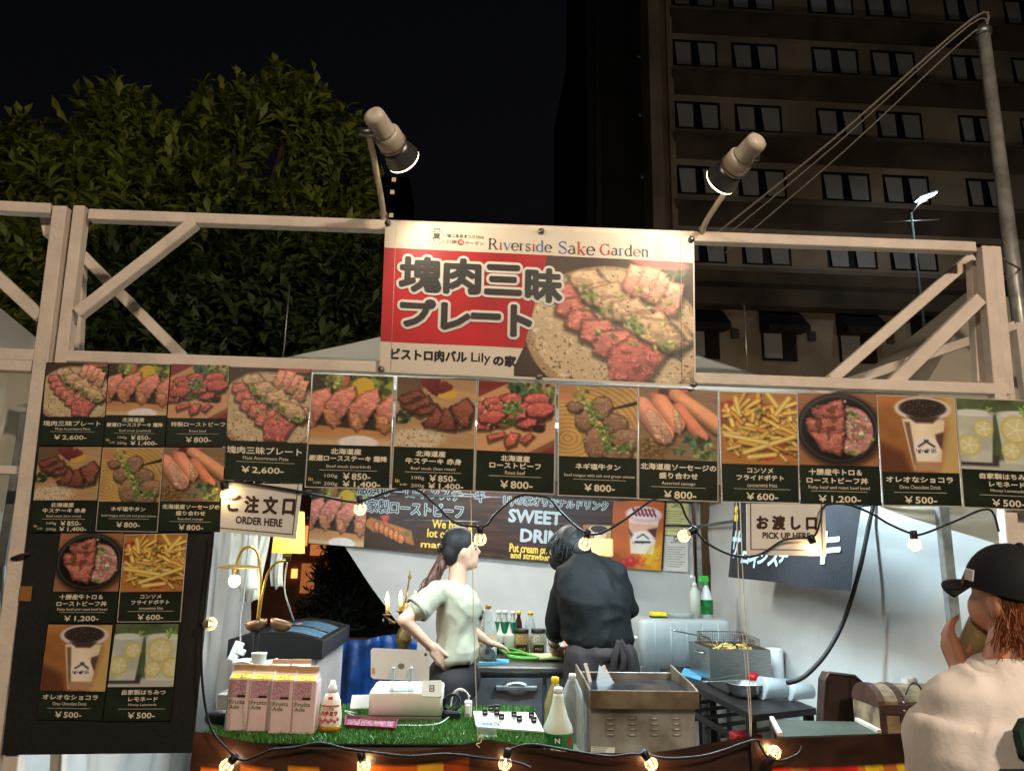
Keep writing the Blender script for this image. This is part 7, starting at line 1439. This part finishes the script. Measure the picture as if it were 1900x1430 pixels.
# ---- the woman: cream T-shirt, ponytail, hand on hip, looking along the counter
WY = 4.35; w = lambda x, y, d=0: P(x, y, WY+d)
hc = w(858, 1018); fwd = V3(1, .12, -.02).normalized(); sdv = V3(-.12, 1, 0).normalized()
pel = w(842, 1238); chest = w(838, 1118); nk = w(848, 1072)
body = [('e', hc, (.088, .074, .108)), ('e', hc+fwd*.03-V3(0, 0, .055), (.062, .056, .062)), ('e', hc+fwd*.092-V3(0, 0, .012), (.014, .011, .018)), ('e', hc+fwd*.083-V3(0, 0, .052), (.012, .02, .008)), ('e', hc+fwd*.075-V3(0, 0, .088), (.018, .02, .016)),
        ('e', hc-sdv*.072-fwd*.005-V3(0, 0, .015), (.018, .008, .03)), ('c', hc-fwd*.02-V3(0, 0, .05), .05, nk-V3(0, 0, .03), .052), ('c', nk-V3(0, 0, .08), .06, chest, .08), ('c', chest, .08, pel, .09), ('c', pel, .1, pel-V3(0, 0, .1), .12)]
sh1 = w(812, 1098, -.12); el1 = w(750, 1150, -.22); wr1 = w(800, 1200, -.16); body += [('c', nk-V3(0, 0, .06), .05, sh1, .05), ('c', sh1, .048, el1, .037), ('c', el1, .037, wr1, .024)]
body += hand(wr1, w(822, 1222, -.15)-wr1, V3(.4, 0, .9), 1.0, .25, w(835, 1226, -.16)-w(812, 1205, -.15))
sh2 = w(850, 1095, .14); el2 = w(870, 1165, .2); wr2 = w(905, 1190, .2); body += [('c', nk-V3(0, 0, .06), .05, sh2, .05), ('c', sh2, .046, el2, .036), ('c', el2, .036, wr2, .024)]+hand(wr2, (1, .3, -.3), (0, 1, 0), .95, .4)
for s in (-1, 1): hp = pel+V3(0, .085*s, -.08); kn = V3(hp.x+.02, hp.y, .46); an = V3(hp.x, hp.y, .09); body += [('c', hp, .085, kn, .055), ('c', kn, .055, an, .038), ('c', an-V3(.02, 0, .05), .034, an+V3(.13, 0, -.06), .026)]
wm = blob('person', body, SKIN, .0075, None, 4, label='woman in a cream T-shirt with a dark ponytail, hand on hip', cat='person')
TEE = M('cream_cotton', (172, 164, 140), .85, var=.05, sc=10, bump=.12, bsc=60)
ln_ = lambda t: nk*(1-t)+pel*t
tee = [('l', [(nk-V3(0, 0, .025), .058, .062), (nk-V3(-.004, 0, .045), .072, .10), (nk-V3(-.01, 0, .075), .09, .15), (nk+V3(.018, 0, -.13), .112, .168), (ln_(.4)+V3(.022, 0, 0), .120, .165), (ln_(.6)+V3(.014, 0, 0), .108, .152), (ln_(.78)+V3(.012, 0, 0), .112, .156), (ln_(.88)+V3(.012, 0, 0), .122, .162), (ln_(.94)+V3(.01, 0, 0), .112, .152)]), ('c', nk-V3(0, .03, .07), .058, sh1, .058), ('c', nk-V3(0, -.03, .07), .058, sh2, .056), ('c', sh1, .060, sh1+(el1-sh1)*.55, .069), ('c', sh2, .058, sh2+(el2-sh2)*.5, .062)]
ts = blob('shirt', tee, TEE, .008, wm, 5, [(.016, 6, (1.3, 1, .9)), (.007, 13, (1.6, 1, .8))])
cf0 = sh1+(el1-sh1)*.58; MB().lathe(cf0, [(.066, -.018), (.073, -.014), (.076, .014), (.070, .018)], 24, el1-sh1, False, False).build('sleeve_cuff', TEE, wm)
blob('trousers', [('e', pel-V3(0, 0, .06), (.15, .165, .14))]+[q for s in (-1, 1) for q in (('c', pel+V3(0, .085*s, -.08), .105, V3(pel.x+.02, pel.y+.085*s, .46), .08), ('c', V3(pel.x+.02, pel.y+.085*s, .46), .08, V3(pel.x, pel.y+.085*s, .1), .065))], M('black_trousers', (34, 28, 28), .8, var=.12), .012, wm, 4)
hr = [('e', hc-fwd*.022+V3(0, 0, .028), (.098, .084, .098)), ('e', hc-fwd*.055-V3(0, 0, .02), (.062, .074, .08)), ('c', hc-fwd*.08-V3(0, 0, .01), .035, w(829, 1024), .03)]
blob('hair', hr, HAIR, .008, wm, 4, [(.003, 30, (1, 1, .4))])
MB_s = [('e', w(826, 1022), (.035, .035, .04))]+[('e', w(826, 1022)+V3(.03*math.cos(t), .03*math.sin(t*2), .03*math.sin(t)), (.018, .02, .018)) for t in np.linspace(0, 5.5, 8)]
blob('scrunchie', MB_s, M('scrunchie_black', (20, 18, 22), .6, var=.2), .007, wm, 2)
pt0 = [w(828, 1026), w(816, 1050, -.03), w(803, 1075, -.05), w(790, 1096, -.06), w(784, 1106, -.06)]; blob('ponytail', [('c', pt0[k], (.030, .036, .036, .024, .01)[k], pt0[k+1], (.036, .036, .024, .01, .004)[k]) for k in range(4)], HAIRB, .007, wm, 3, [(.004, 30, (1, 1, .3))])
r = np.random.default_rng(3); strands('hair_strands', [[pt0[0]+V3(*r.normal(0, .014, 3)), pt0[1]+V3(*r.normal(0, .02, 3)), pt0[2]+V3(*r.normal(0, .022, 3)), pt0[3]+V3(*r.normal(0, .02, 3)), pt0[4]+V3(*r.normal(0, .016, 3))] for _ in range(50)], HAIRB, wm, .003)['kind'] = 'stuff'
for s in (-1,): MB().ball(hc+fwd*.070+sdv*.042*s+V3(0, 0, .002), .010, 10, 8, (.6, 1, .55)).build('eye', BLACK_PL, wm); MB().tube([hc+fwd*.075+sdv*.022*s+V3(0, 0, .022), hc+fwd*.062+sdv*.056*s+V3(0, 0, .02)], .004, 6).build('eyebrow', HAIR, wm)
# ---- the cook: black shirt, bent over the board, back to the viewer
KY = 4.38; k_ = lambda x, y, d=0: P(x, y, KY+d)
hc = k_(1056, 1014, .16); nk = k_(1082, 1040, .04); pel = k_(1118, 1215, -.04); chest = k_(1100, 1105, -.02)
f2 = V3(-.62, .55, -.55).normalized(); s2 = V3(.66, .75, 0).normalized()
shL = k_(1052, 1072, .02); elL = k_(1036, 1150, .10); wrL = k_(1028, 1200, .30); shR = k_(1146, 1064, .03); elR = k_(1168, 1128, .06); wrR = k_(1085, 1186, .36)
body = [('e', hc, (.09, .095, .108)), ('e', hc+f2*.05, (.06, .06, .065)), ('e', hc+f2*.105+V3(0, 0, .02), (.016, .014, .014)), ('e', hc+s2*.0-V3(.0, .085, .02)+V3(-.02, 0, 0), (.014, .014, .028)), ('c', hc-f2*.03, .055, nk, .05), ('c', nk, .06, chest, .09), ('c', chest, .09, pel, .1), ('c', pel, .11, pel-V3(0, 0, .12), .13),
        ('c', nk-V3(0, 0, .03), .04, shL, .04), ('c', nk-V3(0, 0, .03), .04, shR, .04), ('c', shL, .042, elL, .036), ('c', elL, .036, wrL, .027), ('c', shR, .042, elR, .036), ('c', elR, .04, wrR, .027)]
body += hand(wrL, V3(.35, .5, -.5), V3(.9, -.2, .2), 1.05, .75)+hand(wrR, V3(-.6, .5, -.35), V3(.4, .6, 0), 1.05, .8)
for s in (-1, 1): hp = pel+V3(.10*s, 0, -.1); body += [('c', hp, .095, V3(hp.x, hp.y, .48), .062), ('c', V3(hp.x, hp.y, .48), .062, V3(hp.x, hp.y-.02, .1), .042), ('c', V3(hp.x, hp.y-.03, .05), .038, V3(hp.x, hp.y+.14, .035), .03)]
ck = blob('person', body, SKIN, .008, None, 4, label='cook in a black shirt, seen from behind, bending over the cutting board', cat='person')
BSH = M('black_shirt', (15, 15, 15), .75, var=.15, sc=8, bump=.15, bsc=70, spec=.3)
lk = lambda t: nk*(1-t)+pel*t
sht = [('l', [(nk+V3(.005, -.01, .035), .062, .06), (nk+V3(.01, -.015, .0), .10, .075), (nk+V3(.012, -.02, -.045), .165, .095), (lk(.3)+V3(.01, -.03, 0), .195, .125), (lk(.45)+V3(.01, -.03, 0), .198, .135), (lk(.6)+V3(.006, -.02, 0), .192, .138), (lk(.74)+V3(0, -.01, 0), .195, .142), (lk(.83), .198, .146), (lk(.885), .180, .138), (lk(.91), .165, .13)]), ('c', nk+V3(-.02, -.01, -.035), .07, shL, .068), ('c', nk+V3(.03, -.01, -.03), .072, shR, .07), ('c', shL, .07, elL, .062), ('c', elL, .062, elL+(wrL-elL)*.36, .056), ('c', shR, .068, elR, .064), ('c', elR, .062, elR+(wrR-elR)*.5, .056)]
blob('shirt', sht, BSH, .009, ck, 6, [(.020, 4.5, (1.6, 1, .8)), (.010, 11, (1.2, 1, .8))])
cf1 = elL+(wrL-elL)*.42; MB().lathe(cf1, [(.050, -.03), (.060, -.024), (.062, .02), (.052, .028)], 22, wrL-elL, False, False).build('rolled_cuff', BSH, ck)
blob('collar', [('c', nk+V3(-.05, -.02, .03), .03, nk+V3(.06, -.03, .015), .03)], BSH, .008, ck, 3)
APR = M('apron_brown', (44, 34, 32), .8, var=.12, sc=12, bump=.1, bsc=60)
blob('apron', [('e', pel+V3(0, 0, .01), (.205, .16, .07)), ('c', pel-V3(.06, 0, .03), .15, V3(pel.x-.07, pel.y, .5), .15), ('c', pel-V3(-.06, 0, .03), .15, V3(pel.x+.08, pel.y, .5), .15)], APR, .012, ck, 4, [(.012, 6, (2, 1, .4))])
for a, b2, b3 in (((1150, 1188), (1158, 1225), (1150, 1262)), ((1150, 1188), (1140, 1222), (1136, 1262)), ((1150, 1188), (1164, 1215), (1172, 1262))): MB().tube(spline([k_(*a, -.21), k_(*b2, -.22), k_(*b3, -.2)], 5), .018, 8, flat=.35).build('apron_tie', APR, ck)
hr = [('e', hc+V3(.012, -.015, .016), (.106, .11, .112)), ('e', hc+V3(.035, -.03, -.03), (.085, .085, .095)), ('e', hc+V3(-.05, -.01, -.02), (.06, .085, .08)), ('e', nk+V3(-.01, -.03, .06), (.055, .05, .05))]; blob('hair', hr, HAIR, .008, ck, 3, [(.006, 28, (1, 1, .5))])
r = np.random.default_rng(11); pp = []
for _ in range(240):
    d = V3(*r.normal(size=3)); d.normalize(); p0 = hc+V3(d.x*.1, d.y*.1, abs(d.z)*.105+.01); o_ = V3(d.x, d.y, 0)*.03; pp.append([p0, p0+o_*.8+V3(-.008, 0, -.025), p0+o_*1.1+V3(-.015, 0, -.065-.03*r.random())])
strands('hair_strands', pp, HAIR, ck, .005, .0008)['kind'] = 'stuff'
blob('face_mask', [('e', hc+f2*.085-V3(0, 0, .035), (.062, .062, .06))], M('mask_black', (22, 22, 24), .8), .007, ck, 3); e0 = hc+V3(-.035, -.085, -.015); MB().tube(spline([e0, e0+V3(-.04, .0, -.03), hc+f2*.09-V3(.0, .03, .04)], 5), .003, 6).build('mask_strap', BLACK_RB, ck)
MB().lathe(wrL-V3(0, .02, -.03), [(.036, -.012), (.038, 0), (.036, .012)], 20, (wrL-elL), False, False).build('wristband', BLACK_RB, ck)
# ---- the customer in front: black cap, white hooded top, drinking
CYY = 1.62; c_ = lambda x, y, d=0: P(x, y, CYY+d)
HS = .86; hc = c_(1884, 1096); nk = c_(1880, 1214, -.01); ch = c_(1885, 1400, 0); shL = c_(1774, 1304, .02); shR = c_(2004, 1312, .0); elL = c_(1770, 1450, .10); elR = c_(2040, 1480, .05); wrL = c_(1786, 1250, .07); f3 = V3(-.30, .92, .22).normalized(); s3 = V3(-.95, -.31, 0).normalized(); u3 = f3.cross(s3); u3 = u3 if u3.z > 0 else -u3
body = [('e', hc, (.083*HS, .1*HS, .118*HS)), ('e', hc+f3*.05*HS-u3*.06*HS, (.060*HS, .064*HS, .06*HS)), ('e', hc+f3*.11*HS-V3(0, 0, .012), (.013, .013, .016)), ('e', hc+s3*.083*HS-f3*.012-u3*.03, (.014, .020, .032)), ('e', hc+s3*.094*HS-f3*.018-u3*.026, (.009, .016, .026)), ('c', hc-V3(0, .01, .05), .05, nk-V3(0, 0, .03), .064), ('c', nk-V3(0, 0, .1), .07, ch, .1), ('c', ch, .11, V3(ch.x, ch.y, .85), .13), ('c', nk-V3(0, 0, .1), .05, shL, .05), ('c', nk-V3(0, 0, .1), .05, shR, .05), ('c', shL, .058, elL, .045), ('c', elL, .042, wrL, .028), ('c', shR, .058, elR, .045), ('c', elR, .042, elR+V3(-.1, .2, -.1), .028)]
cup = c_(1822, 1172, .10); body += hand(wrL, V3(0, .5, .85), V3(.15, .8, -.5), .9, .8, V3(.5, -.3, .7))
for s in (-1, 1): hp = V3(ch.x+.1*s, ch.y, .85); body += [('c', hp, .1, V3(hp.x, hp.y, .46), .065), ('c', V3(hp.x, hp.y, .46), .065, V3(hp.x, hp.y, .1), .045), ('c', V3(hp.x, hp.y-.02, .05), .04, V3(hp.x, hp.y+.15, .035), .032)]
cu = blob('person', body, SKIN2, .0075, None, 4, label='customer in a black cap and white top, drinking from a cup', cat='person')
HOOD = M('white_fleece', (240, 230, 222), .9, var=.04, sc=8, bump=.1, bsc=80)
bodyt = [('l', [(nk+V3(0, 0, -.005), .066, .066), (nk-V3(0, 0, .03), .085, .078), (nk-V3(0, 0, .05), .145, .09), (nk-V3(0, 0, .075), .185, .105), (nk-V3(-.005, 0, .15), .195, .125), (nk*.4+ch*.6, .205, .14), (ch, .21, .145), (ch-V3(0, 0, .2), .212, .15), (V3(ch.x, ch.y, .85), .205, .15), (V3(ch.x, ch.y, .75), .2, .15)]), ('c', nk-V3(.05, 0, .09), .055, shL, .060), ('c', nk-V3(-.05, 0, .09), .055, shR, .060), ('c', shL, .068, elL, .070), ('c', elL, .062, elL+(wrL-elL)*.5, .045), ('c', shR, .068, elR, .07), ('c', elR, .068, elR+V3(-.08, .16, -.08), .05)]
blob('hooded_top', bodyt, HOOD, .009, cu, 14, [(.016, 5, (2.4, 2, .6)), (.007, 12, (1.6, 1.4, .7))])
blob('collar', [('c', nk+V3(.07*math.cos(t)*1.05, .07*math.sin(t), -.035+.012*math.sin(t)), .020, nk+V3(.07*math.cos(t+.5)*1.05, .07*math.sin(t+.5), -.035+.012*math.sin(t+.5)), .020) for t in np.linspace(0, 6.28, 13)], HOOD, .007, cu, 3)
blob('jeans', [('e', V3(ch.x, ch.y, .85), (.2, .15, .14))]+[q for s in (-1, 1) for q in (('c', V3(ch.x+.1*s, ch.y, .82), .115, V3(ch.x+.1*s, ch.y, .46), .085), ('c', V3(ch.x+.1*s, ch.y, .46), .085, V3(ch.x+.1*s, ch.y, .1), .07))], M('jeans', (30, 32, 44), .85), .014, cu, 4)
up = u3; cc = hc+u3*.028
CAP = M('black_cap', (15, 16, 22), .75, var=.15, sc=30, bump=.08, bsc=200)
dome = []
for k in range(9):
    t = math.pi/2*k/8; dome.append((.112*HS*math.cos(t)**.8 if k < 8 else .004, -.03+.118*HS*math.sin(t)))
MB().lathe(cc, dome, 36, up, capb=False, sx=.95, sy=1.07, ref=s3).build('cap_crown', CAP, cu)
br = cc-up*.028
def brim(u, v):
    a = D2R(-62+124*u); d = f3*math.cos(a)+s3*-math.sin(a); return br+d*(.103+.066*v*math.cos(a)**.7)*HS+u3*(-.014*v-.02*math.sin(a)**2*v)
MB().grid(brim, 24, 5).build('cap_brim', CAP, cu, solid=.004)
MB().ball(cc+up*.072, .008, 10, 6, (1, 1, .6)).build('cap_button', CAP, cu)
lb_ = cc+s3*.090+f3*.040-up*.004; MB().obox(lb_, f3, s3, up, .010, .002, .012, .001).build('cap_badge', WHITE_PL, cu)
hb_ = [('e', hc+V3(.012, -.028, -.045), (.076, .074, .068)), ('e', hc-f3*.05-V3(0, 0, .08), (.058, .045, .045))]; blob('hair', hb_, HAIRO, .008, cu, 3, [(.007, 24, (1, 1, .6))])
r = np.random.default_rng(17); pp = []
for _ in range(1100):
    a = r.uniform(-1.9, 1.5); d = (-f3*math.cos(a)+s3*math.sin(a)*1.0); p0 = hc+d*.070+V3(0, 0, r.uniform(-.075, .005)); pp.append([p0, p0+d*.012+V3(0, 0, -.02), p0+d*(.006+.016*r.random())+V3(r.normal(0, .010), r.normal(0, .010), -.045-.02*r.random())])
for _ in range(30):
    a = r.uniform(-.9, .9); d = f3*math.cos(a)+s3*abs(math.sin(a)); p0 = hc+d*.082+V3(0, 0, .03); pp.append([p0, p0+d*.015-V3(0, 0, .02), p0+d*.022+V3(0, 0, -.05)])
strands('hair_strands', pp, HAIRO, cu, .0022, .0006)['kind'] = 'stuff'
MB().tube([hc+s3*.080+V3(0, 0, -.048)+f3*.007*math.cos(t)+V3(0, 0, .007*math.sin(t)) for t in np.linspace(0, 6.2, 14)], .0012, 5).build('earring', STEEL, cu)
GRN = M('dark_green_patch', (28, 66, 52), .8, var=.15, sc=40)
pn = Panel(c_(1886, 1330, -.160), c_(1960, 1325, -.160), c_(1886, 1412, -.168), c_(1960, 1412, -.168)); MB().prism([pn.pt(u, v, .008) for u, v in ((.0, .3), (.15, .05), (.5, 0), (1, .1), (1, .9), (.5, 1), (.15, .85))], pn.n*-.02).build('letter_patch', GRN, cu)
# drink and bag the customer carries
dr = thing('drink_cup', 'clear plastic cup of yellow drink at the customer\'s mouth', 'cup', cup-V3(0, 0, .05)); axd = V3(.35, -.1, .55).normalized(); MB().lathe(cup, [(.030, -.06), (.040, .06), (.043, .075)], 22, axd, capt=False).build('cup_wall', clear_glass('cup_clear', (244, 246, 240), .06, .2), dr); MB().lathe(cup, [(.028, -.057), (.035, .015)], 22, axd).build('drink', M('yellow_drink', (226, 190, 30), .2, var=.15, sc=20, transl=.3), dr)
q = c_(1930, 1480, -.24); bg_ = thing('shoulder_bag', 'black shoulder bag at the customer\'s back, in the picture\'s corner', 'bag', q-V3(0, 0, .2)); MB().obox(q+V3(.06, 0, -.10), (1, 0, 0), (0, 1, 0), (0, 0, 1), .13, .05, .14, .03).build('body', M('bag_black', (16, 15, 17), .7), bg_)
def added_lamp_post(name, label, x, y, z, e, c):  # unseen lamp posts added behind the camera to light stall front and trees
    t = thing(name, label, 'street lamp', (x, y, 0), 'lamps added behind the viewer')
    MB().tube([(x, y, 0), (x, y, z+.3)], [.08, .05], 10).build('post', GALV, t)
    MB().lathe((x, y, z+.3), [(.05, -.1), (.3, .0), (.28, .05), (.05, .16)], 20).build('lamp_head', GALV, t)
    MB().ball((x, y, z+.15), .13, 14, 10).build('globe', glow('added_lamp_globe', (255, 214, 160), 12), t)
    point('street_light', (x, y, z-.05), e, c, .15, t)
added_lamp_post('street_lamp', 'globe lamp added behind the viewer to light the stall front', 2.4, -1.9, 4.8, 1250, (1, .82, .64))
added_lamp_post('street_lamp', 'second globe lamp added behind the viewer to light the trees', -3.6, -5.5, 6.2, 1500, (1, .82, .62))
def strip_light(label, x0, x1, y, z, e, c):
    fx = thing('strip_light', label, 'light', ((x0+x1)/2, y, z), 'strip lights under the tent roof')
    MB().box((x0, y-.04, z+.02), (x1, y+.04, z+.06), .005).build('housing', WHITE_PL, fx)
    MB().tube([(x0+.02, y, z+.008), (x1-.02, y, z+.008)], .012, 10).build('tube', glow('strip_tube', (225, 240, 255), 45), fx)
    for x in (x0+.1, x1-.1): MB().tube([(x, y, z+.06), (x, y, z+.5)], .004, 6).build('hanger', GALV, fx)
    point('strip', ((x0+x1)/2, y, z-.01), e, c, kind='AREA', parent=fx, shape='RECTANGLE', size=x1-x0, size_y=.06)
strip_light('white strip light under the tent roof near the pick-up end', .55, 1.45, 3.55, 2.26, 84, (.62, .86, 1))
strip_light('white strip light under the tent roof above the order table', -1.0, -.2, 3.5, 2.26, 46, (.72, .92, 1))
strip_light('white strip light under the back of the tent roof', -.4, .6, 5.0, 2.36, 38, (1, .95, .86))
nl = thing('strip_light', 'strip light inside the neighbouring tent', 'light', (-2.6, 3.45, 2.3), 'strip lights under the tent roof')
MB().box((-3.0, 3.42, 2.31), (-2.2, 3.48, 2.35), .004).build('housing', WHITE_PL, nl); point('strip', (-2.6, 3.45, 2.30), 22, (.75, .95, 1), .05, nl)
